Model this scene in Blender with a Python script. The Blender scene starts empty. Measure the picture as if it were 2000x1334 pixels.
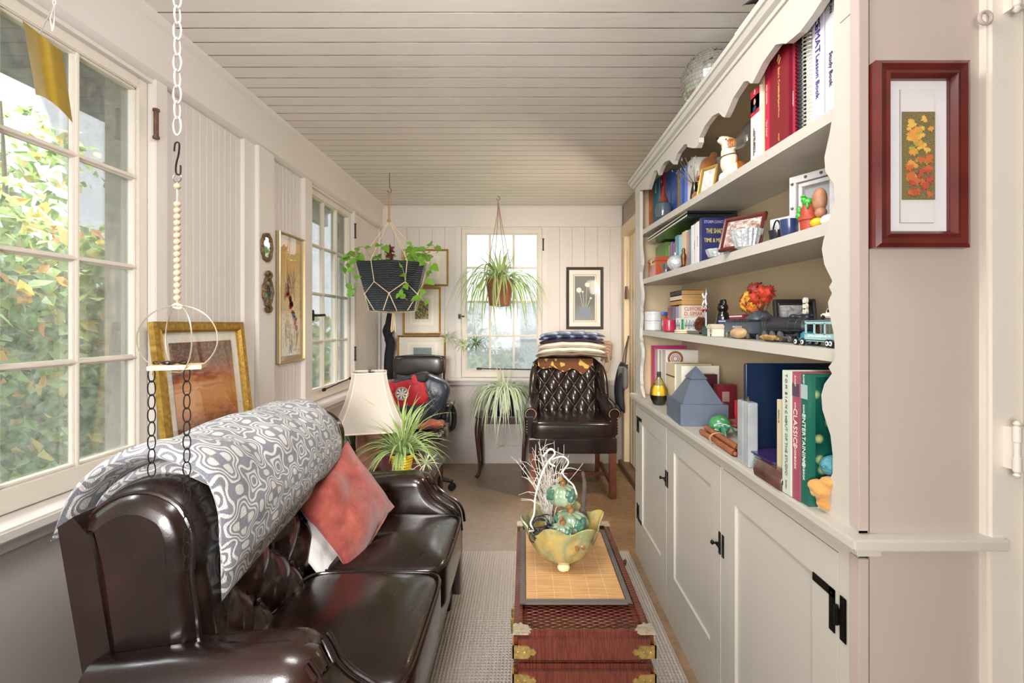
import bpy, bmesh, math, random
from mathutils import Vector, Matrix, noise
PI = math.pi
SC = bpy.context.scene
COL = SC.collection
# ---------------------------------------------------------------- camera, sky, lights, exposure
cd = bpy.data.cameras.new('camera'); cam = bpy.data.objects.new('camera', cd); COL.objects.link(cam)
cam.location = (0, 0, 1.30); cam.rotation_euler = (PI/2, 0, 0)
cd.sensor_width = 36; cd.lens = 940*36/2000; cd.shift_x = -0.0125; cd.shift_y = -0.017; cd.clip_start = 0.02
SC.camera = cam
SC.view_settings.view_transform = 'Standard'; SC.view_settings.look = 'None'
SC.view_settings.gamma = 1; SC.view_settings.exposure = 0.22; SC.view_settings.use_curve_mapping = False
W = bpy.data.worlds.new('World'); SC.world = W; W.use_nodes = True
_wn = W.node_tree; _bg = _wn.nodes['Background']
_bg.inputs['Color'].default_value = (0.86, 0.93, 1.0, 1); _bg.inputs['Strength'].default_value = 1.6
def lamp(name, kind, loc, target, power, color, size=0.5, size_y=None):
    ld = bpy.data.lights.new(name, kind); ld.energy = power; ld.color = color
    if kind == 'AREA':
        ld.size = size
        if size_y: ld.shape = 'RECTANGLE'; ld.size_y = size_y
    elif kind == 'SUN': ld.angle = size
    else: ld.shadow_soft_size = size
    o = bpy.data.objects.new(name, ld); COL.objects.link(o); o.location = loc
    o.rotation_euler = (Vector(target)-Vector(loc)).to_track_quat('-Z', 'Y').to_euler()
    return o
lamp('overhead_fill', 'AREA', (-0.20, 0.90, 2.22), (-0.15, 4.49, 0.55), 12, (1.0, 0.985, 0.985), 0.5, 0.3)  # added area lamp above the view, fill towards the far wall
lamp('overhead_fill', 'AREA', (-0.10, 0.75, 2.37), (0.02, 1.9, 0.0), 13, (1.0, 0.985, 0.985), 0.6, 0.4)  # second added overhead lamp, brightens trunk top and seats
lamp('ceiling_fill', 'AREA', (-0.5, -1.1, 1.2), (-0.25, 2.9, 2.4), 42, (1.0, 0.985, 0.98), 0.8)  # added lamp behind the camera, aimed up to lift the ceiling
lamp('rear_fill', 'AREA', (-1.10, -0.80, 1.45), (-0.20, 4.49, 0.8), 11, (1.0, 0.985, 0.98), 0.8, 1.0)  # added area lamp behind the camera, evens out the room
_s = lamp('fill_spot', 'SPOT', (-0.42, -1.2, 1.5), (-0.12, 4.49, 0.30), 400, (1.0, 0.975, 0.95), 0.3)  # added spot behind the camera, fills the low far half of the room
_s.data.spot_size = math.radians(44); _s.data.spot_blend = 0.9
_s = lamp('fill_spot', 'SPOT', (0.50, 0.80, 1.98), (-0.75, 2.65, 0.62), 85, (1.0, 0.975, 0.95), 0.12)  # added spot out of view, brightens the table lamp's base
_s.data.spot_size = math.radians(28); _s.data.spot_blend = 0.8
lamp('sky_light', 'AREA', (-3.2, 1.4, 3.9), (-0.3, 1.5, 0.9), 250, (0.92, 0.96, 1.0), 1.6, 1.2)
lamp('sky_light', 'AREA', (-3.2, 3.6, 3.9), (-0.3, 3.3, 0.7), 330, (0.92, 0.96, 1.0), 1.2, 1.2)
lamp('sky_light', 'AREA', (-0.2, 6.6, 4.0), (-0.1, 3.4, 0.6), 420, (0.94, 0.97, 1.0), 1.2, 1.2)
lamp('passage_light', 'AREA', (0.84, 3.06, 1.75), (-0.9, 4.1, 0.6), 15, (1.0, 0.84, 0.64), 0.18)
lamp('sun', 'SUN', (-6, 2, 8), (-3, 5, 0), 1.0, (1.0, 0.96, 0.86), 0.2)
# ---------------------------------------------------------------- helpers
def lin(h):
    h = h.lstrip('#'); r = [int(h[i:i+2], 16)/255 for i in (0, 2, 4)]
    return tuple(c/12.92 if c <= .04045 else ((c+.055)/1.055)**2.4 for c in r) + (1,)
def mul(c, f): return (c[0]*f, c[1]*f, c[2]*f, 1)
class NT:
    def __init__(s, name):
        s.m = bpy.data.materials.new(name); s.m.use_nodes = True; s.t = s.m.node_tree
        s.b = s.t.nodes['Principled BSDF']; s.out = s.t.nodes['Material Output']
    def n(s, kind, **kw):
        nd = s.t.nodes.new('ShaderNode'+kind)
        for k, v in kw.items():
            if k.startswith('i_'):
                k = k[2:].replace('_', ' ')
                s.set(nd.inputs[k], v)
            elif k[0] == 'n' and k[1:].isdigit(): s.set(nd.inputs[int(k[1:])], v)
            else: setattr(nd, k, v)
        return nd
    def set(s, sock, v):
        if isinstance(v, bpy.types.NodeSocket): s.t.links.new(v, sock)
        elif isinstance(v, bpy.types.Node): s.t.links.new(v.outputs[0], sock)
        else: sock.default_value = v
    def mth(s, op, a, b=0.0, c=0.0, clamp=False):
        nd = s.n('Math', operation=op, n0=a, n1=b, n2=c); nd.use_clamp = clamp; return nd.outputs[0]
    def co(s, kind='Object'): return s.n('TexCoord').outputs[kind]
    def noise(s, scale, detail=3, vec=None, rough=.5, dist=0):
        nd = s.n('TexNoise'); nd.inputs['Scale'].default_value = scale; nd.inputs['Detail'].default_value = detail
        nd.inputs['Roughness'].default_value = rough; nd.inputs['Distortion'].default_value = dist
        s.set(nd.inputs['Vector'], vec if vec is not None else s.co()); return nd
    def ramp(s, fac, stops, interp='LINEAR'):
        nd = s.n('ValToRGB'); cr = nd.color_ramp; cr.interpolation = interp
        while len(cr.elements) < len(stops): cr.elements.new(.5)
        for e, (p, c) in zip(cr.elements, stops):
            e.position = p; e.color = lin(c) if isinstance(c, str) else ((c, c, c, 1) if not hasattr(c, '__len__') else c)
        s.set(nd.inputs['Fac'], fac); return nd.outputs['Color']
    def mix(s, fac, a, b, mode='MIX'):
        nd = s.n('Mix', data_type='RGBA', blend_type=mode)
        s.set(nd.inputs[0], fac)
        s.set(nd.inputs[6], lin(a) if isinstance(a, str) else a); s.set(nd.inputs[7], lin(b) if isinstance(b, str) else b)
        return nd.outputs[2]
    def xyz(s, vec):
        nd = s.n('SeparateXYZ', n0=vec); return nd.outputs
    def mapping(s, vec, scale=(1, 1, 1), loc=(0, 0, 0), rot=(0, 0, 0)):
        nd = s.n('Mapping', n0=vec); nd.inputs['Scale'].default_value = scale; nd.inputs['Location'].default_value = loc
        nd.inputs['Rotation'].default_value = rot; return nd.outputs[0]
    def bump(s, h, strength=.3, dist=.005):
        nd = s.n('Bump'); s.set(nd.inputs['Height'], h); nd.inputs['Strength'].default_value = strength
        nd.inputs['Distance'].default_value = dist; s.t.links.new(nd.outputs[0], s.b.inputs['Normal'])
    def col(s, v): s.set(s.b.inputs['Base Color'], lin(v) if isinstance(v, str) else v)
    def p(s, **kw):
        for k, v in kw.items(): s.set(s.b.inputs[k.replace('_', ' ')], v)
_M = {}
def mat(name, color=None, rough=.55, metal=0., var=None, bump=None, coat=0., spec=None, sheen=0.):
    """plain painted / cloth / metal surface; var=(scale, amount) wear, bump=(scale, strength, distance)"""
    if name in _M: return _M[name]
    t = NT(name); c = lin(color)
    if var:
        nz = t.noise(var[0], 4)
        t.col(t.mix(t.ramp(nz, [(.3, 0.), (.7, 1.)]), mul(c, 1-var[1]), mul(c, 1+var[1]*.6)))
    else: t.col(c)
    t.p(Roughness=rough, Metallic=metal)
    if coat: t.p(Coat_Weight=coat, Coat_Roughness=.12)
    if spec is not None: t.p(Specular_IOR_Level=spec)
    if sheen: t.p(Sheen_Weight=sheen, Sheen_Roughness=.5)
    if bump: t.bump(t.noise(bump[0], 3), bump[1], bump[2] if len(bump) > 2 else .004)
    _M[name] = t.m; return t.m
def reg(name, t): _M[name] = t.m; return t.m

ORG = {}
class MB:
    G = Matrix()
    """collects shapes; part()/top() link them as ONE mesh object"""
    def __init__(s): s.bm = bmesh.new(); s.uv = s.bm.loops.layers.uv.new('UVMap'); s.M = MB.G.copy()
    def v(s, p): return s.bm.verts.new(s.M @ Vector(p))
    def f(s, vs, uvs=None, mi=0):
        try: fc = s.bm.faces.new(vs)
        except ValueError: return None
        fc.material_index = mi
        if uvs:
            for l, u in zip(fc.loops, uvs): l[s.uv].uv = u
        return fc
    def box(s, x0, x1, y0, y1, z0, z1, bev=0., mi=0):
        t = bmesh.new(); bmesh.ops.create_cube(t, size=1)
        for v in t.verts: v.co = Vector((x0+(v.co.x+.5)*(x1-x0), y0+(v.co.y+.5)*(y1-y0), z0+(v.co.z+.5)*(z1-z0)))
        if bev: bmesh.ops.bevel(t, geom=t.edges[:]+t.verts[:], offset=bev, segments=2, affect='EDGES')
        s.take(t, mi); return s
    def cbox(s, c, d, bev=0., mi=0, rot=None):
        M0 = s.M
        if rot: s.M = M0 @ Matrix.Translation(c) @ rot.to_4x4() if not isinstance(rot, Matrix) or len(rot) == 3 else M0 @ Matrix.Translation(c) @ rot
        else: s.M = M0 @ Matrix.Translation(c)
        s.box(-d[0]/2, d[0]/2, -d[1]/2, d[1]/2, -d[2]/2, d[2]/2, bev, mi); s.M = M0; return s
    def take(s, t, mi=0):
        mp = {v: s.v(v.co) for v in t.verts}
        for fc in t.faces: s.f([mp[v] for v in fc.verts], mi=mi)
        t.free()
    def tube(s, pts, r, n=8, closed=False, cap=True, mi=0, flat=1.):
        pts = [Vector(p) for p in pts]; N = len(pts)
        rr = r if hasattr(r, '__len__') else [r]*N
        rings = []; up = None
        for i, p in enumerate(pts):
            if closed: d = pts[(i+1) % N]-pts[i-1]
            else: d = pts[min(i+1, N-1)]-pts[max(i-1, 0)]
            if d.length < 1e-9: d = Vector((0, 0, 1))
            d.normalize()
            if up is None: up = Vector((0, 0, 1)) if abs(d.z) < .9 else Vector((1, 0, 0))
            a = (up - d*up.dot(d))
            if a.length < 1e-6: a = d.orthogonal()
            a.normalize(); b = d.cross(a); up = a
            rings.append([s.v(p + (a*math.cos(2*PI*k/n)*flat + b*math.sin(2*PI*k/n))*rr[i]) for k in range(n)])
        for i in range(N if closed else N-1):
            A = rings[i]; B = rings[(i+1) % N]
            for k in range(n): s.f([A[k], A[(k+1) % n], B[(k+1) % n], B[k]], [(k/n, i/N), ((k+1)/n, i/N), ((k+1)/n, (i+1)/N), (k/n, (i+1)/N)], mi)
        if cap and not closed: s.f(rings[0][::-1], mi=mi); s.f(rings[-1], mi=mi)
        return s
    def lathe(s, prof, c=(0, 0, 0), n=24, rot=None, fl=None, cap=True, mi=0):
        M0 = s.M; s.M = M0 @ Matrix.Translation(c) @ (rot.to_4x4() if rot else Matrix())
        rings = []
        for j, (r, z) in enumerate(prof):
            rings.append([s.v(((r*(fl(2*PI*k/n, j) if fl else 1))*math.cos(2*PI*k/n), (r*(fl(2*PI*k/n, j) if fl else 1))*math.sin(2*PI*k/n), z)) for k in range(n)])
        L = len(prof)-1
        for j in range(L):
            for k in range(n):
                k2 = (k+1) % n
                s.f([rings[j][k], rings[j][k2], rings[j+1][k2], rings[j+1][k]], [(k/n, j/L), ((k+1)/n, j/L), ((k+1)/n, (j+1)/L), (k/n, (j+1)/L)], mi)
        if cap: s.f(rings[0][::-1], mi=mi); s.f(rings[-1], mi=mi)
        s.M = M0; return s
    def nu(s, *fs):
        for x in fs:
            if x: x.normal_update()
    def ball(s, c, r, n=14, sc=(1, 1, 1), mi=0, fn=None):
        M0 = s.M; s.M = M0 @ Matrix.Translation(c); m = max(4, n//2); rings = []
        top = None
        for j in range(1, m):
            th = PI*j/m
            ring = []
            for k in range(n):
                d = Vector((math.sin(th)*math.cos(2*PI*k/n), math.sin(th)*math.sin(2*PI*k/n), math.cos(th)))
                q = r*(fn(d) if fn else 1)
                ring.append(s.v((d.x*q*sc[0], d.y*q*sc[1], d.z*q*sc[2])))
            rings.append(ring)
        q1 = r*(fn(Vector((0, 0, 1))) if fn else 1); q2 = r*(fn(Vector((0, 0, -1))) if fn else 1)
        a = s.v((0, 0, q1*sc[2])); b = s.v((0, 0, -q2*sc[2]))
        for k in range(n):
            k2 = (k+1) % n
            s.f([a, rings[0][k], rings[0][k2]], mi=mi); s.f([b, rings[-1][k2], rings[-1][k]], mi=mi)
            for j in range(m-2): s.f([rings[j][k], rings[j+1][k], rings[j+1][k2], rings[j][k2]], [(k/n, j/m), (k/n, (j+1)/m), ((k+1)/n, (j+1)/m), ((k+1)/n, j/m)], mi)
        s.M = M0; return s
    def prism(s, poly, a, b, axis='y', mi=0):
        """poly: 2D outline; extruded a..b along axis. x: poly=(y,z); y: (x,z); z: (x,y)"""
        def P(u, w, t): return {'x': (t, u, w), 'y': (u, t, w), 'z': (u, w, t)}[axis]
        A = [s.v(P(u, w, a)) for u, w in poly]; B = [s.v(P(u, w, b)) for u, w in poly]; n = len(poly)
        for i in range(n): s.f([A[i], A[(i+1) % n], B[(i+1) % n], B[i]], mi=mi)
        fa = s.f(A[::-1], mi=mi); fb = s.f(B, mi=mi)
        s.nu(fa, fb)
        if n > 6: bmesh.ops.triangulate(s.bm, faces=[x for x in (fa, fb) if x])
        return s
    def puff(s, poly, a, b, r, axis='y', seg=4, crown=0.):
        """prism with rounded rims"""
        n = len(poly); P2 = [Vector(p) for p in poly]
        area = sum(P2[i].x*P2[(i+1) % n].y-P2[(i+1) % n].x*P2[i].y for i in range(n))
        sg = 1 if area > 0 else -1; nrm = []
        for i in range(n):
            d1 = (P2[i]-P2[i-1]); d2 = (P2[(i+1) % n]-P2[i])
            d1 = d1.normalized() if d1.length else d1; d2 = d2.normalized() if d2.length else d2
            t = d1+d2; t = t.normalized() if t.length > 1e-6 else d1
            nrm.append(Vector((t.y, -t.x))*sg)
        def P(q, t): return {'x': (t, q.x, q.y), 'y': (q.x, t, q.y), 'z': (q.x, q.y, t)}[axis]
        sec = [(a+r*(1-math.cos(PI/2*k/seg)), r*(1-math.sin(PI/2*k/seg))) for k in range(seg+1)]
        sec += [(b-r*(1-math.cos(PI/2*k/seg)), r*(1-math.sin(PI/2*k/seg))) for k in range(seg, -1, -1)]
        rings = [[s.v(P(P2[i]-nrm[i]*off, t)) for i in range(n)] for t, off in sec]
        for j in range(len(rings)-1):
            for i in range(n): s.f([rings[j][i], rings[j][(i+1) % n], rings[j+1][(i+1) % n], rings[j+1][i]])
        fa = s.f(rings[0][::-1]); fb = s.f(rings[-1]); s.nu(fa, fb)
        bmesh.ops.triangulate(s.bm, faces=[x for x in (fa, fb) if x])
        return s
    def sup(s, c, h, e=.3, n=28, rot=None):
        """rounded cushion block (superellipsoid), h = half sizes"""
        M0 = s.M; s.M = M0 @ Matrix.Translation(c) @ (rot.to_4x4() if rot else Matrix())
        def sp(a, p): return math.copysign(abs(a)**p, a)
        m = n//2; R = []
        for j in range(m+1):
            ph = -PI/2+PI*j/m
            R.append([s.v((h[0]*sp(math.cos(ph), e)*sp(math.cos(2*PI*k/n+PI/4), e), h[1]*sp(math.cos(ph), e)*sp(math.sin(2*PI*k/n+PI/4), e), h[2]*sp(math.sin(ph), e))) for k in range(n)])
        for j in range(m):
            for k in range(n): s.f([R[j][k], R[j][(k+1) % n], R[j+1][(k+1) % n], R[j+1][k]])
        bmesh.ops.remove_doubles(s.bm, verts=[v for r in R for v in r if v.is_valid], dist=1e-5)
        s.M = M0; return s
    def grid(s, fn, nu, nv, cu=False, mi=0, uvs=(1, 1), flip=False):
        G = [[s.v(fn(i/nu, j/nv)) for j in range(nv+1)] for i in range(nu if cu else nu+1)]
        for i in range(nu):
            i2 = (i+1) % nu if cu else i+1
            for j in range(nv):
                q = [G[i][j], G[i2][j], G[i2][j+1], G[i][j+1]]
                u = [(i/nu*uvs[0], j/nv*uvs[1]), ((i+1)/nu*uvs[0], j/nv*uvs[1]), ((i+1)/nu*uvs[0], (j+1)/nv*uvs[1]), (i/nu*uvs[0], (j+1)/nv*uvs[1])]
                if flip: q = q[::-1]; u = u[::-1]
                s.f(q, u, mi)
        return s
    def slab(s, fn, nu, nv, th, pw=8., uvs=(1, 1)):
        """thick soft sheet: fn(u,v) centre surface, th(u,v) or number = half thickness, edges close round"""
        P = [[Vector(fn(i/nu, j/nv)) for j in range(nv+1)] for i in range(nu+1)]
        def N(i, j):
            a = P[min(i+1, nu)][j]-P[max(i-1, 0)][j]; b = P[i][min(j+1, nv)]-P[i][max(j-1, 0)]
            c = a.cross(b); return c.normalized() if c.length > 1e-9 else Vector((0, 0, 1))
        def T(i, j):
            a = abs(2*i/nu-1); b = abs(2*j/nv-1); t = th(i/nu, j/nv) if callable(th) else th
            return t*math.sqrt(max(0, 1-a**pw))*math.sqrt(max(0, 1-b**pw))
        for sg in (1, -1):
            G = [[s.v(P[i][j]+N(i, j)*T(i, j)*sg) for j in range(nv+1)] for i in range(nu+1)]
            for i in range(nu):
                for j in range(nv):
                    q = [G[i][j], G[i+1][j], G[i+1][j+1], G[i][j+1]]; u = [(i/nu*uvs[0], j/nv*uvs[1]), ((i+1)/nu*uvs[0], j/nv*uvs[1]), ((i+1)/nu*uvs[0], (j+1)/nv*uvs[1]), (i/nu*uvs[0], (j+1)/nv*uvs[1])]
                    if sg < 0: q = q[::-1]; u = u[::-1]
                    s.f(q, u)
        bmesh.ops.remove_doubles(s.bm, verts=s.bm.verts[:], dist=1e-6)
        return s
    def mesh(s, name, mats, off=None, smooth=True, ang=38, recalc=True):
        if recalc: bmesh.ops.recalc_face_normals(s.bm, faces=s.bm.faces[:])
        me = bpy.data.meshes.new(name); s.bm.to_mesh(me); s.bm.free()
        if off is not None: me.transform(Matrix.Translation(-Vector(off)))
        for m in (mats if isinstance(mats, (list, tuple)) else [mats]): me.materials.append(m)
        if smooth:
            me.shade_smooth(); me.set_sharp_from_angle(angle=math.radians(ang))
        return me
    def part(s, name, m, parent, local=False, label=None, **kw):
        """a part under its thing; points given in world coordinates unless local"""
        o = bpy.data.objects.new(name, s.mesh(name, m, None if local else ORG[parent.name], **kw)); COL.objects.link(o)
        o.parent = parent; ORG[o.name] = ORG[parent.name]
        if label: o['label'] = label
        return o
    def top(s, name, m, label, cat, group=None, kind=None, **kw):
        zs = [v.co for v in s.bm.verts]; lo = Vector([min(c[i] for c in zs) for i in range(3)]); hi = Vector([max(c[i] for c in zs) for i in range(3)])
        base = Vector(((lo.x+hi.x)/2, (lo.y+hi.y)/2, lo.z))
        o = bpy.data.objects.new(name, s.mesh(name, m, base, **kw)); COL.objects.link(o); o.location = base
        ORG[o.name] = base
        return tag(o, label, cat, group, kind)
def tag(o, label=None, cat=None, group=None, kind=None):
    for k, v in (('label', label), ('category', cat), ('group', group), ('kind', kind)):
        if v: o[k] = v
    return o
def thing(name, label, cat, loc, rz=0., group=None, kind=None, rot=None):
    o = bpy.data.objects.new(name, None); COL.objects.link(o); o.location = loc; o.rotation_euler = rot or (0, 0, rz)
    o.empty_display_size = .05; ORG[o.name] = Vector(loc); return tag(o, label, cat, group, kind)
def children(o): return [c for c in COL.objects if c.parent == o]
def copy_tree(o, loc=None, label=None, rz=None, par=None):
    c = o.copy(); COL.objects.link(c); ORG[c.name] = Vector(loc) if loc else ORG[o.name]
    if par: c.parent = par
    if loc: c.location = loc
    if rz is not None: c.rotation_euler[2] = rz
    if label: c['label'] = label
    for ch in children(o): copy_tree(ch, par=c)
    return c
def struct(mb, name, m, **kw):
    o = bpy.data.objects.new(name, mb.mesh(name, m, **kw)); COL.objects.link(o); ORG[o.name] = Vector(); o['kind'] = 'structure'; return o
SPINE = Matrix(((0, 0, -1), (0, -1, 0), (-1, 0, 0)))      # reads downwards on a face looking to -X
FRONT = Matrix(((1, 0, 0), (0, 0, -1), (0, 1, 0)))        # reads left to right on a face looking to -Y
SIDE = Matrix(((0, 0, -1), (-1, 0, 0), (0, 1, 0)))        # reads left to right on a face looking to -X
def text(s, loc, R, size, color, parent, wid=None, align='CENTER', ext=.0004, name='lettering', bold=0., local=False, cl=None):
    cu = bpy.data.curves.new('t', 'FONT'); cu.body = s; cu.size = size; cu.align_x = align; cu.align_y = 'CENTER'
    cu.extrude = ext; cu.offset = bold; cu.resolution_u = 2
    o = bpy.data.objects.new('t', cu); COL.objects.link(o)
    dg = bpy.context.evaluated_depsgraph_get(); me = bpy.data.meshes.new_from_object(o.evaluated_get(dg))
    bpy.data.objects.remove(o); bpy.data.curves.remove(cu)
    xs = [v.co.x for v in me.vertices] or [0]; w = max(xs)-min(xs); cx = (max(xs)+min(xs))/2 if align == 'CENTER' else 0
    sx = wid/w if wid and w > 0 else 1
    me.transform(Matrix.Diagonal((sx, 1, 1, 1)) @ Matrix.Translation((-cx, 0, 0)))
    me.transform(Matrix.Translation(Vector(loc)-(Vector() if local else ORG[parent.name])) @ R.to_4x4())
    me.materials.append(mat('ink_'+color.strip('#'), color, .6))
    q = bpy.data.objects.new(name, me); COL.objects.link(q); q.parent = parent; ORG[q.name] = ORG[parent.name]; return q
def P(px, py, d): return Vector(((px-1025)*d/940, d, 1.3-(py-633)*d/940))
def PX(px, py, x):
    d = x*940/(px-1025); return Vector((x, d, 1.3-(py-633)*d/940))
def spl(pts, n=8):
    """Catmull-Rom through points"""
    pts = [Vector(p) for p in pts]; out = []
    for i in range(len(pts)-1):
        p0 = pts[max(i-1, 0)]; p1 = pts[i]; p2 = pts[i+1]; p3 = pts[min(i+2, len(pts)-1)]
        for k in range(n):
            t = k/n; out.append(.5*((2*p1)+(p2-p0)*t+(2*p0-5*p1+4*p2-p3)*t*t+(3*p1-p0-3*p2+p3)*t**3))
    out.append(pts[-1]); return out
# ---------------------------------------------------------------- surface materials of the room
def painted(name, c, dark=.12, rough=.45, drip=.02):
    t = NT(name); a = t.noise(3, 5); b = t.noise(38, 4, t.mapping(t.co(), (1, 1, .12)), .6)
    cc = lin(c); t.col(t.mix(t.ramp(b, [(.35, 0.), (.75, 1.)]), t.mix(t.ramp(a, [(.3, 0.), (.75, 1.)]), mul(cc, 1-dark), cc), mul(cc, .97)))
    t.p(Roughness=rough, Specular_IOR_Level=.35); t.bump(b, .12, drip*.1); return reg(name, t)
M_wall = painted('cream_wood_paint', '#D3CCC6', .07)
M_trim = painted('cream_trim_paint', '#D8D1CA', .06, .38)
M_low = painted('taupe_wall_paint', '#C0B7AF', .10)
M_case = painted('cream_cabinet_paint', '#C4BFB4', .04, .36)
M_sash = painted('sash_paint', '#D9D1C4', .07, .4)
M_plaster = painted('plaster_paint', '#B9ABA1', .05, .5)
def m_ceiling():
    t = NT('ceiling_boards'); x = t.xyz(t.co()); y = x[1]
    pl = t.mth('FRACT', t.mth('DIVIDE', t.mth('ADD', y, 1.8305+.0905*20), .0905))
    edge = t.mth('GREATER_THAN', t.mth('ABSOLUTE', t.mth('SUBTRACT', pl, .5)), .462)
    nz = t.noise(26, 5, t.mapping(t.co(), (.25, 3, 1)), .7)
    dirt = t.mth('MULTIPLY', edge, t.ramp(t.noise(7, 4, t.mapping(t.co(), (1, .6, 1))), [(.3, .7), (.6, 1.)]))
    st = t.ramp(t.noise(1.2, 3, t.mapping(t.co(), (1, 2.2, 1))), [(.42, 0.), (.75, .5)])
    c = t.mix(st, '#E3DCD6', '#D6CCC1'); c = t.mix(t.ramp(nz, [(.45, 0.), (.9, .35)]), c, '#C4B7A4')
    t.col(t.mix(t.mth('MULTIPLY', dirt, .9), c, '#57432F')); t.p(Roughness=.42); t.bump(nz, .1, .002); return reg('ceiling_boards', t)
M_ceil = m_ceiling()
def m_floor():
    t = NT('worn_floor'); a = t.noise(2.2, 6, None, .62, .4); b = t.noise(22, 6, t.mapping(t.co(), (1.0, 1.7, 1)), .7, .6); x = t.xyz(t.co())
    c = t.ramp(a, [(.25, '#7C6148'), (.45, '#947657'), (.6, '#A8896A'), (.8, '#8C6C4E')])
    c = t.mix(t.ramp(b, [(.38, 0.), (.72, .6)]), c, '#65492F')
    # greyer towards the left, browner towards the right
    g = t.mth('ADD', x[0], t.mth('MULTIPLY', a, .5)); c = t.mix(t.ramp(g, [(.0, .65), (.75, 0.)]), c, '#857A6E')
    t.col(c); t.p(Roughness=t.ramp(b, [(.3, .30), (.8, .55)])); t.bump(b, .15, .002); return reg('worn_floor', t)
M_floor = m_floor()
# ---------------------------------------------------------------- room shell
XW = -1.337; YB = 4.49; XR = .907; ZC = 2.40; YN = .908
def beads(lo, hi, pitch, depth, boards=0):
    """profile of beadboard: list of (t, sunk)"""
    out = []; t = lo; k = 0
    while t < hi-1e-6:
        e = min(t+pitch, hi); w = .0016 if (boards == 0 or k % boards) else .0028
        out += [(t, depth if k else 0), (t+w, depth if k else 0), (t+w*2.2, 0), (e-w*1.2, 0)]; t = e; k += 1
    out.append((hi, 0)); return out
m = MB(); m.box(-1.5, 2.6, -1.9, 4.6, -.06, 0); struct(m, 'floor', M_floor)
m = MB(); pr = beads(-1.8305, YB, .0905, .004)
m.prism([(y, ZC+s) for y, s in pr]+[(YB, ZC+.06), (-1.8305, ZC+.06)], XW-.1, 2.6, 'x'); struct(m, 'ceiling', M_ceil, smooth=False)
WIN1 = (.985, 1.742); WIN2 = (3.014, 3.774); WZ = (.80, 2.205)
m = MB()
m.box(-1.52, -1.352, -1.8, YB+.1, 0, .79)
m.box(-1.52, -1.40, -1.8, WIN1[0], .79, 2.4); m.box(-1.52, -1.40, WIN1[1], WIN2[0], .79, 2.4)
m.box(-1.52, -1.40, WIN2[1], YB+.1, .79, 2.4); m.box(-1.52, -1.36, -1.8, YB+.1, 2.205, 2.4)
struct(m, 'wall_left', M_low)
def vboard(y0, y1, x, pitch=.0415):
    m = MB(); pr = beads(y0, y1, pitch, .004)
    m.prism([(x-s, y) for y, s in pr]+[(x-.045, y1), (x-.045, y0)], .79, 2.215, 'z'); return m
vb = vboard(-1.8, .93, -1.356)
for y0, y1 in ((1.80, 2.30), (2.53, 2.92), (3.80, YB)):
    pr = beads(y0, y1, .0415, .004); vb.prism([(-1.356-s, y) for y, s in pr]+[(-1.40, y1), (-1.40, y0)], .79, 2.215, 'z')
struct(vb, 'wall_left_boarding', M_wall, smooth=False)
# trim on the left: header beam, posts, casings, sill
m = MB(); m.box(-1.40, -1.322, -1.8, YB, 2.215, ZC); m.prism([(-1.322, 2.40), (-1.322, 2.372), (-1.300, 2.392), (-1.296, 2.40)], -1.8, YB, 'y')
m.prism([(-1.40, 2.215), (-1.322, 2.215), (-1.322, 2.203), (-1.334, 2.190), (-1.345, 2.183), (-1.40, 2.183)], -1.8, YB, 'y'); struct(m, 'trim_1', M_trim)
m = MB(); m.box(-1.40, -1.318, 2.385, 2.535, .79, 2.19, .003); m.box(-1.40, -1.338, 2.295, 2.385, .79, 2.19, .003); struct(m, 'trim_2', M_trim)
m = MB()
for y0, y1, x in ((.925, .985, -1.335), (1.742, 1.80, -1.335), (2.915, 3.014, -1.330), (3.774, 3.806, -1.335)): m.box(-1.45, x, y0, y1, .79, 2.19, .003)
for y0, y1 in (WIN1, WIN2): m.box(-1.45, -1.345, y0, y1, 2.170, 2.215)
m.box(-1.39, -1.339, 4.452, YB, .79, 2.19, .003)
struct(m, 'trim_3', M_trim)
m = MB(); m.box(-1.45, -1.262, -1.8, YB, .765, .797, .006); m.box(-1.36, -1.325, -1.8, YB, .715, .765, .003); struct(m, 'trim_4', M_trim)
# back wall
WB = (-.592, .162)
m = MB()
m.box(-1.5, XR+.1, YB+.012, YB+.15, 0, .79); m.box(-1.5, WB[0]-.02, YB+.05, YB+.15, .79, 2.4); m.box(WB[1]+.02, XR+.1, YB+.05, YB+.15, .79, 2.4); m.box(-1.5, XR+.1, YB+.05, YB+.15, 2.20, 2.4)
m.prism([(YB+.012, 0), (YB+.012, .158), (YB+.006, .162), (YB, .162), (YB, 0)], -1.5, XR, 'x')
struct(m, 'wall_back', M_low)
m = MB()
for x0, x1 in ((-1.337, -.64), (.205, .875)):
    pr = beads(x0, x1, .118, .006); m.prism([(x, YB+s) for x, s in pr]+[(x1, YB+.06), (x0, YB+.06)], .79, 2.215, 'z')
struct(m, 'wall_back_boarding', M_wall, smooth=False)
m = MB(); m.box(-1.337, XR, YB-.014, YB+.06, 2.215, ZC); m.box(-1.337, XR, YB-.024, YB, 2.385, ZC, .004); m.box(-1.337, XR, YB-.020, YB, 2.205, 2.218, .003); struct(m, 'trim_5', M_trim)
m = MB()
for x0, x1 in ((-.640, -.592), (.162, .208), (.872, .902)): m.box(x0, x1, YB-.012, YB+.09, .79, 2.205, .003)
m.box(WB[0], WB[1], YB-.0, YB+.09, 2.19, 2.215)
struct(m, 'trim_6', M_trim)
m = MB(); m.box(-1.28, XR, YB-.075, YB+.09, .775, .802, .006); m.box(-1.3, XR, YB-.022, YB+.02, .735, .775, .003); struct(m, 'trim_7', M_trim)
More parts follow.
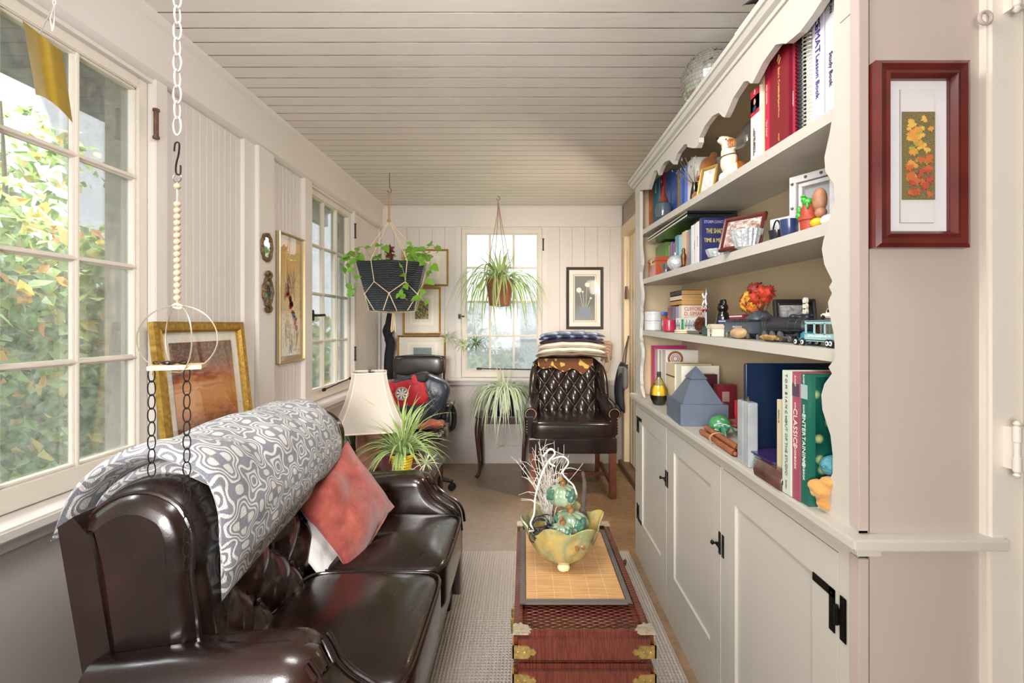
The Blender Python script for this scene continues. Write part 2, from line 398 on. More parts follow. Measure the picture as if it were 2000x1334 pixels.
# right wall with the passage door, near wall beside the bookcase
m = MB(); m.box(XR, XR+.12, 3.30, YB+.1, 2.20, ZC); m.box(XR, XR+.12, YB-.04, YB+.1, 0, 2.4); m.box(XR, XR+.12, YN, 3.3, 0, 2.4)
struct(m, 'wall_right', painted('khaki_wall_paint', '#A1937C', .08))
D1 = thing('door_1', None, None, (XR, 3.9, 0), kind='structure')
m = MB()
for a, b in ((4.335, 4.45), (3.30, 3.41)): m.box(XR-.012, XR+.10, a, b, 0, 2.19, .004)
m.box(XR-.014, XR+.10, 3.30, 4.45, 2.09, 2.20, .004)
M_door = painted('warm_door_paint', '#E3CFAE', .05)
m.part('door_frame', M_door, D1)
m = MB(); m.box(XR+.04, XR+.07, 3.41, 4.335, .07, 2.09)
for k in range(9): m.box(XR+.028, XR+.045, 3.42+k*.1, 3.505+k*.1, .07, 2.09, .004)
m.part('door_panel', M_door, D1)
m = MB(); m.box(XR-.05, XR+.10, 3.30, 4.42, 0, .06, .006); m.part('threshold', mat('worn_step_wood', '#7A5F48', .5, var=(12, .3)), D1)
m = MB(); m.box(XR-.006, XR, 4.36, 4.385, .38, .47, .002); m.tube([(XR-.006, 4.373, .36), (XR-.006, 4.373, .49)], .006); m.part('hinge', M_door, D1)
m = MB(); m.box(.649, 2.6, YN, YN+.045, 0, ZC); m.box(.6275, .65, YN, YN+.001, 0, ZC); struct(m, 'wall_near', M_plaster)
m = MB(); m.box(.6265, .6445, YN-.006, YN+.02, 0, .86, .001); m.box(.6265, .6445, YN-.006, YN+.02, .912, ZC, .001); struct(m, 'trim_8', M_plaster)
m = MB(); m.box(.857, .925, YN-.020, YN+.01, 0, ZC, .006); m.box(.925, .96, YN-.036, YN+.01, 0, ZC, .004)
struct(m, 'trim_9', M_sash)
D2 = thing('door_2', None, None, (1.0, YN, 0), kind='structure')
m = MB(); m.box(.965, 1.75, YN-.030, YN, 0, 2.34, .005); m.part('door_panel', painted('door_paint_near', '#D6C7B6', .05), D2)
for zc in (1.075, 1.91):
    m = MB(); X = .952*.9/.9
    m.lathe([(0, -.052), (.004, -.05), (.0062, -.045), (.0035, -.042), (.0062, -.040), (.0062, -.013), (.005, -.012), (.005, .012), (.0062, .013), (.0062, .040), (.0035, .042), (.0062, .045), (.004, .05), (0, .052)], (.8715/.8715*.8455/.9+.0, 0, 0), 12) if False else None
    m.lathe([(.001, -.052), (.004, -.050), (.0064, -.046), (.0038, -.042), (.0064, -.039), (.0064, -.014), (.0052, -.013), (.0052, .013), (.0064, .014), (.0064, .039), (.0038, .042), (.0064, .046), (.004, .050), (.001, .052)], (.882, YN-.046, zc), 14)
    m.box(.882, .905, YN-.048, YN-.020, zc-.038, zc+.038)
    m.part('hinge', M_sash, D2)
# far end of the room behind the camera
m = MB(); m.box(-1.5, 2.6, -1.9, -1.8, 0, ZC); struct(m, 'wall_rear', M_plaster)
m = MB(); m.box(2.5, 2.6, -1.8, YN, 0, ZC); struct(m, 'wall_far_right', M_plaster)
# ---------------------------------------------------------------- windows
def m_glass(name, haze, col='#DDE3DA', sc=30., tr=1.0):
    t = NT(name); nz = t.noise(sc, 6, None, .75); n2 = t.noise(3, 3)
    tb = t.n('BsdfTransparent'); tb.inputs[0].default_value = (tr, tr, tr, 1)
    tl = t.n('BsdfTranslucent'); tl.inputs[0].default_value = lin(col)
    df = t.n('BsdfDiffuse'); df.inputs[0].default_value = lin(col)
    gl = t.n('BsdfGlossy'); gl.inputs['Roughness'].default_value = .03
    a = t.n('MixShader', n0=.45, n1=tl.outputs[0], n2=df.outputs[0])
    fac = t.mth('MULTIPLY', t.ramp(nz, [(.35, haze*.4), (.75, haze*2.2)]), t.ramp(n2, [(.3, .6), (.7, 1.)]))
    b = t.n('MixShader', n0=fac, n1=tb.outputs[0], n2=a.outputs[0])
    fr = t.n('Fresnel'); fr.inputs[0].default_value = 1.35
    c = t.n('MixShader', n0=t.mth('MULTIPLY', fr.outputs[0], .7), n1=b.outputs[0], n2=gl.outputs[0])
    t.t.links.new(c.outputs[0], t.out.inputs[0]); return reg(name, t)
M_pane = m_glass('dusty_pane', .13)
M_frost = m_glass('frosted_pane', .60, '#A4A8A8', 150.)
M_hard = mat('dark_iron', '#2B2622', .45, .6, bump=(80, .2, .001))
M_rust = mat('rusted_hinge', '#6B4A3C', .6, .3, var=(60, .4))
def window(name, L, H, T):
    """sash in its own plane: l across 0..L, h 0..H; T(l, h, d) -> world, d towards the room"""
    w = thing(name, None, None, T(L/2, 0, 0), kind='structure')
    def bx(m, l0, l1, h0, h1, d0, d1, b=.003):
        a = Vector(T(l0, h0, d0)); c = Vector(T(l1, h1, d1)); m.box(min(a.x, c.x), max(a.x, c.x), min(a.y, c.y), max(a.y, c.y), min(a.z, c.z), max(a.z, c.z), b)
    st = .043; bt = .055
    m = MB(); bx(m, .002, st, .0, H, 0, .038); bx(m, L-st, L-.002, 0, H, 0, .038); bx(m, st, L-st, H-st, H, 0, .038); bx(m, st, L-st, 0, bt+.012, 0, .038)
    for l0, l1, h0, h1 in ((st, st+.008, bt, H-st), (L-st-.008, L-st, bt, H-st), (st, L-st, H-st-.008, H-st), (st, L-st, bt+.012, bt+.02)): bx(m, l0, l1, h0, h1, .004, .03, .002)
    m.part('window_frame', M_sash, w)
    gw = (L-2*st); gh = H-st-bt-.012
    m = MB()
    for k in (1, 2): l = st+gw*k/3; bx(m, l-.011, l+.011, bt, H-st, .012, .027, .002); bx(m, l-.005, l+.005, bt, H-st, .004, .034, .002)
    for k in (1, 2, 3): h = bt+.012+gh*k/4; bx(m, st, L-st, h-.010, h+.010, .0121, .0268, .002); bx(m, st, L-st, h-.0045, h+.0045, .0042, .0338, .002)
    m.part('muntin_grid', M_sash, w)
    return w, bx, (st, bt, gw, gh)
def panes(w, bx, L, H, m_, lo=0, hi=4, nm='glass'):
    st = .043; bt = .067; gh = H-st-bt
    m = MB(); bx(m, st, L-st, bt+gh*lo/4, bt+gh*hi/4, .006, .009, 0); m.part(nm, m_, w)
def left_T(y0): return lambda l, h, d: (-1.402+d, y0+l, .80+h)
H = 1.375
w1, bx, _ = window('window_1', WIN1[1]-WIN1[0], H, left_T(WIN1[0])); panes(w1, bx, WIN1[1]-WIN1[0], H, M_pane)
w2, bx2, _ = window('window_2', WIN2[1]-WIN2[0], H, left_T(WIN2[0])); panes(w2, bx2, WIN2[1]-WIN2[0], H, M_pane)
back_T = lambda l, h, d: (WB[0]+l, YB+.045-d, .805+h)
w3, bx3, _ = window('window_3', WB[1]-WB[0], H+.01, back_T)
panes(w3, bx3, WB[1]-WB[0], H+.01, M_pane, 2, 4); panes(w3, bx3, WB[1]-WB[0], H+.01, M_frost, 0, 2, 'frosted_glass')
# sash hardware
def hinge(w, a, b, mm, r=.006):
    m = MB(); d = Vector(b)-Vector(a); m.tube([a, b], r, 8); m.tube([Vector(a)-d*.06, Vector(a)+d*.03], r*1.4, 8); m.tube([Vector(b)-d*.03, Vector(b)+d*.06], r*1.4, 8); return m.part('hinge', mm, w)
for px, p0, p1 in ((305, 216, 268), (305, 690, 730)):
    a = PX(px, p0, -1.328); b = PX(px, p1, -1.328); b.y = a.y; m = MB(); hinge(w1, a, b, M_rust, .008)
for px, p0, p1 in ((694, 438, 464), (694, 678, 703)):
    a = PX(px, p0, -1.33); b = PX(px, p1, -1.33); b.y = a.y; hinge(w2, a, b, M_hard, .007)
for p0, p1 in ((467, 488), (675, 697)): hinge(w3, P(1061, p0, YB-.02), P(1061, p1, YB-.02), M_hard, .006)
m = MB(); a = PX(614, 616, -1.345); m.box(-1.366, -1.350, a.y-.012, a.y+.014, a.z-.035, a.z+.035, .003); m.tube([(-1.352, a.y, a.z), (-1.32, a.y+.01, a.z), (-1.315, a.y+.085, a.z+.004)], .008, 8)
m.part('window_latch', M_hard, w2)
m = MB(); a = P(898, 618, YB-.02); m.cbox(a, (.03, .014, .045), .003); m.tube([a, a+Vector((0, -.03, 0)), a+Vector((.045, -.035, 0))], .006); m.part('window_latch', M_hard, w3)
m = MB(); a = PX(633, 761, -1.335); b = PX(684, 739, -1.335); m.tube([a, b], .005); m.cbox(a, (.014, .04, .022), .003); m.cbox(b, (.014, .03, .02), .003); m.part('stay_bar', M_hard, w2)
m = MB(); m.tube([P(935, 720, YB-.03), P(1056, 722, YB-.03)], .005); m.cbox(P(936, 720, YB-.03), (.05, .02, .02), .003); m.part('stay_bar', M_hard, w3)
for i, (px, py) in enumerate(((245, 110), (104, 988))):
    m = MB(); a = PX(px, py, -1.358); m.tube([a+Vector((.006, .012*math.cos(t*PI/5), .008*math.sin(t*PI/5))) for t in range(10)], .0016, 6, True); m.tube([a+Vector((-.012, .01, 0)), a+Vector((.006, .012, 0))], .0015, 6); m.part('screw_eye', M_sash, w1)
m = MB(); c = Vector((.842, YN-.028, 1.86)); m.tube([c+Vector((.011*math.cos(t*PI/7), 0, .011*math.sin(t*PI/7))) for t in range(14)], .0034, 8, True); m.tube([c+Vector((.011, 0, 0)), c+Vector((.02, .012, 0)), c+Vector((.02, .03, 0))], .0034, 8)
m.top('screw_eye', M_plaster, 'cream painted screw eye in the wall above the red-brown framed picture', 'hook')
# ---------------------------------------------------------------- built-in bookcase
FX = .630; YF = 2.742; YNr = YN-.001; XB = .888
def shz(n, y):
    """height of shelf n (1 top .. 3) at depth y: the old shelves sag towards the near end"""
    a = {1: (1.755, 1.813), 2: (1.518, 1.544), 3: (1.247, 1.266)}[n]
    t = (y-1.0)/(2.55-1.0); return a[0]+(a[1]-a[0])*t
CZ = .906
BC = thing('built_in_bookcase', 'tall cream painted built-in bookcase with scalloped valance above panelled cupboard doors', 'bookcase', (.77, 1.82, 0))
m = MB()
m.box(FX+.018, XB+.016, YF-.018, YF, 0, 2.08); 
m.box(XB, XB+.016, YN+.047, YF-.018, .86, 2.08)
m.box(FX+.018, XB+.016, YN+.047, YF-.018, 2.068, 2.085)
m.part('carcass', mat('bookcase_inside_paint', '#C3B08F', .45, var=(3, .05)), BC)
# counter ledge with small moulding
m = MB(); m.box(.600, XB, YN-.032, YF+.02, CZ-.022, CZ, .004); m.box(.614, .66, YN-.020, YF+.012, CZ-.036, CZ-.022, .002)
m.part('counter', M_case, BC)
M_case_in = mat('bookcase_inside_paint')
# shelves
for n in (1, 2, 3):
    m = MB(); t = .027
    A = [(.650, YN+.046), (XB, YN+.046), (XB, YF-.018), (.645, YF-.018)]
    vt = [m.v((x, y, shz(n, y))) for x, y in A]; vb = [m.v((x, y, shz(n, y)-t)) for x, y in A]
    m.f(vt); m.f(vb[::-1])
    for i in range(4): m.f([vt[i], vb[i], vb[(i+1) % 4], vt[(i+1) % 4]])
    m.part('shelf', M_case, BC, smooth=False)
# scalloped posts: inner outline read as pixel column points on the face plane
near = [(1629, -20), (1629, 209), (1620, 262), (1610, 307.6), (1612, 335), (1628.7, 359.6), (1630, 395), (1619, 431), (1608, 470), (1605, 487), (1610, 517), (1625.7, 549), (1619, 560.5), (1625, 572.6), (1617, 590), (1619.6, 610), (1624, 632), (1629, 655), (1631, 700), (1618, 717), (1625, 729.5), (1610, 750), (1604, 771.5), (1606, 800), (1622, 850), (1626.5, 890), (1626, 925), (1618, 940), (1623, 954.5), (1606, 972), (1593, 996.6), (1588, 1008)]
pts = []
for px, py in near: y = FX*940/(px-1025); pts.append((y, 1.3-(py-633)*y/940))
pts[0] = (pts[0][0], 2.06); pts[-1] = (pts[-1][0], CZ)
m = MB(); m.prism([(YN, 2.06)]+pts+[(YN, CZ)], FX, FX+.017, 'x'); m.part('scalloped_post', M_case, BC, smooth=False)
m = MB(); q = [(3.615-y, z) for y, z in pts]; m.prism([(YF, 2.06)]+q+[(YF, CZ)], FX, FX+.017, 'x'); m.part('scalloped_post', M_case, BC, smooth=False)
# valance
tips = [(2.62, 2.03), (2.45, 1.985), (2.34, 2.045), (2.285, 2.030), (2.263, 2.000), (2.245, 2.010), (2.20, 2.026), (2.153, 2.026), (2.09, 2.012), (2.050, 1.985), (2.035, 1.975), (2.022, 1.985), (1.98, 2.003), (1.90, 2.008), (1.865, 1.998), (1.862, 1.985), (1.80, 1.958), (1.757, 1.943), (1.735, 1.955), (1.735, 1.972), (1.68, 1.992), (1.613, 1.997), (1.56, 1.985), (1.53, 1.960), (1.514, 1.950), (1.495, 1.957), (1.45, 1.982), (1.38, 1.995), (1.355, 1.985), (1.34, 1.970), (1.33, 1.965), (1.315, 1.970), (1.27, 1.990), (1.206, 2.000), (1.175, 1.985), (1.156, 1.974), (1.10, 1.967), (1.05, 1.975), (1.00, 1.990), (.975, 1.97), (.96, 1.9)]
e = [(p[0], p[1]) for p in tips]
m = MB(); m.prism([(YF, 2.09)]+[(YF, 2.0)]+e+[(YN+.001, 1.9), (YN+.001, 2.09)], FX-.002, FX+.016, 'x'); m.part('valance', M_case, BC, smooth=False)
m = MB(); cr = [(FX-.002, 2.072), (FX-.008, 2.072), (FX-.010, 2.082), (FX-.022, 2.088), (FX-.030, 2.100), (FX-.036, 2.102), (FX-.036, 2.118), (FX-.002, 2.118), (XB, 2.118), (XB, 2.086), (FX+.01, 2.086)]
m.prism(cr, YN+.0015, YF+.03, 'y'); m.part('crown_moulding', M_case, BC, smooth=False)
# base frame and panelled doors
m = MB()
m.box(FX, FX+.018, YN, YF, 0, .098); m.box(FX, FX+.018, YN, YF, .842, CZ-.022)
for a, b in ((YN, .966), (1.530, 1.546), (2.122, 2.138), (2.672, YF)): m.box(FX, FX+.018, a, b, .098, .842)
m.box(FX+.10, XB, YN+.05, YF, 0, .02)
m.part('base_frame', M_case, BC, smooth=False)
def cdoor(y0, y1, nm='door'):
    m = MB(); g = .0018; s = .088
    for a, b, c, d in ((y0+g, y0+s, .1, .840), (y1-s, y1-g, .1, .840), (y0+s, y1-s, .1, .225), (y0+s, y1-s, .757, .840)): m.box(FX-.001, FX+.017, a, b, c, d)
    m.box(FX+.008, FX+.014, y0+s, y1-s, .22, .76)
    return m.part(nm, M_case, BC, smooth=False)
d3 = cdoor(.966, 1.530); d2 = cdoor(1.546, 2.122, 'fixed_panel'); d1 = cdoor(2.138, 2.672)
M_blk = mat('black_iron', '#17181A', .38, .7, bump=(120, .25, .001))
def plate(m, y0, y1, z0, z1, x=FX-.001, t=.003): m.box(x-t, x, y0, y1, z0, z1, .001)
def hl(door, ye, sgn, z0, ell):
    """H hinge with one L arm; ye = door edge, sgn = direction of the door from the edge"""
    m = MB(); a = ye+sgn*.008; plate(m, min(a, a+sgn*.018), max(a, a+sgn*.018), z0, z0+.088)
    b = ye-sgn*.008; plate(m, min(b, b-sgn*.018), max(b, b-sgn*.018), z0, z0+.088)
    plate(m, ye-.010, ye+.010, z0+.028, z0+.06, t=.005)
    m.tube([(FX-.005, ye, z0+.024), (FX-.005, ye, z0+.064)], .004, 8)
    if ell:
        zt = z0+.088 if ell > 0 else z0; plate(m, min(a, a+sgn*.075), max(a, a+sgn*.075), min(zt, zt-ell*.018), max(zt, zt-ell*.018))
    for q in (z0+.01, z0+.044, z0+.078):
        for c in (a+sgn*.009, b-sgn*.009): m.ball((FX-.004, c, q), .0035, 8, (.5, 1, 1))
    m.part('hinge', M_blk, door)
hl(d3, .966, 1, .673, 1); hl(d3, .966, 1, .17, -1); hl(d1, 2.672, -1, .70, 1); hl(d1, 2.672, -1, .215, -1)
def latch(door, y, zc, sgn):
    m = MB(); plate(m, y+.006, y+.020, zc-.036, zc+.036); plate(m, y-.020, y-.006, zc-.036, zc+.036)
    m.tube([(FX-.004, y-.013*sgn, zc), (FX-.022, y-.013*sgn, zc)], .0035); m.ball((FX-.026, y-.013*sgn, zc+.002), .0075, 10, (.8, 1, 1)); m.tube([(FX-.014, y-.015*sgn, zc), (FX-.014, y+.018*sgn, zc-.004)], [.004, .003])
    m.part('latch', M_blk, door)
latch(d3, 1.538, .595, -1); latch(d1, 2.130, .615, -1)
# ---------------------------------------------------------------- rug
def m_rug():
    t = NT('woven_rug'); x = t.xyz(t.co()); nz = t.noise(90, 3); n2 = t.noise(9, 4, t.mapping(t.co(), (4, .35, 1)))
    row = t.mth('SINE', t.mth('MULTIPLY', x[0], 2*PI/.0135)); wv = t.mth('SINE', t.mth('MULTIPLY', x[1], 2*PI/.016))
    k = t.mth('MULTIPLY', t.mth('ADD', row, 1.0), .5); q = t.mth('MULTIPLY', t.mth('ADD', t.mth('MULTIPLY', wv, row), 1.0), .5)
    b = t.mth('FRACT', t.mth('DIVIDE', t.mth('ADD', x[0], 5.0), .081))
    c = t.ramp(b, [(.0, '#CFC6BA'), (.22, '#F2EEE8'), (.5, '#CFC6BC'), (.72, '#EEEAE4'), (.9, '#D6D0CA')])
    c = t.mix(t.ramp(n2, [(.4, 0.), (.65, .7)]), c, '#E0DAD2'); c = t.mix(t.mth('MULTIPLY', t.ramp(q, [(.2, 0.), (.5, 1.)]), .3), '#B4A99E', c)
    c = t.mix(t.ramp(nz, [(.3, .35), (.6, 0.)]), c, '#B2A89E'); t.col(c); t.p(Roughness=.95, Specular_IOR_Level=.1)
    t.bump(t.mth('MULTIPLY', k, t.mth('ADD', q, .4)), .9, .006); return reg('woven_rug', t)
m = MB(); m.box(-.98, .590, -.6, 2.735, .001, .013, .004)
m.top('woven_rug', m_rug(), 'flat woven grey and cream ribbed rug on the floor between sofa and cupboards', 'rug')
# ---------------------------------------------------------------- wicker trunk
def m_wicker(name, axis='x', c1='#66301F', c2='#3C140C', c3='#B4714A', px=.0105, pz=.0052, bs=.8):
    t = NT(name); x = t.xyz(t.co()); a = x[0] if axis == 'x' else x[1]; b = x[2] if axis != 'top' else x[1]
    if axis == 'top': a = x[0]
    rowi = t.mth('FLOOR', t.mth('DIVIDE', b, pz)); ph = t.mth('MULTIPLY', rowi, PI)
    over = t.mth('SINE', t.mth('ADD', t.mth('MULTIPLY', a, 2*PI/px/2), ph))
    rnd = t.mth('SUBTRACT', 1.0, t.mth('ABSOLUTE', t.mth('SUBTRACT', t.mth('MULTIPLY', t.mth('FRACT', t.mth('DIVIDE', b, pz)), 2.0), 1.0)))
    h = t.mth('MULTIPLY', t.mth('POWER', rnd, .5), t.mth('ADD', t.mth('MULTIPLY', over, .5), .5))
    nz = t.noise(30, 3, t.mapping(t.co(), (.5, 1, 3)))
    c = t.mix(t.ramp(h, [(.1, 0.), (.55, 1.)]), c2, t.mix(t.ramp(nz, [(.45, 0.), (.8, 1.)]), c1, c3))
    t.col(c); t.p(Roughness=.28, Coat_Weight=.35); t.bump(h, bs, .004); return reg(name, t)
def m_wrap(name, axis, c1='#6E3324', c2='#40170E', p=.0042):
    t = NT(name); x = t.xyz(t.co()); a = x[{'x': 0, 'y': 1, 'z': 2}[axis]]
    fr = t.mth('FRACT', t.mth('DIVIDE', a, p)); h = t.mth('SUBTRACT', 1.0, t.mth('ABSOLUTE', t.mth('SUBTRACT', t.mth('MULTIPLY', fr, 2.0), 1.0)))
    nz = t.noise(40, 4, t.mapping(t.co(), tuple(8 if k == axis else .6 for k in 'xyz')), .7)
    c = t.mix(t.ramp(nz, [(.3, 0.), (.7, 1.)]), c2, c1); c = t.mix(t.ramp(h, [(0., .6), (.35, 0.)]), c, '#2A0E08')
    t.col(c); t.p(Roughness=.27, Coat_Weight=.3); t.bump(t.mth('POWER', h, .5), .5, .003); return reg(name, t)
TX0, TX1, TY0, TY1, TZ = -.030, .338, 1.245, 1.955, .50
TR = thing('wicker_trunk', 'reddish brown wicker trunk with brass corners standing on the rug', 'trunk', ((TX0+TX1)/2, 1.6, 0.013))
m = MB(); m.box(TX0+.006, TX1-.006, TY0+.006, TY1-.006, .013, .408, .012); m.part('body', m_wicker('wicker_body', 'x', px=.012, pz=.0085), TR)
m = MB(); m.box(TX0+.012, TX1-.012, TY0+.012, TY1-.012, .415, .484, .005); m.part('lid', m_wicker('wicker_lid', 'top', '#6E3222', '#2A0D08', '#9A5440', .0165, .0078, 1.), TR)
m = MB()
for (a, b) in (((TX0+.005, TY0+.018, .4), (TX1-.005, TY0+.018, .4)),):
    pass
WX = m_wrap('wicker_wrap_across', 'x'); WY = m_wrap('wicker_wrap_along', 'y', p=.0125)
for z0, z1 in ((.418, .497), (.340, .413), (.013, .09)):
    for a, b in ((TY0, TY0+.036), (TY1-.036, TY1)): m = MB(); m.box(TX0+.001, TX1-.001, a, b, z0, z1, .012); m.part('end_binding', WX, TR)
    for a, b in ((TX0, TX0+.036), (TX1-.036, TX1)): m = MB(); m.box(a, b, TY0+.012, TY1-.012, z0, z1-.0005, .012); m.part('side_binding', WY, TR)
M_brass = mat('worn_brass', '#C9AE6A', .32, .9, var=(90, .35), bump=(150, .6, .002))
M_silv = mat('worn_brass_top', '#D8CDB4', .35, .8, var=(120, .3), bump=(170, .8, .002))
for cx, s in ((TX0, 1), (TX1, -1)):
    for ty, u in ((TY0, 1), (TY1, -1)):
        m = MB(); k = [(0, 0), (.040, 0), (.047, .007), (.043, .014), (.050, .020), (.043, .026), (.040, .036), (.026, .040), (.020, .049), (.014, .042), (.006, .046), (0, .040)]
        m.prism([(cx+s*(a-.001), ty+u*(b-.001)) for a, b in k], .4965, .4995, 'z'); m.part('corner_cap', M_silv, TR, smooth=False)
        for zc in (.452, .378):
            m = MB(); k = [(0, -.016), (.040, -.016), (.046, -.011), (.045, -.006), (.056, -.008), (.062, 0), (.056, .008), (.045, .006), (.046, .011), (.040, .016), (0, .016)]
            m.prism([(cx+s*(a-.002), zc+b) for a, b in k], ty-u*.003, ty+u*.002, 'y'); xa, xb = sorted((cx-s*.003, cx+s*.002)); ya, yb = sorted((ty-u*.003, ty+u*.034)); m.box(xa, xb, ya, yb, zc-.016, zc+.016); 
            for q in (.012, .03): m.ball((cx+s*q, ty-u*.003, zc), .003, 8, (1, .5, 1))
            m.part('brass_strap', M_brass, TR, smooth=False)
for yy in (1.42, 1.47): m = MB(); m.box(TX0-.004, TX0+.002, yy-.012, yy+.012, .385, .44, .002); m.tube([(TX0-.006, yy, .39), (TX0-.008, yy, .43)], .004); m.part('clasp', M_brass, TR)
m = MB(); m.tube(spl([(TX1-.002, 1.70, .44), (TX1+.02, 1.72, .455), (TX1+.024, 1.76, .42), (TX1-.002, 1.80, .44)], 6), .005); m.part('handle', mat('dark_cane', '#5A2A18', .4), TR)
# bamboo mat
def m_bamboo():
    t = NT('bamboo_slats'); x = t.xyz(t.co()); fr = t.mth('FRACT', t.mth('DIVIDE', x[1], .0062)); h = t.mth('SUBTRACT', 1.0, t.mth('ABSOLUTE', t.mth('SUBTRACT', t.mth('MULTIPLY', fr, 2.0), 1.0)))
    nz = t.noise(14, 5, t.mapping(t.co(), (.5, 12, 1)), .6); c = t.ramp(nz, [(.3, '#A5794B'), (.5, '#C79A66'), (.7, '#D9B07C')])
    gx = t.mth('FRACT', t.mth('DIVIDE', t.mth('ADD', x[0], .5), .052)); th = t.mth('LESS_THAN', t.mth('ABSOLUTE', t.mth('SUBTRACT', gx, .5)), .012)
    c = t.mix(t.ramp(h, [(0., .75), (.3, 0.)]), c, '#5C3B20'); c = t.mix(t.mth('MULTIPLY', th, .55), c, '#E6D3AE'); t.col(c); t.p(Roughness=.4); t.bump(h, .5, .002); return reg('bamboo_slats', t)
Z0 = .4995
MT = thing('bamboo_placemat', 'slatted bamboo table mat with dark cloth edges lying on the wicker trunk', 'placemat', (.145, 1.61, Z0))
m = MB(); m.box(-.004, .298, 1.385, 1.850, Z0+.0005, Z0+.004); m.part('slats', m_bamboo(), MT, smooth=False)
m = MB(); m.box(-.014, .308, 1.370, 1.392, Z0+.0003, Z0+.0065, .002); m.box(-.014, .308, 1.843, 1.862, Z0+.0003, Z0+.0065, .002)
m.box(-.014, .004, 1.37, 1.862, Z0+.0004, Z0+.006, .002); m.box(.290, .308, 1.37, 1.862, Z0+.0004, Z0+.006, .002); m.part('cloth_edge', mat('grey_webbing', '#57504A', .85, bump=(200, .3, .001)), MT)
# ceramic bowl with pumpkins
def m_majolica():
    t = NT('majolica_glaze'); a = t.noise(9, 5, None, .6, .6); b = t.noise(26, 5); x = t.xyz(t.co())
    c = t.ramp(a, [(.3, '#B39A52'), (.45, '#A3925A'), (.55, '#74805A'), (.66, '#AE985C'), (.8, '#8A6838')]); c = t.mix(t.ramp(b, [(.5, 0.), (.8, .7)]), c, '#8A5B2C')
    t.col(c); t.p(Roughness=.16, Coat_Weight=.6); t.bump(t.noise(16, 3, t.mapping(t.co(), (1, 1, .4))), .5, .01); return reg('majolica_glaze', t)
BW = thing('ceramic_bowl', 'footed yellow-green ceramic bowl with a wavy pinched rim on the bamboo mat', 'bowl', (.125, 1.60, Z0+.0045))
def wav(a, j): return 1+(.0 if j < 3 else (j-2)*.018)*math.sin(5*a+.6)+(.0 if j < 4 else .02)*math.sin(11*a)
m = MB(); n = 96; prof = [(.040, .022), (.060, .024), (.085, .045), (.105, .078), (.118, .115), (.128, .148), (.124, .150), (.112, .118), (.098, .082), (.078, .052), (.04, .034)]
wfl = [0, 0, .2, .5, .9, 1.3, 1.3, .9, .5, .2, 0]
M0 = m.M; m.M = Matrix.Translation(ORG[BW.name]); R = []
for j, (r, z) in enumerate(prof):
    R.append([m.v((r*(1+.06*wfl[j]*math.sin(6*2*PI*k/n+.9)+.02*wfl[j]*math.sin(12*2*PI*k/n))*math.cos(2*PI*k/n), r*(1+.06*wfl[j]*math.sin(6*2*PI*k/n+.9)+.02*wfl[j]*math.sin(12*2*PI*k/n))*math.sin(2*PI*k/n), z+.011*wfl[j]*math.sin(6*2*PI*k/n+.9)+.008*wfl[j]*math.sin(3*2*PI*k/n))) for k in range(n)])
for j in range(len(prof)-1):
    for k in range(n): m.f([R[j][k], R[j][(k+1) % n], R[j+1][(k+1) % n], R[j+1][k]])
m.f(R[0][::-1]); m.f(R[-1]); m.M = M0; m.part('bowl_body', m_majolica(), BW, ang=70)
for k in range(3):
    a = -PI/2+k*2*PI/3; c = ORG[BW.name]+Vector((.052*math.cos(a), .052*math.sin(a), .015)); m = MB(); m.ball(c, .0155, 18, (1.35, 1.1, .95), fn=lambda d: 1+.08*math.cos(8*math.atan2(d.z, d.x))); m.part('foot', mat('cream_glaze', '#D8C391', .2, coat=.5), BW)
M_pump = reg('pumpkin_glaze', NT('pumpkin_glaze')); 
def _pg():
    t = NT('pumpkin_green'); a = t.noise(14, 4); t.col(t.ramp(a, [(.3, '#667E62'), (.5, '#84967A'), (.7, '#A3A684')])); t.p(Roughness=.2, Coat_Weight=.5); return reg('pumpkin_green', t)
M_pg = _pg(); M_leafc = mat('ceramic_leaf', '#3E6453', .3, coat=.4, var=(20, .25)); M_stalk = mat('brown_glaze', '#8C6238', .28, coat=.4, var=(20, .3))
def ribs(k, dep=.16): return lambda d: (1-dep*abs(math.sin(k/2*math.atan2(d.y, d.x)))**1.0*(1-abs(d.z))**.4)*(1-.15*max(0, abs(d.z)-.8)*5)
PUM = [((.150, 1.590, .640), .054, 'ceramic pumpkin filling the middle of the yellow-green bowl'), ((.118, 1.528, .640), .036, 'small ceramic pumpkin at the front of the bowl, near the rim'), ((.125, 1.610, .728), .046, 'topmost pale green ceramic pumpkin balanced above the bowl')]
for i, (c, r, lab) in enumerate(PUM):
    t = thing('ceramic_pumpkin', lab, 'pumpkin', Vector(c)-Vector((0, 0, r*.75)), group='ceramic pumpkins in the bowl')
    m = MB(); m.ball(c, r, 48, (1.15, 1.1, .85), fn=ribs(9)); m.part('pumpkin_body', M_pg, t, ang=70)
    m = MB(); zt = c[2]+r*.78; m.tube(spl([(c[0], c[1], zt-.012), (c[0]+.002, c[1]-.004, zt+.010), (c[0]-.006, c[1]-.014, zt+.022)], 4), [.010]*5+[.007]*4, 8); m.part('stalk', M_stalk, t)
    for k in range(2):
        a = -PI/2+(-1.15+k*1.75); d = Vector((math.cos(a), math.sin(a), .35)).normalized(); p = Vector(c)+Vector((d.x*1.15, d.y*1.1, d.z*.85))*r*.99
        sz = r*.47
        def lf(u, v, p=p, d=d, sz=sz):
            X = d.cross(Vector((0, 0, 1))).normalized(); Y = X.cross(d).normalized(); an = u*2*PI; rr = sz*v*(1+.12*math.cos(5*an)-.25*(abs(an-PI/2) < .3))
            return p+X*rr*math.cos(an)+Y*rr*math.sin(an)+d*(.006+.004*math.sin(3*an)*v-.012*v*v)
        m = MB(); m.grid(lf, 24, 5, cu=True); o = m.part('leaf', M_leafc, t); sm = o.modifiers.new('thick', 'SOLIDIFY'); sm.thickness = .003
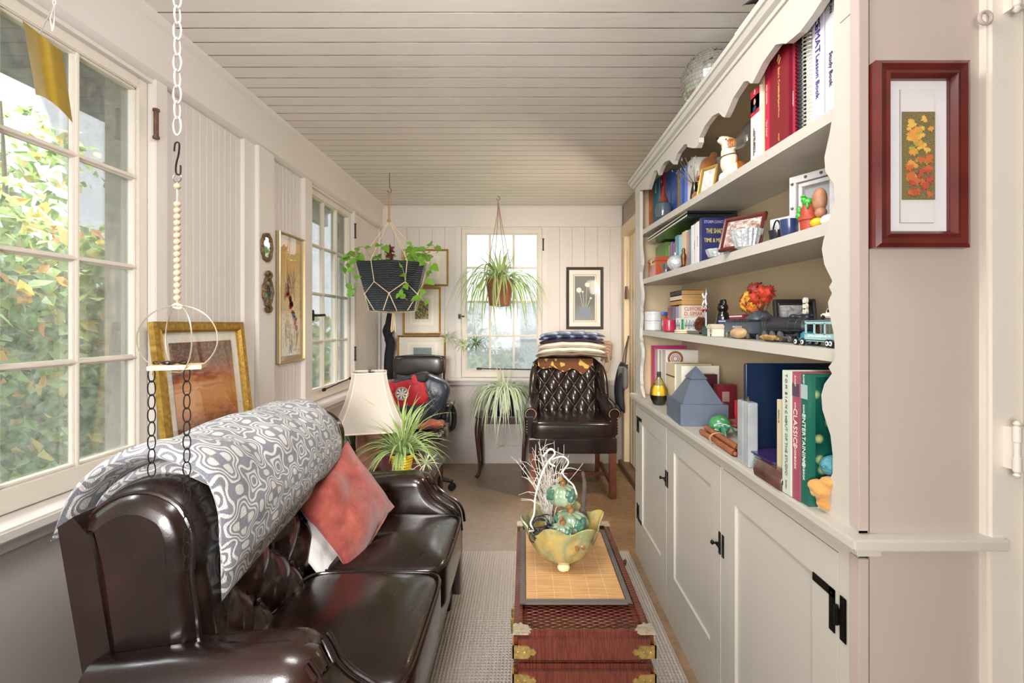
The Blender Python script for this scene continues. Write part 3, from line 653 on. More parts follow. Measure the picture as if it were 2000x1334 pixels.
t = thing('ceramic_pumpkin_stump', 'brown glazed ceramic tree stump lying at the right inside the bowl', 'ornament', (.185, 1.55, .60))
m = MB(); m.tube(spl([(.150, 1.50, .600), (.175, 1.54, .618), (.205, 1.58, .612)], 5), [.016+.004*math.sin(k*1.7) for k in range(11)], 12); m.tube(spl([(.178, 1.50, .600), (.190, 1.53, .625), (.200, 1.56, .63)], 4), .010, 10); m.part('stump', M_stalk, t)
# driftwood stick, cable coil, white twigs
m = MB(); m.tube(spl([(.185, 1.60, .62), (.195, 1.63, .66), (.205, 1.67, .70), (.212, 1.71, .735), (.208, 1.73, .77)], 5), [.010, .011, .009, .012, .010, .009, .011, .008, .009, .010, .008, .009, .007, .009, .008, .007, .008, .006, .007, .006, .004], 9)
m.top('driftwood_stick', mat('grey_bark', '#4A4038', .85, var=(40, .4), bump=(90, .8, .004)), 'dark gnarled stick standing up at the right of the bowl', 'stick')
m = MB(); rnd = random.Random(4)
for k in range(11):
    r = .022+rnd.random()*.016; c = Vector((.060+rnd.uniform(-.014, .014), 1.535+rnd.uniform(-.015, .02), .635+rnd.uniform(-.02, .03))); ax = Vector((rnd.uniform(-.5, .5), -1, rnd.uniform(-.5, .6))).normalized(); q = ax.to_track_quat('Z', 'Y')
    m.tube([c+q @ Vector((r*math.cos(2*PI*j/26), r*.8*math.sin(2*PI*j/26), .004*math.sin(j))) for j in range(26)], .0019, 6, True)
m.top('coiled_cable', mat('black_cable', '#1B1C22', .4), 'thin black cable coiled up at the left inside the bowl', 'cable')
TW = thing('white_twig_bunch', 'bunch of white painted twigs with curling ribbon rising behind the pumpkins', 'twigs', (.085, 1.66, .56)); M_twig = mat('white_twig', '#C4BDB2', .7)
rnd = random.Random(11); m = MB()
for k in range(46):
    x, y, z = .085+rnd.uniform(-.008, .008), 1.67+rnd.uniform(-.01, .01), .57; dx, dy = rnd.gauss(-.01, .055), rnd.gauss(0, .06); pts = [(x, y, z)]
    hgt = rnd.uniform(.20, .34)
    for j in range(1, 9): f = j/8; pts.append((x+dx*f**1.8*1.1+rnd.gauss(0, .004), y+dy*f**2+rnd.gauss(0, .004), z+hgt*f))
    m.tube(pts, [.0022-.0017*j/8 for j in range(9)], 5)
    for _ in range(2):
        j = rnd.randint(4, 7); p = Vector(pts[j]); q = p+Vector((rnd.gauss(0, .035), rnd.gauss(0, .03), rnd.uniform(-.005, .045))); m.tube([p, (p+q)/2+Vector((0, 0, .008)), q], [.0014, .001, .0004], 4)
m.part('twigs', M_twig, TW)
m = MB()
def ribbon(m, pts, w, tw=0):
    pts = spl(pts, 8)
    for i in range(len(pts)-1):
        d = (pts[i+1]-pts[i]).normalized(); s = d.cross(Vector((0, 1, 0))).normalized()*w
        if i == 0: A = [m.v(pts[0]-s), m.v(pts[0]+s)]
        B = [m.v(pts[i+1]-s), m.v(pts[i+1]+s)]; m.f([A[0], A[1], B[1], B[0]]); A = B
ribbon(m, [(.075, 1.60, .84), (.055, 1.59, .80), (.035, 1.57, .74), (.030, 1.55, .69), (.018, 1.53, .665), (.03, 1.52, .650), (.012, 1.50, .655)], .0028)
ribbon(m, [(.09, 1.60, .85), (.125, 1.60, .86), (.145, 1.6, .84), (.125, 1.59, .81), (.14, 1.58, .79), (.16, 1.58, .77), (.17, 1.58, .74)], .0026)
ribbon(m, [(.06, 1.6, .86), (.085, 1.6, .885), (.10, 1.6, .87), (.08, 1.59, .845), (.10, 1.59, .83)], .003)
o = m.part('ribbon', M_twig, TW); sm = o.modifiers.new('thick', 'SOLIDIFY'); sm.thickness = .0012
# ---------------------------------------------------------------- leather loveseat
def leather(name, c1, c2, rough=.2, coat=.35, sc=3.5):
    t = NT(name); a = t.noise(sc, 4, None, .55, .3); v = t.n('TexVoronoi'); v.inputs['Scale'].default_value = 260; t.set(v.inputs['Vector'], t.co())
    b = t.noise(22, 3)
    t.col(t.mix(t.ramp(a, [(.35, 0.), (.7, 1.)]), c1, c2)); t.p(Roughness=t.ramp(b, [(.3, rough*.9), (.7, rough*1.15)]), Coat_Weight=coat, Coat_Roughness=.15)
    t.bump(t.mth('ADD', t.mth('MULTIPLY', v.outputs[0], .25), t.mth('MULTIPLY', t.noise(7, 1), .35)), .10, .004); return reg(name, t)
M_lea = leather('dark_brown_leather', '#130A08', '#2A1610', .25, .35)
SF = thing('leather_loveseat', 'dark brown leather loveseat with tufted rolled back and two seat cushions under the left window', 'sofa', (-.65, 1.62, .013))
SB = .960; SE = 2.24   # near / far outer side of the arms
m = MB(); m.box(-.90, -.315, SB+.01, SE-.01, .12, .33, .02); m.part('base', M_lea, SF)
for x, y in ((-.35, SB+.07), (-.35, SE-.07), (-.85, SB+.07), (-.85, SE-.07)):
    m = MB(); m.lathe([(.016, .013), (.024, .06), (.026, .125)], (x, y, 0), 12); m.part('leg', mat('dark_leg_wood', '#2C1A12', .4), SF)
ARM = [(-.88, .10), (-.90, .57), (-.80, .60), (-.62, .625), (-.52, .63), (-.475, .628), (-.448, .612), (-.430, .585), (-.415, .555), (-.385, .525), (-.345, .50), (-.312, .475), (-.292, .44), (-.284, .39), (-.284, .10)]
arm = [(p.x, p.y) for p in spl([(a, b, 0) for a, b in ARM[1:-1]], 3)]; arm = [ARM[0]]+arm+[ARM[-1]]
for y0, y1, s in ((SB, SB+.135, -1), (SE-.135, SE, 1)):
    m = MB(); m.puff(arm, y0, y1, .045, 'y', 5)
    yc = y0+.045 if s < 0 else y1-.045
    m.tube([(-.89, yc, .540), (-.72, yc, .558), (-.50, yc, .565), (-.452, yc, .56), (-.435, yc, .55)], [.060, .066, .068, .062, .040], 20)
    a = m.part('arm', M_lea, SF, ang=60)
    m = MB(); m.tube([(x+.006, y0+.020, z+.001) for x, z in arm[16:-1]], .006, 8); m.tube([(x+.006, y1-.020, z+.001) for x, z in arm[16:-1]], .006, 8); m.part('piping', M_lea, a)
    m = MB()
    for k in range(5): ang = -.5+k*.28; m.tube([(-.436, yc+.01*math.sin(ang)*s, .545), (-.425+.002*k, yc+(-.035+.018*k), .585-.004*k), (-.44, yc+(-.04+.02*k), .615)], [.003, .007, .004], 8)
    m.part('pleats', M_lea, a)
YM = 1.625
for y0, y1 in ((SB+.130, YM), (YM, SE-.130)):
    c = Vector((-.500, (y0+y1)/2, .388)); h = Vector((.232, (y1-y0)/2, .088))
    m = MB(); m.sup(c, h, .26, 48)
    for v in m.bm.verts:
        dx = (v.co.x-c.x)/h.x; dy = (v.co.y-c.y)/h.y
        if v.co.z > c.z: v.co.z += .020*(1-dx*dx)*(1-dy*dy)+.004*math.sin(dx*3+dy*2)
    cu = m.part('seat_cushion', M_lea, SF, ang=80)
    m = MB(); zt = c.z+h.z-.012; q = []
    for k in range(64): a = 2*PI*k/64; sp = lambda w, p: math.copysign(abs(w)**p, w); q.append((c.x+h.x*.985*sp(math.cos(a), .26), c.y+h.y*.985*sp(math.sin(a), .26), zt))
    m.tube(q, .005, 8, True); m.part('piping', M_lea, cu)
# back: outline in x,z swept along the length, tufted on the front face
BP = [Vector(p) for p in spl([(-.690, .36, 0), (-.690, .46, 0), (-.700, .56, 0), (-.712, .66, 0), (-.722, .745, 0), (-.718, .80, 0), (-.722, .855, 0), (-.752, .910, 0), (-.815, .940, 0), (-.885, .938, 0), (-.945, .905, 0), (-.975, .86, 0), (-.960, .78, 0), (-.93, .6, 0), (-.90, .42, 0), (-.88, .30, 0)], 7)]
AL = [0.]
for i in range(1, len(BP)): AL.append(AL[-1]+(BP[i]-BP[i-1]).length)
def bp(s):
    s = max(0, min(AL[-1]-1e-6, s))
    for i in range(len(AL)-1):
        if AL[i+1] >= s: break
    t = (s-AL[i])/(AL[i+1]-AL[i]); p = BP[i].lerp(BP[i+1], t); d = (BP[i+1]-BP[i]).normalized(); return p, Vector((d.y, -d.x, 0))
B0, B1 = SB+.07, SE-.12
PA, PB = .105, .105; S0 = .08
def tuft(p, q, am=.046):
    u = (p+q)/2; v = (p-q)/2; h = (abs(math.sin(PI*u))*abs(math.sin(PI*v)))**.42
    return am*(h-.72)
def backf(u, v):
    y = B0+(B1-B0)*u; s = v*AL[-1]; p, n = bp(s); d = 0
    p_ = (y-1.15)/PA*2/1.0; q_ = (s-S0)/PB*2
    w = max(0, min(1, (s-.03)/.06))*max(0, min(1, (.46-s)/.08))*max(0, min(1, (y-1.13)/.07))*max(0, min(1, (2.04-y)/.07))
    d += tuft((y-1.21)/PA, (s-S0)/PB*1.0, .036)*w
    # pleats running over the roll from the buttons
    w2 = max(0, min(1, (s-.40)/.08))*max(0, min(1, (.85-s)/.25)); fr = ((y-1.21)/PA*.5+(.5)) % 1.0; d += w2*(-.014*math.exp(-((fr-.5)/.08)**2))
    d += .007*noise.noise(Vector((y*10, s*3.5, 2)))+.004*noise.noise(Vector((y*26, s*7, 5)))
    e = min(y-B0, B1-y); r = .085
    if e < r: k = 1-e/r; ins = r*(1-math.sqrt(max(0, 1-k*k))); d -= ins*.6
    x = p.x-n.x*-1*0; q = Vector((p.x, p.y, 0))-(-n)*0
    q = Vector((p.x, p.y, 0))+Vector((n.x, n.y, 0))*(-1)*(-d)
    return (q.x, y, q.y)
# outward normal check: front face should move towards +x for positive d
_p, _n = bp(.2)
SGN = 1 if _n.x > 0 else -1
def backg(u, v):
    y = B0+(B1-B0)*u; s = v*AL[-1]; p, n = bp(s); a = Vector(backf(u, v)); d = (Vector((a.x, a.z, 0))-Vector((p.x, p.y, 0))).dot(n)
    return (p.x+n.x*SGN*d-.055*(y-1.05), y, p.y+n.y*SGN*d)
m = MB(); m.grid(backg, 190, 110)
ve = [m.v(backg(0, j/40)) for j in range(41)]; m.f(ve); ve = [m.v(backg(1, j/40)) for j in range(41)]; m.f(ve)
BK = m.part('back', M_lea, SF, ang=80)
for j in range(0, 4):
    for i in range(0, 8):
        if (i+j) % 2: continue
        y = 1.21+i*PA; s = S0+j*PB
        if y > 2.0: continue
        p, n = bp(s); m = MB(); m.ball((p.x+n.x*SGN*-.016-.055*(y-1.05), y, p.y+n.y*SGN*-.016), .0105, 12, (.7, 1, 1)); m.part('button', M_lea, BK)
# wing of leather joining back and near arm, with its piping
m = MB(); pts = [backg(.028, .12+.6*k/30) for k in range(31)]; m.tube(pts, .0062, 8); m.part('piping', M_lea, BK)
m = MB(); pts = [(-.76, B0+.085, .915), (-.80, B0+.030, .900), (-.835, B0+.006, .84), (-.835, B0+.002, .74), (-.815, B0+.004, .64)]; m.bm.free()
m = MB(); m.prism([(-.998, .866), (-.965, .888), (-.925, .84), (-.885, .60), (-.86, .20), (-.885, .2)], B0-.004, B1+.004, 'y'); 
for v in m.bm.verts: v.co.x -= .055*(v.co.y-1.05)
m.part('back_panel', leather('flat_brown_leather', '#140A08', '#22130E', .33, .15), SF)
# ---------------------------------------------------------------- blanket on the back of the loveseat
def m_blanket():
    t = NT('ogee_plush'); uv = t.n('UVMap').outputs[0]; nz = t.noise(5, 2, t.mapping(uv, (1, 1, 1)))
    w = t.n('VectorMath', operation='MULTIPLY_ADD', n0=nz.outputs['Color'], n1=(.02, .02, 0), n2=uv).outputs[0]
    x = t.xyz(w); X = t.mth('MULTIPLY', x[0], 2*PI*7.0); Y = t.mth('MULTIPLY', x[1], 2*PI*4.4)
    f = t.mth('ADD', t.mth('ADD', t.mth('COSINE', X), t.mth('COSINE', Y)), t.mth('MULTIPLY', t.mth('COSINE', t.mth('MULTIPLY', X, 2.0)), t.mth('MULTIPLY', t.mth('COSINE', t.mth('MULTIPLY', Y, 2.0)), .75)))
    fr = t.mth('FRACT', t.mth('MULTIPLY', t.mth('ADD', f, 3.0), 1.25)); ln = t.mth('ABSOLUTE', t.mth('SUBTRACT', fr, .5))
    fz = t.noise(420, 2); l2 = t.mth('ADD', ln, t.mth('MULTIPLY', t.mth('SUBTRACT', fz.outputs[0], .5), .22))
    k = t.ramp(l2, [(.235, 1.), (.29, 0.)])
    c = t.mix(k, '#666872', '#D5D1CA'); c = t.mix(t.ramp(fz, [(.3, .3), (.7, 0.)]), c, '#55565F'); t.col(c)
    t.p(Roughness=1., Sheen_Weight=.5, Sheen_Roughness=.6, Specular_IOR_Level=.05); t.bump(t.mth('ADD', t.mth('MULTIPLY', k, .8), fz.outputs[0]), .8, .006); return reg('ogee_plush', t)
M_bl = m_blanket()
def drape(y0, y1, path, lift, seed, wob=.006):
    """cloth over the back: path(y) gives the profile points from behind the back over to the front"""
    def fn(u, v):
        y = y0+(y1-y0)*u; P_ = spl([(a, b, 0) for a, b in path(u)], 6); k = v*(len(P_)-1); i = min(int(k), len(P_)-2); p = P_[i].lerp(P_[i+1], k-i)
        nz = noise.noise(Vector((y*5, v*5, seed)))*wob+noise.noise(Vector((y*11, v*9, seed+3)))*wob*.5
        return (p.x+nz*.6-.05*(y-1.05), y+.012*math.sin(v*5+seed), p.y+lift+nz*1.3)
    return fn
def lower(u):
    f = .665+.085*u
    return [(-1.04, .80-.02*u), (-1.01, .89), (-.93, .950), (-.82, .966), (-.738, .935), (-.706, .87), (-.704, (.87+f)/2+.01), (-.706, f)]
def upper(u):
    f = .74+.06*u
    return [(-1.075, .82), (-1.025, .93), (-.93, .992), (-.82, 1.005), (-.725, .966), (-.680, .89), (-.672, (.89+f)/2), (-.672, f)]
BL = thing('plush_blanket', 'grey and cream patterned plush blanket folded over the back of the loveseat', 'blanket', (-.93, 1.6, .93))
m = MB(); m.slab(drape(1.135, 1.90, lower, -.012, 1.), 70, 60, .016, 10., uvs=(.8, 1)); m.part('lower_fold', M_bl, BL, ang=80)
m = MB(); m.slab(drape(1.085, 1.87, upper, -.012, 7., .012), 70, 60, .022, 10., uvs=(.8, 1)); m.part('upper_fold', M_bl, BL, ang=80)
# ---------------------------------------------------------------- throw cushions
def pillow(c, w, h, th, rot, pw=2.6, seed=0, wr=.006, nn=40):
    def fn(u, v):
        a = (u-.5)*2; b = (v-.5)*2; k = 1-.05*(1-a*a)*0; pin = 1+.05*(abs(a)*abs(b))**2
        x = a*w/2*(1-.06*(1-b*b)*0-.05*(abs(b)**3)*(1-abs(a)**3))*pin; z = b*h/2*(1-.05*(abs(a)**3)*(1-abs(b)**3))*pin
        return rot @ Vector((x, noise.noise(Vector((a*1.6, b*1.6, seed)))*wr*3, z))+Vector(c)
    def tk(u, v): return th*(1+.15*noise.noise(Vector((u*4, v*4, seed+5))))
    m = MB(); m.slab(fn, nn, nn, tk, pw); return m
def eu(x, y, z): 
    from mathutils import Euler
    return Euler((x, y, z)).to_matrix()
def m_velvet(name, c1, c2):
    t = NT(name); a = t.noise(16, 5, None, .65, .4); t.col(t.mix(t.ramp(a, [(.35, 0.), (.7, 1.)]), c1, c2)); t.p(Roughness=.85, Sheen_Weight=.4, Specular_IOR_Level=.15); t.bump(a, .25, .01); return reg(name, t)
M_rp = m_velvet('coral_suede', '#7E372F', '#A05347')
R1 = eu(-.42, .0, 0) ; 
CR = thing('throw_cushion', 'coral red suede cushion leaning on the far end of the loveseat back', 'cushion', (-.60, 1.78, .49))
rotR = Matrix.Rotation(math.radians(70), 3, 'Z') @ Matrix.Rotation(math.radians(-24), 3, 'X') @ Matrix.Rotation(math.radians(-22), 3, 'Y')
m = pillow((-.650, 1.78, .635), .325, .325, .05, rotR, 2.4, 3.); m.part('cushion_body', M_rp, CR, ang=80)
m = MB(); q = []
for k in range(80):
    a = 2*PI*k/80; sp = lambda w, p: math.copysign(abs(w)**p, w); q.append(rotR @ Vector((.160*sp(math.cos(a), .25), .004*math.sin(5*a), .160*sp(math.sin(a), .25)))+Vector((-.650, 1.78, .635)))
m.tube(q, .0045, 6, True); m.part('piping', M_rp, CR)
m = pillow(Vector((-.650, 1.78, .635))+rotR @ Vector((-.085, .068, -.075)), .27, .30, .028, rotR, 2.4, 8., .008)
m.top('white_pillow', mat('white_cotton', '#D4D2CE', .9, var=(8, .08), bump=(14, .5, .02)), 'crumpled white cotton pillow behind the coral cushion on the loveseat', 'pillow', ang=80)
# ---------------------------------------------------------------- plants
def m_blade(name, edge, mid, rough=.4):
    t = NT(name); u = t.xyz(t.n('UVMap').outputs[0]); rnd = t.n('NewGeometry').outputs['Random Per Island']
    k = t.mth('ABSOLUTE', t.mth('SUBTRACT', u[0], .5)); c = t.mix(t.ramp(k, [(.24, 0.), (.32, 1.)]), mid, edge)
    c = t.mix(t.mth('MULTIPLY', rnd, .45), c, t.mix(.5, mid, '#3F5A22')); t.col(c); t.p(Roughness=rough)
    d = t.n('BsdfTranslucent'); t.set(d.inputs[0], c); mx = t.n('MixShader', n0=.3, n1=t.b.outputs[0], n2=d.outputs[0]); t.t.links.new(mx.outputs[0], t.out.inputs[0]); return reg(name, t)
M_sp1 = m_blade('spider_leaf_green', '#DCE5B4', '#8DB254'); M_sp2 = m_blade('spider_leaf_pale', '#C3D8A6', '#F2F5E0'); M_sp3 = m_blade('spider_leaf_dark', '#8FA66A', '#55783A')
M_poth = m_blade('pothos_leaf', '#8FBF45', '#7DB23B', .3)
def blade(m, p, d, L, w, droop, n=9, curl=0., twist=0.):
    """arching strap leaf from p towards d, bending down"""
    p = Vector(p); d = Vector(d).normalized(); side = d.cross(Vector((0, 0, 1)))
    side = side.normalized() if side.length > .01 else Vector((1, 0, 0)); A = None; st = L/n; prev = None
    for i in range(n+1):
        f = i/n; ww = w*(math.sin(PI*min(1, f*.9+.12)))**.6*(1-f**4)+.0004
        s = side*ww; up = d.cross(side).normalized()*ww*.35
        B = [m.v(p-s+up), m.v(p), m.v(p+s+up)]
        if A:
            m.f([A[0], A[1], B[1], B[0]], [(0, f), (.5, f), (.5, f), (0, f)]); m.f([A[1], A[2], B[2], B[1]], [(.5, f), (1, f), (1, f), (.5, f)])
        A = B; p = p+d*st; d = (d+Vector((0, 0, -droop*st*(1.3 if f < .6 else .8)))+side*curl*st).normalized()
def spider(m, c, n, L, w, rnd, up=(.5, 1.6), droop=(5, 9), spread=1., r0=.02):
    for k in range(n):
        a = rnd.uniform(0, 2*PI); e = rnd.uniform(*up); d = Vector((math.cos(a)*spread, math.sin(a)*spread, e)); l = L*rnd.uniform(.6, 1.05)
        blade(m, Vector(c)+Vector((math.cos(a), math.sin(a), 0))*rnd.uniform(0, r0), d, l, w*rnd.uniform(.7, 1.1), rnd.uniform(*droop), 10, rnd.uniform(-1.5, 1.5))
M_soil = mat('potting_soil', '#3A2A1E', .95, bump=(60, 1., .006))
M_hook = mat('steel_hook', '#77736C', .35, .8); M_cord = mat('jute_cord', '#A88A62', .9, bump=(300, .5, .001)); M_cordw = mat('cotton_macrame_cord', '#D9C7A8', .9, bump=(300, .5, .001))
def hook(par, x, y, z0, z1):
    m = MB(); m.tube([(x, y, z1+.001), (x, y, z0+.03), (x+.010, y, z0+.018), (x+.008, y, z0+.004), (x, y, z0), (x-.009, y, z0+.008), (x-.008, y, z0+.014)], .0022, 6); m.part('ceiling_hook', M_hook, par)
# hanging hexagonal wicker planter with pothos
HX, HY = P(768, 500, 2.55).x, 2.55; hz = lambda py: 1.3-(py-633)*HY/940
HS = 3.50/2.55; HN = Vector((P(768, 0, 3.5).x, 3.50, 1.3-(607-633)*3.5/940))
HP = thing('hanging_planter', 'dark faceted woven planter in cord netting hanging beneath the ceiling at the left', 'planter', HN)
MB.G = Matrix.Translation(HN) @ Matrix.Scale(HS, 4) @ Matrix.Translation(-Vector((HX, HY, hz(607))))   # full size: 54 cm across
hook(HP, HX-.02, HY, hz(377), hz(607)+(ZC-HN.z)/HS)
def m_ratt():
    t = NT('dark_resin_wicker'); x = t.xyz(t.n('UVMap').outputs[0]); a = t.mth('SINE', t.mth('MULTIPLY', x[0], 2*PI*42)); b = t.mth('SINE', t.mth('ADD', t.mth('MULTIPLY', x[1], 2*PI*22), t.mth('MULTIPLY', a, .9)))
    t.col(t.mix(t.ramp(b, [(.2, 0.), (.7, 1.)]), '#23262B', '#41464E')); t.p(Roughness=.38); t.bump(b, .8, .004); return reg('dark_resin_wicker', t)
m = MB(); zt, zb = hz(516), hz(607); n = 6; rt, rb = .198, .128; off = math.radians(-83)
top = []; bot = []
for k in range(n):
    a = off+k*2*PI/n; zz = zt
    top.append((HX+rt*math.cos(a), HY+rt*.95*math.sin(a), zt)); bot.append((HX+rb*math.cos(a), HY+rb*.95*math.sin(a), zb))
T = [m.v(p) for p in top]; B = [m.v(p) for p in bot]; Ti = [m.v((HX+(p[0]-HX)*.93, HY+(p[1]-HY)*.93, zt)) for p in top]; Ts = [m.v((HX+(p[0]-HX)*.9, HY+(p[1]-HY)*.9, zt-.02)) for p in top]
for k in range(n):
    j = (k+1) % n; m.f([B[k], B[j], T[j], T[k]], [(k/n, 0), ((k+1)/n, 0), ((k+1)/n, 1), (k/n, 1)]); m.f([T[k], T[j], Ti[j], Ti[k]]); m.f([Ti[k], Ti[j], Ts[j], Ts[k]])
m.f(B[::-1]); m.part('pot', m_ratt(), HP, smooth=False)
m = MB(); m.f([m.v((HX+(p[0]-HX)*.9, HY+(p[1]-HY)*.9, zt-.018)) for p in top]); m.part('soil', M_soil, HP, smooth=False)
kn = Vector((HX-.022, HY, hz(431))); m = MB(); m.tube([kn, (HX-.02, HY, hz(377))], .0055, 8); m.ball(kn, .011, 10)
mid = []
for k in range(n):
    a = off+(k+.5)*2*PI/n; f = .42; r_ = (rt+(rb-rt)*f)*.905; mid.append(Vector((HX+r_*math.cos(a), HY+r_*.95*math.sin(a), zt+(zb-zt)*f)))
up_ = [Vector((HX+rt*.895*math.cos(off+(k+.5)*2*PI/n), HY+rt*.85*math.sin(off+(k+.5)*2*PI/n), zt+.004)) for k in range(n)]
m.part('cord', M_cord, HP)
m = MB()
for k in range(n):
    if k % 2 == 0: m.tube([kn, up_[k], mid[k]], .0022, 6)
    else: m.tube([kn, up_[k], mid[k]], .0022, 6) if k in (1, 5) else None
for k in range(n):
    a = off+k*2*PI/n; f = .66; r_ = (rt+(rb-rt)*f)*1.012; lo = Vector((HX+r_*math.cos(a), HY+r_*.96*math.sin(a), zt+(zb-zt)*f))
    m.tube([mid[k-1], lo, mid[k]], .0024, 6)
    for s in (-1, 1): aa = a+s*.28; m.tube([lo, (HX+rb*.94*math.cos(aa), HY+rb*.92*math.sin(aa), zb+.0)], .0024, 6)
    m.ball(lo, .0055, 8)
for k in range(n): a = off+(k+.28*6/PI/2)*2*PI/n; m.tube([(HX+rb*.94*math.cos(a), HY+rb*.92*math.sin(a), zb-.002), (HX, HY, zb-.012)], .0024, 6)
for k in range(7): m.tube([(HX+.004*math.cos(k), HY+.004*math.sin(k), zb-.01), (HX+.008*math.cos(k), HY+.008*math.sin(k), zb-.05), (HX+.012*math.cos(k), HY+.01*math.sin(k), zb-.108+.01*math.sin(k*3))], .0024, 5)
m.part('macrame_net', M_cordw, HP)
def heart(m, p, d, nrm, L):
    d = Vector(d).normalized(); n = Vector(nrm); s = d.cross(n).normalized(); n = s.cross(d); pts = [(0, 0), (.18, .30), (.42, .40), (.7, .27), (1.05, 0)]
    C = [m.v(Vector(p)+d*L*a-n*L*.10*(a*2-1)**2) for a, _ in pts]
    for sg in (1, -1):
        E = [C[0]]+[m.v(Vector(p)+d*L*(a-(.10 if a < .3 else 0))+s*sg*L*b+n*L*.08) for a, b in pts[1:-1]]+[C[-1]]
        for i in range(len(C)-1):
            q = [C[i], C[i+1], E[i+1], E[i]]; q = [x for j, x in enumerate(q) if x not in q[:j]]; m.f(q, [(.5, .5)]*len(q))
rnd = random.Random(21); m = MB(); st = MB()
def vine(p, pts, leafn, L):
    pts = spl([Vector(p)]+[Vector(p)+Vector(q) for q in pts], 6); st.tube(pts, .0017, 5)
    for k in range(leafn):
        q = pts[int((k+.7)/leafn*(len(pts)-1))]; d = Vector((rnd.gauss(0, .7), rnd.gauss(-.3, .6), rnd.uniform(-.9, .5))); heart(m, q, d, Vector((rnd.gauss(0, .4), -1, .6)), L*rnd.uniform(.7, 1.2))
for k in range(10):
    a = rnd.uniform(0, 2*PI); c = Vector((HX+.10*math.cos(a), HY+.10*math.sin(a), zt-.01)); vine(c, [(math.cos(a)*.05, math.sin(a)*.04, .05+rnd.random()*.04), (math.cos(a)*.10, math.sin(a)*.10, .06+rnd.random()*.03)], 3, .045)
vine((HX-.12, HY-.10, zt), [(-.02, -.03, .03), (-.035, -.06, -.06), (-.02, -.06, -.13), (-.07, -.05, -.15)], 8, .05)
vine((HX-.13, HY-.05, zt), [(-.03, -.0, .04), (-.09, -.0, .03), (-.12, 0, -.01)], 6, .05)
vine((HX-.15, HY-.05, zt), [(-.05, -.0, .02), (-.08, -.0, -.05), (-.07, -.02, -.12), (-.05, -.02, -.19)], 5, .042)
vine((HX+.10, HY-.08, zt), [(.03, -.03, .07), (.09, -.04, .05), (.12, -.03, -.02), (.10, -.04, -.08)], 10, .052)
vine((HX+.12, HY-.05, zt), [(.05, -.03, .03), (.08, -.06, -.08), (.05, -.08, -.16), (.08, -.08, -.22)], 10, .048)
vine((HX+.06, HY-.10, zt), [(.03, -.06, -.04), (.05, -.09, -.12), (.02, -.08, -.16), (.06, -.09, -.20)], 7, .042)
vine((HX+.11, HY+.02, zt), [(.05, -.03, .06), (.10, -.04, .10), (.13, -.03, .06)], 6, .048)
m.part('leaves', M_poth, HP); st.part('stems', mat('vine_stem', '#7C8A45', .5), HP)
t = thing('starflower_stem', 'dark red star shaped flower ornament standing in the hanging hexagonal planter', 'ornament', MB.G @ Vector((HX-.005, HY-.05, zt-.02)))
m = MB()
for zc, r in ((hz(490), .030), (hz(502), .026)):
    for k in range(6): a = k*PI/3+zc*9; d = Vector((math.cos(a), .2, math.sin(a))); m.lathe([(.010, 0), (.008, r*.5), (.001, r)], (HX-.005, HY-.05, zc), 6, d.to_track_quat('Z', 'Y').to_matrix())
m.lathe([(.012, hz(512)-hz(512)), (.02, .03)], (HX-.005, HY-.05, hz(515)), 10)
m.part('star_petals', mat('maroon_ceramic', '#5A2A2E', .4), t); m = MB(); m.tube([(HX-.005, HY-.05, zt-.02), (HX-.005, HY-.05, hz(490))], .003, 6); m.part('stem', M_hook, t)
MB.G = Matrix()
# hanging spider plant in front of the back window
GX, GY = P(976, 560, 2.95).x, 2.95; gz = lambda py: 1.3-(py-633)*GY/940
GS = 4.12/2.95; GN = Vector((P(976, 0, 4.12).x, 4.12, 1.3-(597-633)*4.12/940))
G = thing('hanging_spider_plant', 'spider plant in a small brown pot hanging on cords before the back window', 'plant', GN)
MB.G = Matrix.Translation(GN) @ Matrix.Scale(GS, 4) @ Matrix.Translation(-Vector((GX, GY, gz(597))))
hook(G, GX-.01, GY, gz(392), gz(597)+(ZC-GN.z)/GS)
m = MB(); m.lathe([(.062, 0), (.072, .05), (.088, .155), (.091, .16), (.082, .16), (.066, .02)], (GX, GY, gz(597)), 28); m.part('pot', mat('brown_glazed_pot', '#8A5B42', .35, var=(8, .25), coat=.3), G)
m = MB(); m.lathe([(.001, .145), (.083, .147)], (GX, GY, gz(597)), 16, cap=False); m.part('soil', M_soil, G)
m = MB()
for k in range(4): a = .5+k*PI/2; m.tube([(GX-.01, GY, gz(394)), (GX-.006+.01*math.cos(a), GY+.01*math.sin(a), gz(420)), (GX+.093*math.cos(a), GY+.093*math.sin(a), gz(597)+.158), (GX+.070*math.cos(a), GY+.070*math.sin(a), gz(597)), (GX, GY, gz(597)-.006)], .0022, 5)
m.part('hanger_cord', mat('tan_cord', '#9C7A62', .9), G)
m = MB(); rnd = random.Random(5); c0 = (GX, GY, gz(597)+.15)
spider(m, c0, 110, .47, .0055, rnd, (.3, 1.6), (5.5, 9.5), 1., .05); spider(m, c0, 34, .28, .005, rnd, (1.3, 3), (1.5, 5), .7, .03)
m.part('leaves', M_sp1, G)
m = MB(); bb = []
for (px, py, dy) in ((905, 672, -.05), (930, 670, .0), (876, 660, .05)):
    q = P(px, py, GY+dy); m.tube(spl([Vector(c0), Vector(c0)+Vector(((q.x-GX)*.6, dy, .10)), Vector((q.x-.01, GY+dy, gz(600))), q+Vector((0, 0, .01))], 6), .0013, 5); bb.append(q)
m.part('runner', mat('pale_runner', '#B9BE7A', .6), G)
for i, q in enumerate(bb):
    m = MB(); spider(m, q, 34 if i else 24, .115, .0038, rnd, (-.6, 1.6), (6, 16), 1., .01); m.part('plantlet', (M_sp1, M_sp3, M_sp2)[i], G)
MB.G = Matrix()
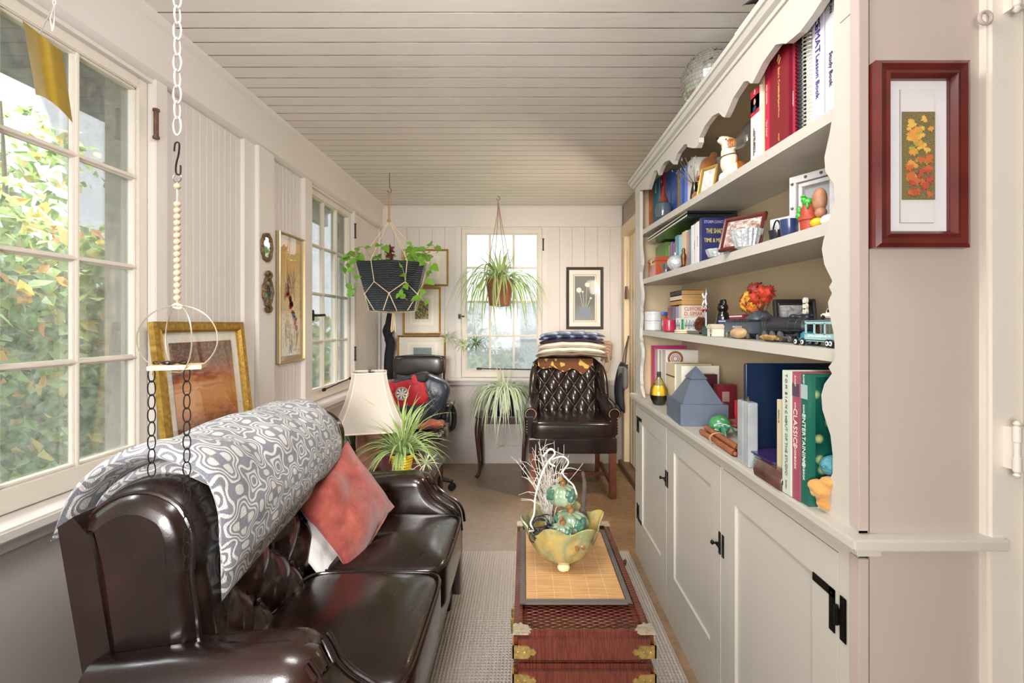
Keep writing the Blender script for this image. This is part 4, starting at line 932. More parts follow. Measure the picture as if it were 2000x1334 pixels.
# side table with the big pale spider plant at the back wall
TX, TY = P(980, 812, 4.18).x, 4.20; M_mah = mat('dark_mahogany', '#3B211C', .28, var=(9, .25), coat=.3)
ST = thing('side_table', 'small dark wooden side table with curved legs under the back window', 'table', (TX, TY, 0))
m = MB(); m.box(TX-.225, TX+.225, TY-.16, TY+.16, .508, .524, .006); m.part('tabletop', M_mah, ST)
m = MB(); m.box(TX-.20, TX+.20, TY-.137, TY-.120, .455, .508); m.box(TX-.20, TX+.20, TY+.12, TY+.137, .455, .508); m.box(TX-.20, TX-.183, TY-.13, TY+.13, .455, .508); m.box(TX+.183, TX+.20, TY-.13, TY+.13, .455, .508); m.part('apron', M_mah, ST)
for sx in (-1, 1):
    for sy in (-1, 1):
        m = MB(); x, y = TX+sx*.190, TY+sy*.128; q = [(0, .508), (.004, .47), (.012, .41), (.010, .33), (.002, .22), (-.006, .12), (-.006, .06), (.004, .025), (.014, .012), (.018, .004)]; rr = [.019, .021, .022, .019, .015, .012, .011, .013, .017, .012]
        m.tube(spl([(x+sx*a*1., y+sy*a*.8, z) for a, z in q], 3), [rr[min(9, i//3)]+(rr[min(9, i//3+1)]-rr[min(9, i//3)])*(i % 3)/3 for i in range(28)], 10); m.part('leg', M_mah, ST)
PP = thing('potted_spider_plant', 'large pale spider plant in a dark blue pot on the small side table', 'plant', (TX+.02, TY, .524))
m = MB(); m.lathe([(.055, 0), (.085, .03), (.10, .09), (.098, .16), (.09, .162), (.088, .03)], (TX+.02, TY, .524), 24); m.part('pot', mat('navy_glazed_pot', '#25344A', .2, coat=.5), PP)
m = MB(); m.lathe([(.001, .14), (.09, .142)], (TX+.02, TY, .524), 16, cap=False); m.part('soil', M_soil, PP)
rnd = random.Random(8); m = MB(); c0 = (TX+.02, TY-.01, .68); spider(m, c0, 280, .60, .0056, rnd, (.6, 2.4), (6.0, 9.5), 1., .05); spider(m, c0, 16, .34, .005, rnd, (1.6, 4), (1, 4), .7, .03)
m.part('leaves', M_sp2, PP)
m = MB(); q = P(978, 872, 4.05); m.tube(spl([c0, (TX-.01, TY-.2, .72), (q.x, 4.03, .55), q], 6), .0012, 5); spider(m, q, 14, .07, .003, rnd, (-.5, 1.), (5, 12), 1., .006); m.part('plantlet', M_sp1, PP)
# lamp table, lamp, yellow pot
LT = thing('lamp_table', 'small dark wooden table behind the far arm of the loveseat carrying the lamp', 'table', (-.70, 2.60, 0)); LZ = .530
m = MB(); m.box(-.95, -.46, 2.40, 2.82, LZ-.02, LZ, .006); m.part('tabletop', M_mah, LT)
m = MB(); m.box(-.93, -.48, 2.42, 2.435, LZ-.08, LZ-.02); m.box(-.93, -.48, 2.785, 2.80, LZ-.08, LZ-.02); m.box(-.495, -.48, 2.42, 2.80, LZ-.08, LZ-.02); m.part('apron', M_mah, LT)
for x in (-.92, -.492):
    for y in (2.43, 2.79): m = MB(); m.tube([(x, y, 0), (x, y, LZ-.02)], [.013, .019], 10); m.part('leg', M_mah, LT)
lx, ly = P(722, 900, 2.58).x, 2.58
LP = thing('table_lamp', 'salmon pink ceramic table lamp with a cream bell shade beside the far sofa arm', 'lamp', (lx, ly, LZ))
m = MB(); m.lathe([(.050, 0), (.058, .01), (.066, .05), (.072, .14), (.070, .19), (.060, .215), (.042, .228), (.036, .235), (.040, .245), (.042, .258), (.036, .262), (.030, .258)], (lx, ly, LZ), 40, fl=lambda a, j: 1+.012*math.cos(24*a) if 1 < j < 6 else 1)
m.part('lamp_base', mat('salmon_glaze', '#E8A28C', .2, coat=.6, var=(6, .12)), LP)
m = MB(); m.tube([(lx, ly, LZ+.255), (lx, ly, LZ+.512)], .005, 8); m.tube([(lx, ly, LZ+.262), (lx, ly, LZ+.32)], .014, 12); m.ball((lx, ly, LZ+.518), .009, 10); m.part('stem', mat('aged_brass', '#6E5836', .35, .8), LP)
def m_shade():
    t = NT('shade_linen'); t.col('#CDC3B6'); t.p(Roughness=.9); d = t.n('BsdfTranslucent'); d.inputs[0].default_value = lin('#D6CCBB'); mx = t.n('MixShader', n0=.3, n1=t.b.outputs[0], n2=d.outputs[0]); t.t.links.new(mx.outputs[0], t.out.inputs[0]); return reg('shade_linen', t)
zs0, zs1 = P(0, 833, ly).z, P(0, 727, ly).z; m = MB()
def shade(u, v, s=0):
    # eight sided bell, corners cut
    a = u*2*PI; r = .085+(.182-.085)*(1-v)**1.55-.004*s; k = 1/max(abs(math.cos(a)), abs(math.sin(a)))
    sq = min(k, 1.30); return (lx+r*sq*math.cos(a+.28), ly+r*sq*math.sin(a+.28), zs0+(zs1-zs0)*v)
m.grid(lambda u, v: shade(u, v), 72, 12, cu=True); m.grid(lambda u, v: shade(u, v, 1), 72, 12, cu=True, flip=True); sh = m.part('lamp_shade', m_shade(), LP, recalc=False, ang=25)
m = MB(); m.tube([shade(k/72, 0) for k in range(72)], .0042, 6, True); m.tube([shade(k/72, 1) for k in range(72)], .0042, 6, True)
for k in range(4):
    for s in (-.115, .115):
        a = PI/4+k*PI/2+s*0+s; m.tube([shade(a/2/PI, j/10) for j in range(11)], .0022, 5)
m.part('trim_band', mat('shade_binding', '#D8CBB9', .8), sh)
m = MB(); m.tube([(lx-.075, ly, zs1-.004), (lx+.075, ly, zs1-.004)], .002, 6); m.tube([(lx, ly-.075, zs1-.004), (lx, ly+.075, zs1-.004)], .002, 6); m.part('spider_frame', M_hard, sh)
yx, yy = P(785, 900, 2.47).x, 2.47
YP = thing('yellow_pot_plant', 'spider plant in a ribbed yellow pot on a white saucer beside the pink lamp', 'plant', (yx, yy, LZ))
m = MB(); m.lathe([(.055, 0), (.072, .006), (.075, .010), (.060, .008)], (yx, yy, LZ), 28); m.part('saucer', mat('white_ceramic', '#E4E2DD', .25), YP)
m = MB(); pr = [(.040, .008)]; 
for k in range(6): z = .012+k*.0145; r = .043+.0135*k/5; pr += [(r, z), (r+.003, z+.0065), (r, z+.013)]
pr += [(.062, .098), (.062, .106), (.056, .106), (.045, .02)]; m.lathe(pr, (yx, yy, LZ), 36); m.part('pot', mat('yellow_glaze', '#E8C42C', .25, coat=.4), YP)
m = MB(); m.lathe([(.001, .094), (.056, .095)], (yx, yy, LZ), 16, cap=False); m.part('soil', M_soil, YP)
rnd = random.Random(17); m = MB(); c0 = (yx, yy, LZ+.10); spider(m, c0, 110, .31, .0066, rnd, (.5, 2.2), (4.5, 9), 1., .03); spider(m, c0, 40, .40, .0072, rnd, (1.1, 4.5), (2, 5.5), .8, .02); m.part('leaves', M_sp1, YP)
m = MB(); q = P(832, 905, 2.42); m.tube(spl([c0, (yx+.06, yy-.02, LZ+.2), q+Vector((0, 0, .05)), q], 6), .0014, 5); spider(m, q, 30, .09, .004, rnd, (-.6, 1.4), (5, 12), 1., .01)
q2 = P(790, 770, 2.44); spider(m, q2, 0, .05, .003, rnd); m.part('plantlet', M_sp2, YP)
gx, gy = P(690, 850, 2.72).x, 2.74
BP2 = thing('green_leaf_plant', 'narrow leaved green plant in a small dark pot behind the pink lamp', 'plant', (gx, gy, LZ))
m = MB(); m.lathe([(.032, 0), (.045, .08), (.040, .08), (.03, .02)], (gx, gy, LZ), 18); m.part('pot', mat('dark_clay', '#4B3A34', .6), BP2)
rnd = random.Random(3); m = MB(); spider(m, (gx, gy, LZ+.07), 42, .24, .006, rnd, (1., 4.), (1.5, 5.5), .6, .02); m.part('leaves', M_sp3, BP2)
# ---------------------------------------------------------------- wing chair
M_lea2 = leather('chair_leather', '#1C1311', '#2F221E', .22, .35, 5)
M_oak = mat('reddish_leg_wood', '#6B3F2A', .4, var=(14, .3))
CX, CY = .357, 3.57   # middle of the front edge
WC = thing('wing_chair', 'brown button-tufted leather wing chair with studded arms near the back window', 'armchair', (CX, 3.9, 0))
for sx in (-1, 1):
    m = MB(); x = CX+sx*.298
    m.box(x-.025, x+.025, CY, CY+.05, 0, .36, .004)
    for k in (-1, 0, 1): m.box(x+k*.013-.002, x+k*.013+.002, CY-.002, CY, .02, .34)
    m.part('leg', M_oak, WC)
    m = MB(); m.tube([(x-sx*.03, CY+.60, 0), (x-sx*.03, CY+.55, .34)], [.018, .024], 8); m.part('leg', M_oak, WC)
m = MB(); m.box(CX-.278, CX+.278, CY+.27, CY+.29, .09, .118); 
for sx in (-1, 1): x = CX+sx*.298; m.box(x-.011-sx*.005, x+.011-sx*.005, CY+.045, CY+.57, .085, .118)
m.part('stretcher', M_oak, WC)
m = MB(); m.puff([(CX-.325, CY-.004), (CX+.325, CY-.004), (CX+.29, CY+.60), (CX-.29, CY+.60)], .335, .46, .02, 'z'); m.part('seat_frame', M_lea2, WC, ang=60)
m = MB(); c = Vector((CX, CY+.255, .505)); h = Vector((.318, .275, .066)); m.sup(c, h, .22, 44)
for v in m.bm.verts:
    dx = (v.co.x-c.x)/h.x; dy = (v.co.y-c.y)/h.y
    if v.co.z > c.z: v.co.z += .022*(1-dx*dx)*(1-dy*dy)
sc_ = m.part('seat_cushion', M_lea2, WC, ang=80)
m = MB()
for zt in (.552, .455):
    q = []
    for k in range(64): a = 2*PI*k/64; sp = lambda w, p: math.copysign(abs(w)**p, w); q.append((c.x+h.x*.99*sp(math.cos(a), .22), c.y+h.y*.99*sp(math.sin(a), .22), zt))
    m.tube(q, .005, 6, True)
m.part('piping', M_lea2, sc_)
# tufted inner back
def wb(u, v):
    x = CX+(u-.5)*.52; z = .52+v*.47; y = CY+.47+v*.12+.02*math.cos((u-.5)*PI)*0
    w = min(1, u/.06, (1-u)/.06, v/.05+.3, (1-v)/.05)
    return (x, y-tuft((u-.5)*.52/.062+ .0, (z-.60)/.092+1, .030)*max(0, w)-.02*w, z)
m = MB(); m.grid(wb, 90, 90); bk = m.part('tufted_back', M_lea2, WC, ang=80, recalc=False)
for j in range(-1, 6):
    for i in range(-4, 5):
        if (i+j+1) % 2: continue
        x = CX+i*.062; z = .60+j*.092; v = (z-.52)/.47
        if abs(i) > 3.6 or v < 0.02 or v > .97: continue
        m = MB(); m.ball((x, CY+.47+v*.12+.004, z), .0085, 10, (1, .6, 1)); m.part('button', M_lea2, bk)
# wings and outer back
for sx in (-1, 1):
    def wing(u, v, sx=sx):
        z = .58+v*.40; y0 = CY+.58; y1 = CY+.30-.015*math.sin(v*PI)+.10*v**2; y = y0+(y1-y0)*u; x = CX+sx*(.262+.035*u*(1-.3*v)+.012*math.sin(PI*v)); return (x, y, z-.03*(u**3)*v)
    m = MB(); m.slab(wing, 18, 24, .026, 5.); m.part('wing', M_lea2, WC, ang=80)
    # arm with scroll
    m = MB(); xa = CX+sx*.292
    m.tube(spl([(xa+sx*.02, CY+.03, .628), (xa+sx*.022, CY+.12, .645), (xa+sx*.01, CY+.26, .655), (xa-sx*.01, CY+.42, .70), (xa-sx*.01, CY+.50, .74)], 5), [.052]*6+[.05]*6+[.045]*5+[.035]*4, 20)
    m.box(min(xa-sx*.028, xa+sx*.034), max(xa-sx*.028, xa+sx*.034), CY+.03, CY+.52, .44, .64, .015)
    ar = m.part('arm', M_lea2, WC, ang=60)
    m = MB(); cc = Vector((xa+sx*.02, CY+.020, .628))
    m.lathe([(.001, 0), (.047, 0), (.051, .008), (.05, .02)], cc+Vector((0, .006, 0)), 24, Matrix.Rotation(-PI/2, 3, 'X')); m.box(cc.x-.034, cc.x+.026, CY+.018, CY+.035, .47, .61, .006); pn = m.part('arm_front', M_lea2, ar)
    m = MB(); q = [(cc.x+.040*math.cos(a), cc.z+.040*math.sin(a)) for a in [(-.75+.22*k) for k in range(21)]]+[(cc.x-.030, .595-.02*k) for k in range(1, 6)]+[(cc.x+.022, .595-.02*k) for k in range(0, 6)]
    for x, z in q: m.ball((x, CY+.013, z), .0042, 8, (1, .6, 1))
    m.part('nail_heads', mat('antique_nailheads', '#A88A66', .3, .9), pn)
m = MB(); m.puff([(CX-.27, .34), (CX+.27, .34), (CX+.285, .8), (CX+.27, .95), (CX+.2, .995), (CX-.2, .995), (CX-.27, .95), (CX-.285, .8)], CY+.60, CY+.68, .02, 'y'); m.part('outer_back', M_lea2, WC)
m = MB(); m.tube(spl([(CX-.27, CY+.61, .945), (CX-.2, CY+.60, .99), (CX, CY+.60, 1.0), (CX+.2, CY+.60, .99), (CX+.27, CY+.61, .945)], 6), .03, 12); m.part('top_roll', M_lea2, WC)
# cloths on the chair back, bottom to top
def folded(name, x0, x1, y0, y1, z0, z1, layers, mt, label, grp, seed, wob=.006, cat='blanket'):
    T = thing(name, label, cat, ((x0+x1)/2, (y0+y1)/2, z0), group=grp); th = (z1-z0)/layers
    for L in range(layers):
        zc = z0+th*(L+.5); jx = .006*math.sin(seed+L*2.3)
        def fn(u, v, zc=zc, L=L, jx=jx): 
            x = x0+(x1-x0)*u+jx; y = y0+(y1-y0)*v; sag = -.028*abs(2*u-1)**3
            return (x, y, zc+sag+wob*noise.noise(Vector((x*14, y*6, seed+L))))
        m = MB(); m.slab(fn, 36, 14, th*.52, 6., uvs=(1, 1)); m.part('fold', mt[L % len(mt)] if isinstance(mt, list) else mt, T, ang=80)
    return T
def m_floral():
    t = NT('mustard_floral'); v = t.n('TexVoronoi'); v.inputs['Scale'].default_value = 26; t.set(v.inputs['Vector'], t.co()); t.col(t.mix(t.ramp(v.outputs['Color'], [(.3, 0.), (.35, 1.)], 'CONSTANT'), '#C9A65A', '#6E4426')); t.p(Roughness=.9); return reg('mustard_floral', t)
def cloth_front(u, v):
    x = CX-.245+.47*u; dp = .045+.030*math.sin(u*PI)+.03*(u > .62)*(1-abs(u-.8)/.2 if abs(u-.8) < .2 else 0)+.012*math.sin(u*17)
    return (x, CY+.54-.012*v+.004*math.sin(u*21), 1.005-dp*v*1.3)
m = MB(); m.slab(cloth_front, 40, 8, .004, 10.); m.top('floral_cloth', m_floral(), 'mustard and brown floral cloth hanging over the top of the wing chair back', 'cloth')
zc0 = 1.3-(706-633)*4.12/940+.008
M_tau = mat('taupe_fleece', '#8A7868', .95, bump=(60, .5, .004)); M_crm = mat('cream_knit', '#E3DBCC', .95, bump=(90, .8, .004), var=(10, .06)); 
def m_navy(nm, a, b, c_):
    t = NT(nm); x = t.xyz(t.co()); s = t.mth('FRACT', t.mth('MULTIPLY', t.mth('ADD', x[0], t.mth('MULTIPLY', x[1], .4)), 9.)); t.col(t.ramp(s, [(.0, a), (.35, b), (.5, c_), (.8, a)], 'LINEAR')); t.p(Roughness=.95); return reg(nm, t)
fb = folded('folded_fleece', CX-.265, CX+.335, CY+.44, CY+.74, 1.030, 1.062, 1, M_tau, 'taupe fleece folded lowest in the pile on the wing chair back', 'folded blankets on the wing chair', 1., .010)
fb = folded('folded_knit_blanket', CX-.245, CX+.325, CY+.44, CY+.72, 1.060, 1.150, 2, M_crm, 'cream knitted blanket folded in the middle of the pile on the wing chair', 'folded blankets on the wing chair', 4.)
fb = folded('folded_plaid', CX-.232, CX+.315, CY+.45, CY+.71, 1.148, 1.238, 3, [m_navy('navy_plum_weave', '#3A2A3A', '#2B2F4C', '#4A3742'), m_navy('navy_weave', '#27365A', '#2C3B63', '#A9B3C9'), m_navy('pale_blue_plaid', '#8492A8', '#C6CEDA', '#5C6A88')], 'navy and pale blue plaid blanket folded on top of the pile on the wing chair', 'folded blankets on the wing chair', 9.)
m = MB(); rnd = random.Random(2)
for k in range(5): z = 1.13-.025*k; y = CY+.46+.01*k; m.tube(spl([(CX+.29, y+.04, z), (CX+.345, y, z+.012), (CX+.365, y+.02, z-.02), (CX+.33, y+.05, z-.045), (CX+.30, y+.05, z-.03)], 5), .017, 10)
m.tube(spl([(CX+.34, CY+.49, 1.05), (CX+.355, CY+.48, .97), (CX+.33, CY+.47, .90), (CX+.30, CY+.48, .93), (CX+.315, CY+.50, 1.0)], 6), .010, 8)
m.top('knotted_scarf', mat('tan_chunky_knit', '#A08570', .95, bump=(120, 1., .004)), 'tan chunky knotted scarf bunched at the right end of the wing chair back', 'scarf')
# ---------------------------------------------------------------- office chair with bags
OX, OY = P(808, 860, 3.75).x, 3.80; M_olea = leather('worn_black_leather', '#1F1A19', '#3B3433', .32, .2, 6)
def m_worn():
    t = NT('peeling_leather'); n = t.noise(35, 5, None, .7); t.col(t.ramp(n, [(.50, '#2B2624'), (.56, '#8F8984'), (.7, '#BDB7B0')])); t.p(Roughness=.4); return reg('peeling_leather', t)
M_bpl = mat('black_plastic', '#17181B', .35)
OC = thing('office_chair', 'black leather swivel office chair standing in the back left corner', 'chair', (OX, OY, 0))
m = MB(); m.sup((OX, OY, .46), (.26, .25, .055), .4, 36); m.part('seat', M_olea, OC, ang=80)
def ob(u, v):
    z = .50+.53*v; x = OX+(u-.5)*(.44-.02*v); y = OY+.20+.10*v+.05*(2*u-1)**2*-1+.01*math.sin(v*9); return (x-.02*v, y, z+.012*math.cos((u-.5)*PI)*v)
m = MB(); m.slab(ob, 26, 30, .045, 6.); m.part('backrest', M_olea, OC, ang=80)
m = MB(); m.sup((OX-.02, OY+.235, .955), (.215, .055, .085), .45, 32); m.part('head_cushion', M_olea, OC, ang=80)
m = MB(); m.tube([(OX, OY, .10), (OX, OY, .42)], .028, 14); m.tube([(OX, OY, .05), (OX, OY, .12)], .045, 14); m.part('gas_column', M_bpl, OC)
for k in range(5):
    a = math.radians(-8-72*k); d = Vector((math.cos(a), math.sin(a), 0)); m = MB(); m.tube([Vector((OX, OY, .10)), Vector((OX, OY, .095))+d*.18, Vector((OX, OY, .072))+d*.30], [.028, .022, .016], 8); bl = m.part('base_leg', M_bpl, OC)
    m = MB(); c = Vector((OX, OY, .030))+d*.30; sd = Vector((-d.y, d.x, 0))
    for s in (-1, 1): m.lathe([(.004, -.008), (.026, -.007), (.029, 0), (.026, .007), (.004, .008)], c+sd*s*.016, 16, sd.to_track_quat('Z', 'Y').to_matrix())
    m.tube([c+Vector((0, 0, .0)), c+Vector((0, 0, .05))], .008, 8); m.part('caster', M_bpl, bl)
for s in (-1, 1):
    x = OX+s*.27; m = MB(); m.tube(spl([(x-s*.03, OY+.10, .44), (x+s*.015, OY+.10, .47), (x+s*.025, OY+.08, .58), (x+s*.01, OY+.02, .655)], 5), [.022]*16, 8); m.tube(spl([(x+s*.01, OY+.08, .66), (x+s*.01, OY-.06, .67), (x+s*.012, OY-.16, .63), (x+s*.012, OY-.17, .56)], 5), .020, 10); ar = m.part('armrest', M_bpl, OC)
    m = MB(); m.sup((x+s*.01, OY-.03, .682), (.030, .115, .017), .5, 20); m.part('arm_pad', m_worn() if s > 0 else M_olea, ar, ang=80)
m = MB(); m.sup((OX+.235, OY-.10, .468), (.04, .13, .045), .6, 20); m.part('worn_seat_edge', m_worn(), OC, ang=80, label='peeling grey leather edge')
m = pillow((OX+.14, OY-.17, .545), .24, .22, .038, Matrix.Rotation(math.radians(84), 3, 'X'), 2.2, 4.); m.top('seat_pad_cushion', mat('rust_velvet', '#A8523C', .8, sheen=.4), 'rust coloured small cushion lying on the seat of the office chair', 'cushion', ang=80)
# bags on the office chair
bx_, by_ = P(790, 760, 3.60).x, 3.62
RB = thing('red_gym_bag', 'red and black cloth bag with a round white emblem lying on the office chair', 'bag', (bx_, by_, .56))
rr = Matrix.Rotation(math.radians(-17), 3, 'Y')
m = MB(); m.sup((bx_, by_, .775), (.175, .085, .125), .5, 36, rr); m.part('bag_body', mat('red_nylon', '#B5202E', .55, bump=(9, .6, .02)), RB, ang=80)
m = MB(); m.sup((bx_+.02, by_+.01, .865), (.165, .085, .045), .5, 30, rr); m.sup((bx_+.03, by_, .63), (.17, .09, .10), .6, 30); m.part('black_panels', mat('black_nylon', '#1E1F25', .6, bump=(9, .6, .02)), RB, ang=80)
for dx, dz in ((-.085, .065), (.09, .118)):
    m = MB(); c = Vector((bx_+dx, by_-.088, .78+dz)); m.M = Matrix.Translation(c) @ rr.to_4x4(); m.box(-.018, .018, -.012, .006, -.04, .03, .008); m.part('handle_wrap', mat('red_webbing', '#CF3A44', .6), RB)
m = MB(); ec = Vector((bx_+.0, by_-.090, .790)); RX = Matrix.Rotation(PI/2, 3, 'X')
m.lathe([(.001, 0), (.048, 0), (.048, .003), (.001, .003)], ec, 32, RX); em = m.part('round_emblem', mat('emblem_white', '#E8E4DC', .6), RB)
m = MB(); m.lathe([(.040, .003), (.044, .003), (.044, .0045), (.040, .0045)], ec, 32, RX, cap=False)
for k in range(8): a = k*PI/4+.2; m.prism([(ec.x+.008*math.cos(a), ec.z+.008*math.sin(a)), (ec.x+.038*math.cos(a-.13), ec.z+.038*math.sin(a-.13)), (ec.x+.038*math.cos(a+.13), ec.z+.038*math.sin(a+.13))], ec.y-.0045, ec.y-.003, 'y')
m.part('emblem_spokes', mat('emblem_dark', '#3A2A2E', .6), em)
nb = thing('navy_holdall', 'navy and black holdall with a zip pocket slumped behind the red bag', 'bag', (bx_+.13, by_+.06, .56))
m = MB(); m.sup((bx_+.155, by_+.05, .73), (.145, .085, .185), .55, 36, Matrix.Rotation(math.radians(24), 3, 'Y') @ Matrix.Rotation(math.radians(0), 3, 'X')); m.part('bag_body', mat('navy_vinyl', '#2A3140', .35, bump=(10, .6, .02)), nb, ang=80)
m = MB(); m.tube(spl([(bx_+.05, by_-.05, .87), (bx_+.14, by_-.05, .85), (bx_+.22, by_-.045, .72), (bx_+.25, by_-.03, .62)], 6), .004, 6); m.part('zip_seam', M_hook, nb)
m = MB(); c = Vector((bx_+.185, by_-.045, .775)); m.tube([c+Vector((.010*math.cos(k*PI/5), -.004, .014*math.sin(k*PI/5))) for k in range(10)], .0025, 6, True); m.tube([c+Vector((0, -.004, .014)), c+Vector((.012, -.004, .035))], .004, 6); m.part('clip', mat('nickel', '#B9B9B5', .25, .9), nb)
m = MB(); sx_, sy_ = P(755, 620, 4.30).x, 4.38
m.tube(spl([(sx_, sy_+.05, 1.40), (sx_-.005, sy_, 1.30), (sx_-.01, sy_, 1.20), (sx_+.015, sy_-.01, 1.12), (sx_, sy_, 1.02), (sx_-.005, sy_, .90), (sx_, sy_, .80)], 5), [.03]*6+[.04, .045, .05, .045, .04, .034]+[.042]*19, 14)
m.top('hanging_black_bag', mat('black_cloth', '#14161E', .8, bump=(14, .6, .02)), 'long dark tied cloth bag hanging in the back left corner', 'bag')
# tote bags on the passage door
kx, ky = .90, 4.25
HK = thing('tote_bag', 'dark printed tote bag hanging on the door beside the wing chair', 'bag', (.86, 4.06, .60))
def tote(u, v):
    y = 3.93+.28*u; z = .97-.40*v; return (.845-.045*math.sin(v*PI*.8)-.012*math.sin(u*7), y, z+.02*math.sin(u*PI)*(v-.5))
m = MB(); m.slab(tote, 20, 20, .03, 5.); m.part('bag_body', mat('charcoal_canvas', '#2B2A2E', .8, bump=(16, .5, .01)), HK, ang=80)
m = MB(); 
for dy in (-.06, .05): m.tube(spl([(.885, 4.10, 1.20), (.86, 4.09+dy*.5, 1.10), (.835, 4.07+dy, .96)], 5), .008, 8, flat=.4)
m.part('strap', mat('brown_strap', '#4A3A34', .7), HK)
text('ndred', (.788, 4.02, .80), SIDE, .055, '#C9C4C4', HK)
m = MB(); m.slab(lambda u, v: (.80+.02*math.sin(u*4), 3.87+.16*u, .95-.18*v), 12, 12, .022, 5.); m.top('grey_canvas_bag', mat('grey_canvas', '#6E6E6E', .85, bump=(14, .6, .01)), 'grey canvas bag squashed in front of the dark tote near the bookcase', 'bag', ang=80)
# ---------------------------------------------------------------- pictures
M_gold = mat('gilt_frame', '#C49C4C', .32, .85, var=(60, .35), bump=(140, .5, .002))
M_mat = mat('cream_mount', '#E6E0D4', .8); M_glz = None
def frame_parts(T, org, X, Y, N, w, h, fw, fd, mfr, mm, mounts, art, artm, prof=None, art_off=(0, 0)):
    """picture in the plane X,Y with normal N to the viewer; org = centre on the wall"""
    org = Vector(org); X = Vector(X); Y = Vector(Y); N = Vector(N)
    def fr(m, w, h, fw, z0, z1, lip=.4):
        o = [(-w/2, -h/2), (w/2, -h/2), (w/2, h/2), (-w/2, h/2)]; k = [(0, z0), (0, z1*.8), (fw*.25, z1), (fw*.6, z1*.85), (fw*.8, z1*.95), (fw, z1*.55), (fw, z0)]
        R = []
        for (x, y) in o:
            sx = 1 if x > 0 else -1; sy = 1 if y > 0 else -1; R.append([m.v(org+X*(x-sx*a)+Y*(y-sy*a)+N*b) for a, b in k])
        for i in range(4):
            for j in range(len(k)-1): m.f([R[i][j], R[(i+1) % 4][j], R[(i+1) % 4][j+1], R[i][j+1]])
    m = MB(); fr(m, w, h, fw, .001, fd); m.part('frame', mfr, T, ang=25)
    def quad(m, w, h, z, ox=0, oy=0, t=.0012):
        o = [(-w/2+ox, -h/2+oy), (w/2+ox, -h/2+oy), (w/2+ox, h/2+oy), (-w/2+ox, h/2+oy)]
        a = [m.v(org+X*x+Y*y+N*z) for x, y in o]; b = [m.v(org+X*x+Y*y+N*(z-t)) for x, y in o]; m.f(a, [(0, 0), (1, 0), (1, 1), (0, 1)]); m.f(b[::-1])
        for i in range(4): m.f([a[i], b[i], b[(i+1) % 4], a[(i+1) % 4]])
    m = MB(); quad(m, w-fw*1.6, h-fw*1.6, .004); m.part('mount', mm, T, smooth=False)
    for i, (ww, hh, mt_) in enumerate(mounts): m = MB(); quad(m, ww, hh, .0055+i*.0014, *art_off); m.part('inner_mount', mt_, T, smooth=False)
    if art: m = MB(); quad(m, art[0], art[1], .0055+.0014*len(mounts)+.001, *art_off); m.part('artwork', artm, T, smooth=False)
    g = MB(); quad(g, w-fw*2, h-fw*2, fd*.5, t=.0015); g.part('glass', M_picglass, T, smooth=False)
def m_picglass():
    t = NT('picture_glass'); tb = t.n('BsdfTransparent'); gl = t.n('BsdfGlossy'); gl.inputs['Roughness'].default_value = .02
    fr = t.n('Fresnel'); fr.inputs[0].default_value = 1.3; mx = t.n('MixShader', n0=t.mth('MULTIPLY', fr.outputs[0], .22), n1=tb.outputs[0], n2=gl.outputs[0]); t.t.links.new(mx.outputs[0], t.out.inputs[0]); return reg('picture_glass', t)
M_picglass = m_picglass()
def m_art(name, sc, stops, detail=5, dist=.6, stretch=(1, 1, 1), rough=.6, vor=0.):
    t = NT(name); v = t.mapping(t.n('UVMap').outputs[0], stretch); nz = t.noise(sc, detail, v, .6, dist)
    if vor:
        vo = t.n('TexVoronoi'); vo.inputs['Scale'].default_value = vor; t.set(vo.inputs['Vector'], v); c = t.ramp(vo.outputs['Color'], stops); c = t.mix(.35, c, t.ramp(nz, stops))
    else: c = t.ramp(nz, stops)
    t.col(c); t.p(Roughness=rough); return reg(name, t)
def m_autumnpic():
    t = NT('autumn_meadow_print'); uv = t.n('UVMap').outputs[0]; y = t.xyz(uv)[1]; nz = t.noise(5, 6, t.mapping(uv, (1.2, 2.6, 1)), .65, .8); n2 = t.noise(26, 4, uv)
    g = t.mth('ADD', y, t.mth('MULTIPLY', t.mth('SUBTRACT', nz.outputs[0], .5), .55))
    c = t.ramp(g, [(.05, '#6E4020'), (.18, '#B8702E'), (.34, '#D09550'), (.5, '#C98A50'), (.60, '#A8562A'), (.72, '#5C3626'), (.95, '#463028')])
    c = t.mix(t.ramp(n2, [(.45, 0.), (.7, .55)]), c, '#D0742E'); t.col(c); t.p(Roughness=.55); return reg('autumn_meadow_print', t)
# gilt framed autumn picture leaning on the sill
d1_, d2_ = 1.70, 2.245; zb = .800; wv = d2_-d1_
GP = thing('gilt_framed_picture', 'gilt framed autumn meadow picture leaning on the left sill behind the blanket', 'picture', (-1.285, (d1_+d2_)/2, zb+.001))
lean = .055; Yv = Vector((-lean, 0, .51)).normalized(); Nv = Vector((0, -1, 0)).cross(Yv).normalized(); Nv = Nv if Nv.x > 0 else -Nv
frame_parts(GP, Vector((-1.281, (d1_+d2_)/2, zb+.006))+Yv*.252, (0, 1, 0), Yv, Nv, wv, .503, .040, .028, M_gold, M_mat, [], (wv-.17, .345), m_autumnpic(), art_off=(0, -.0))
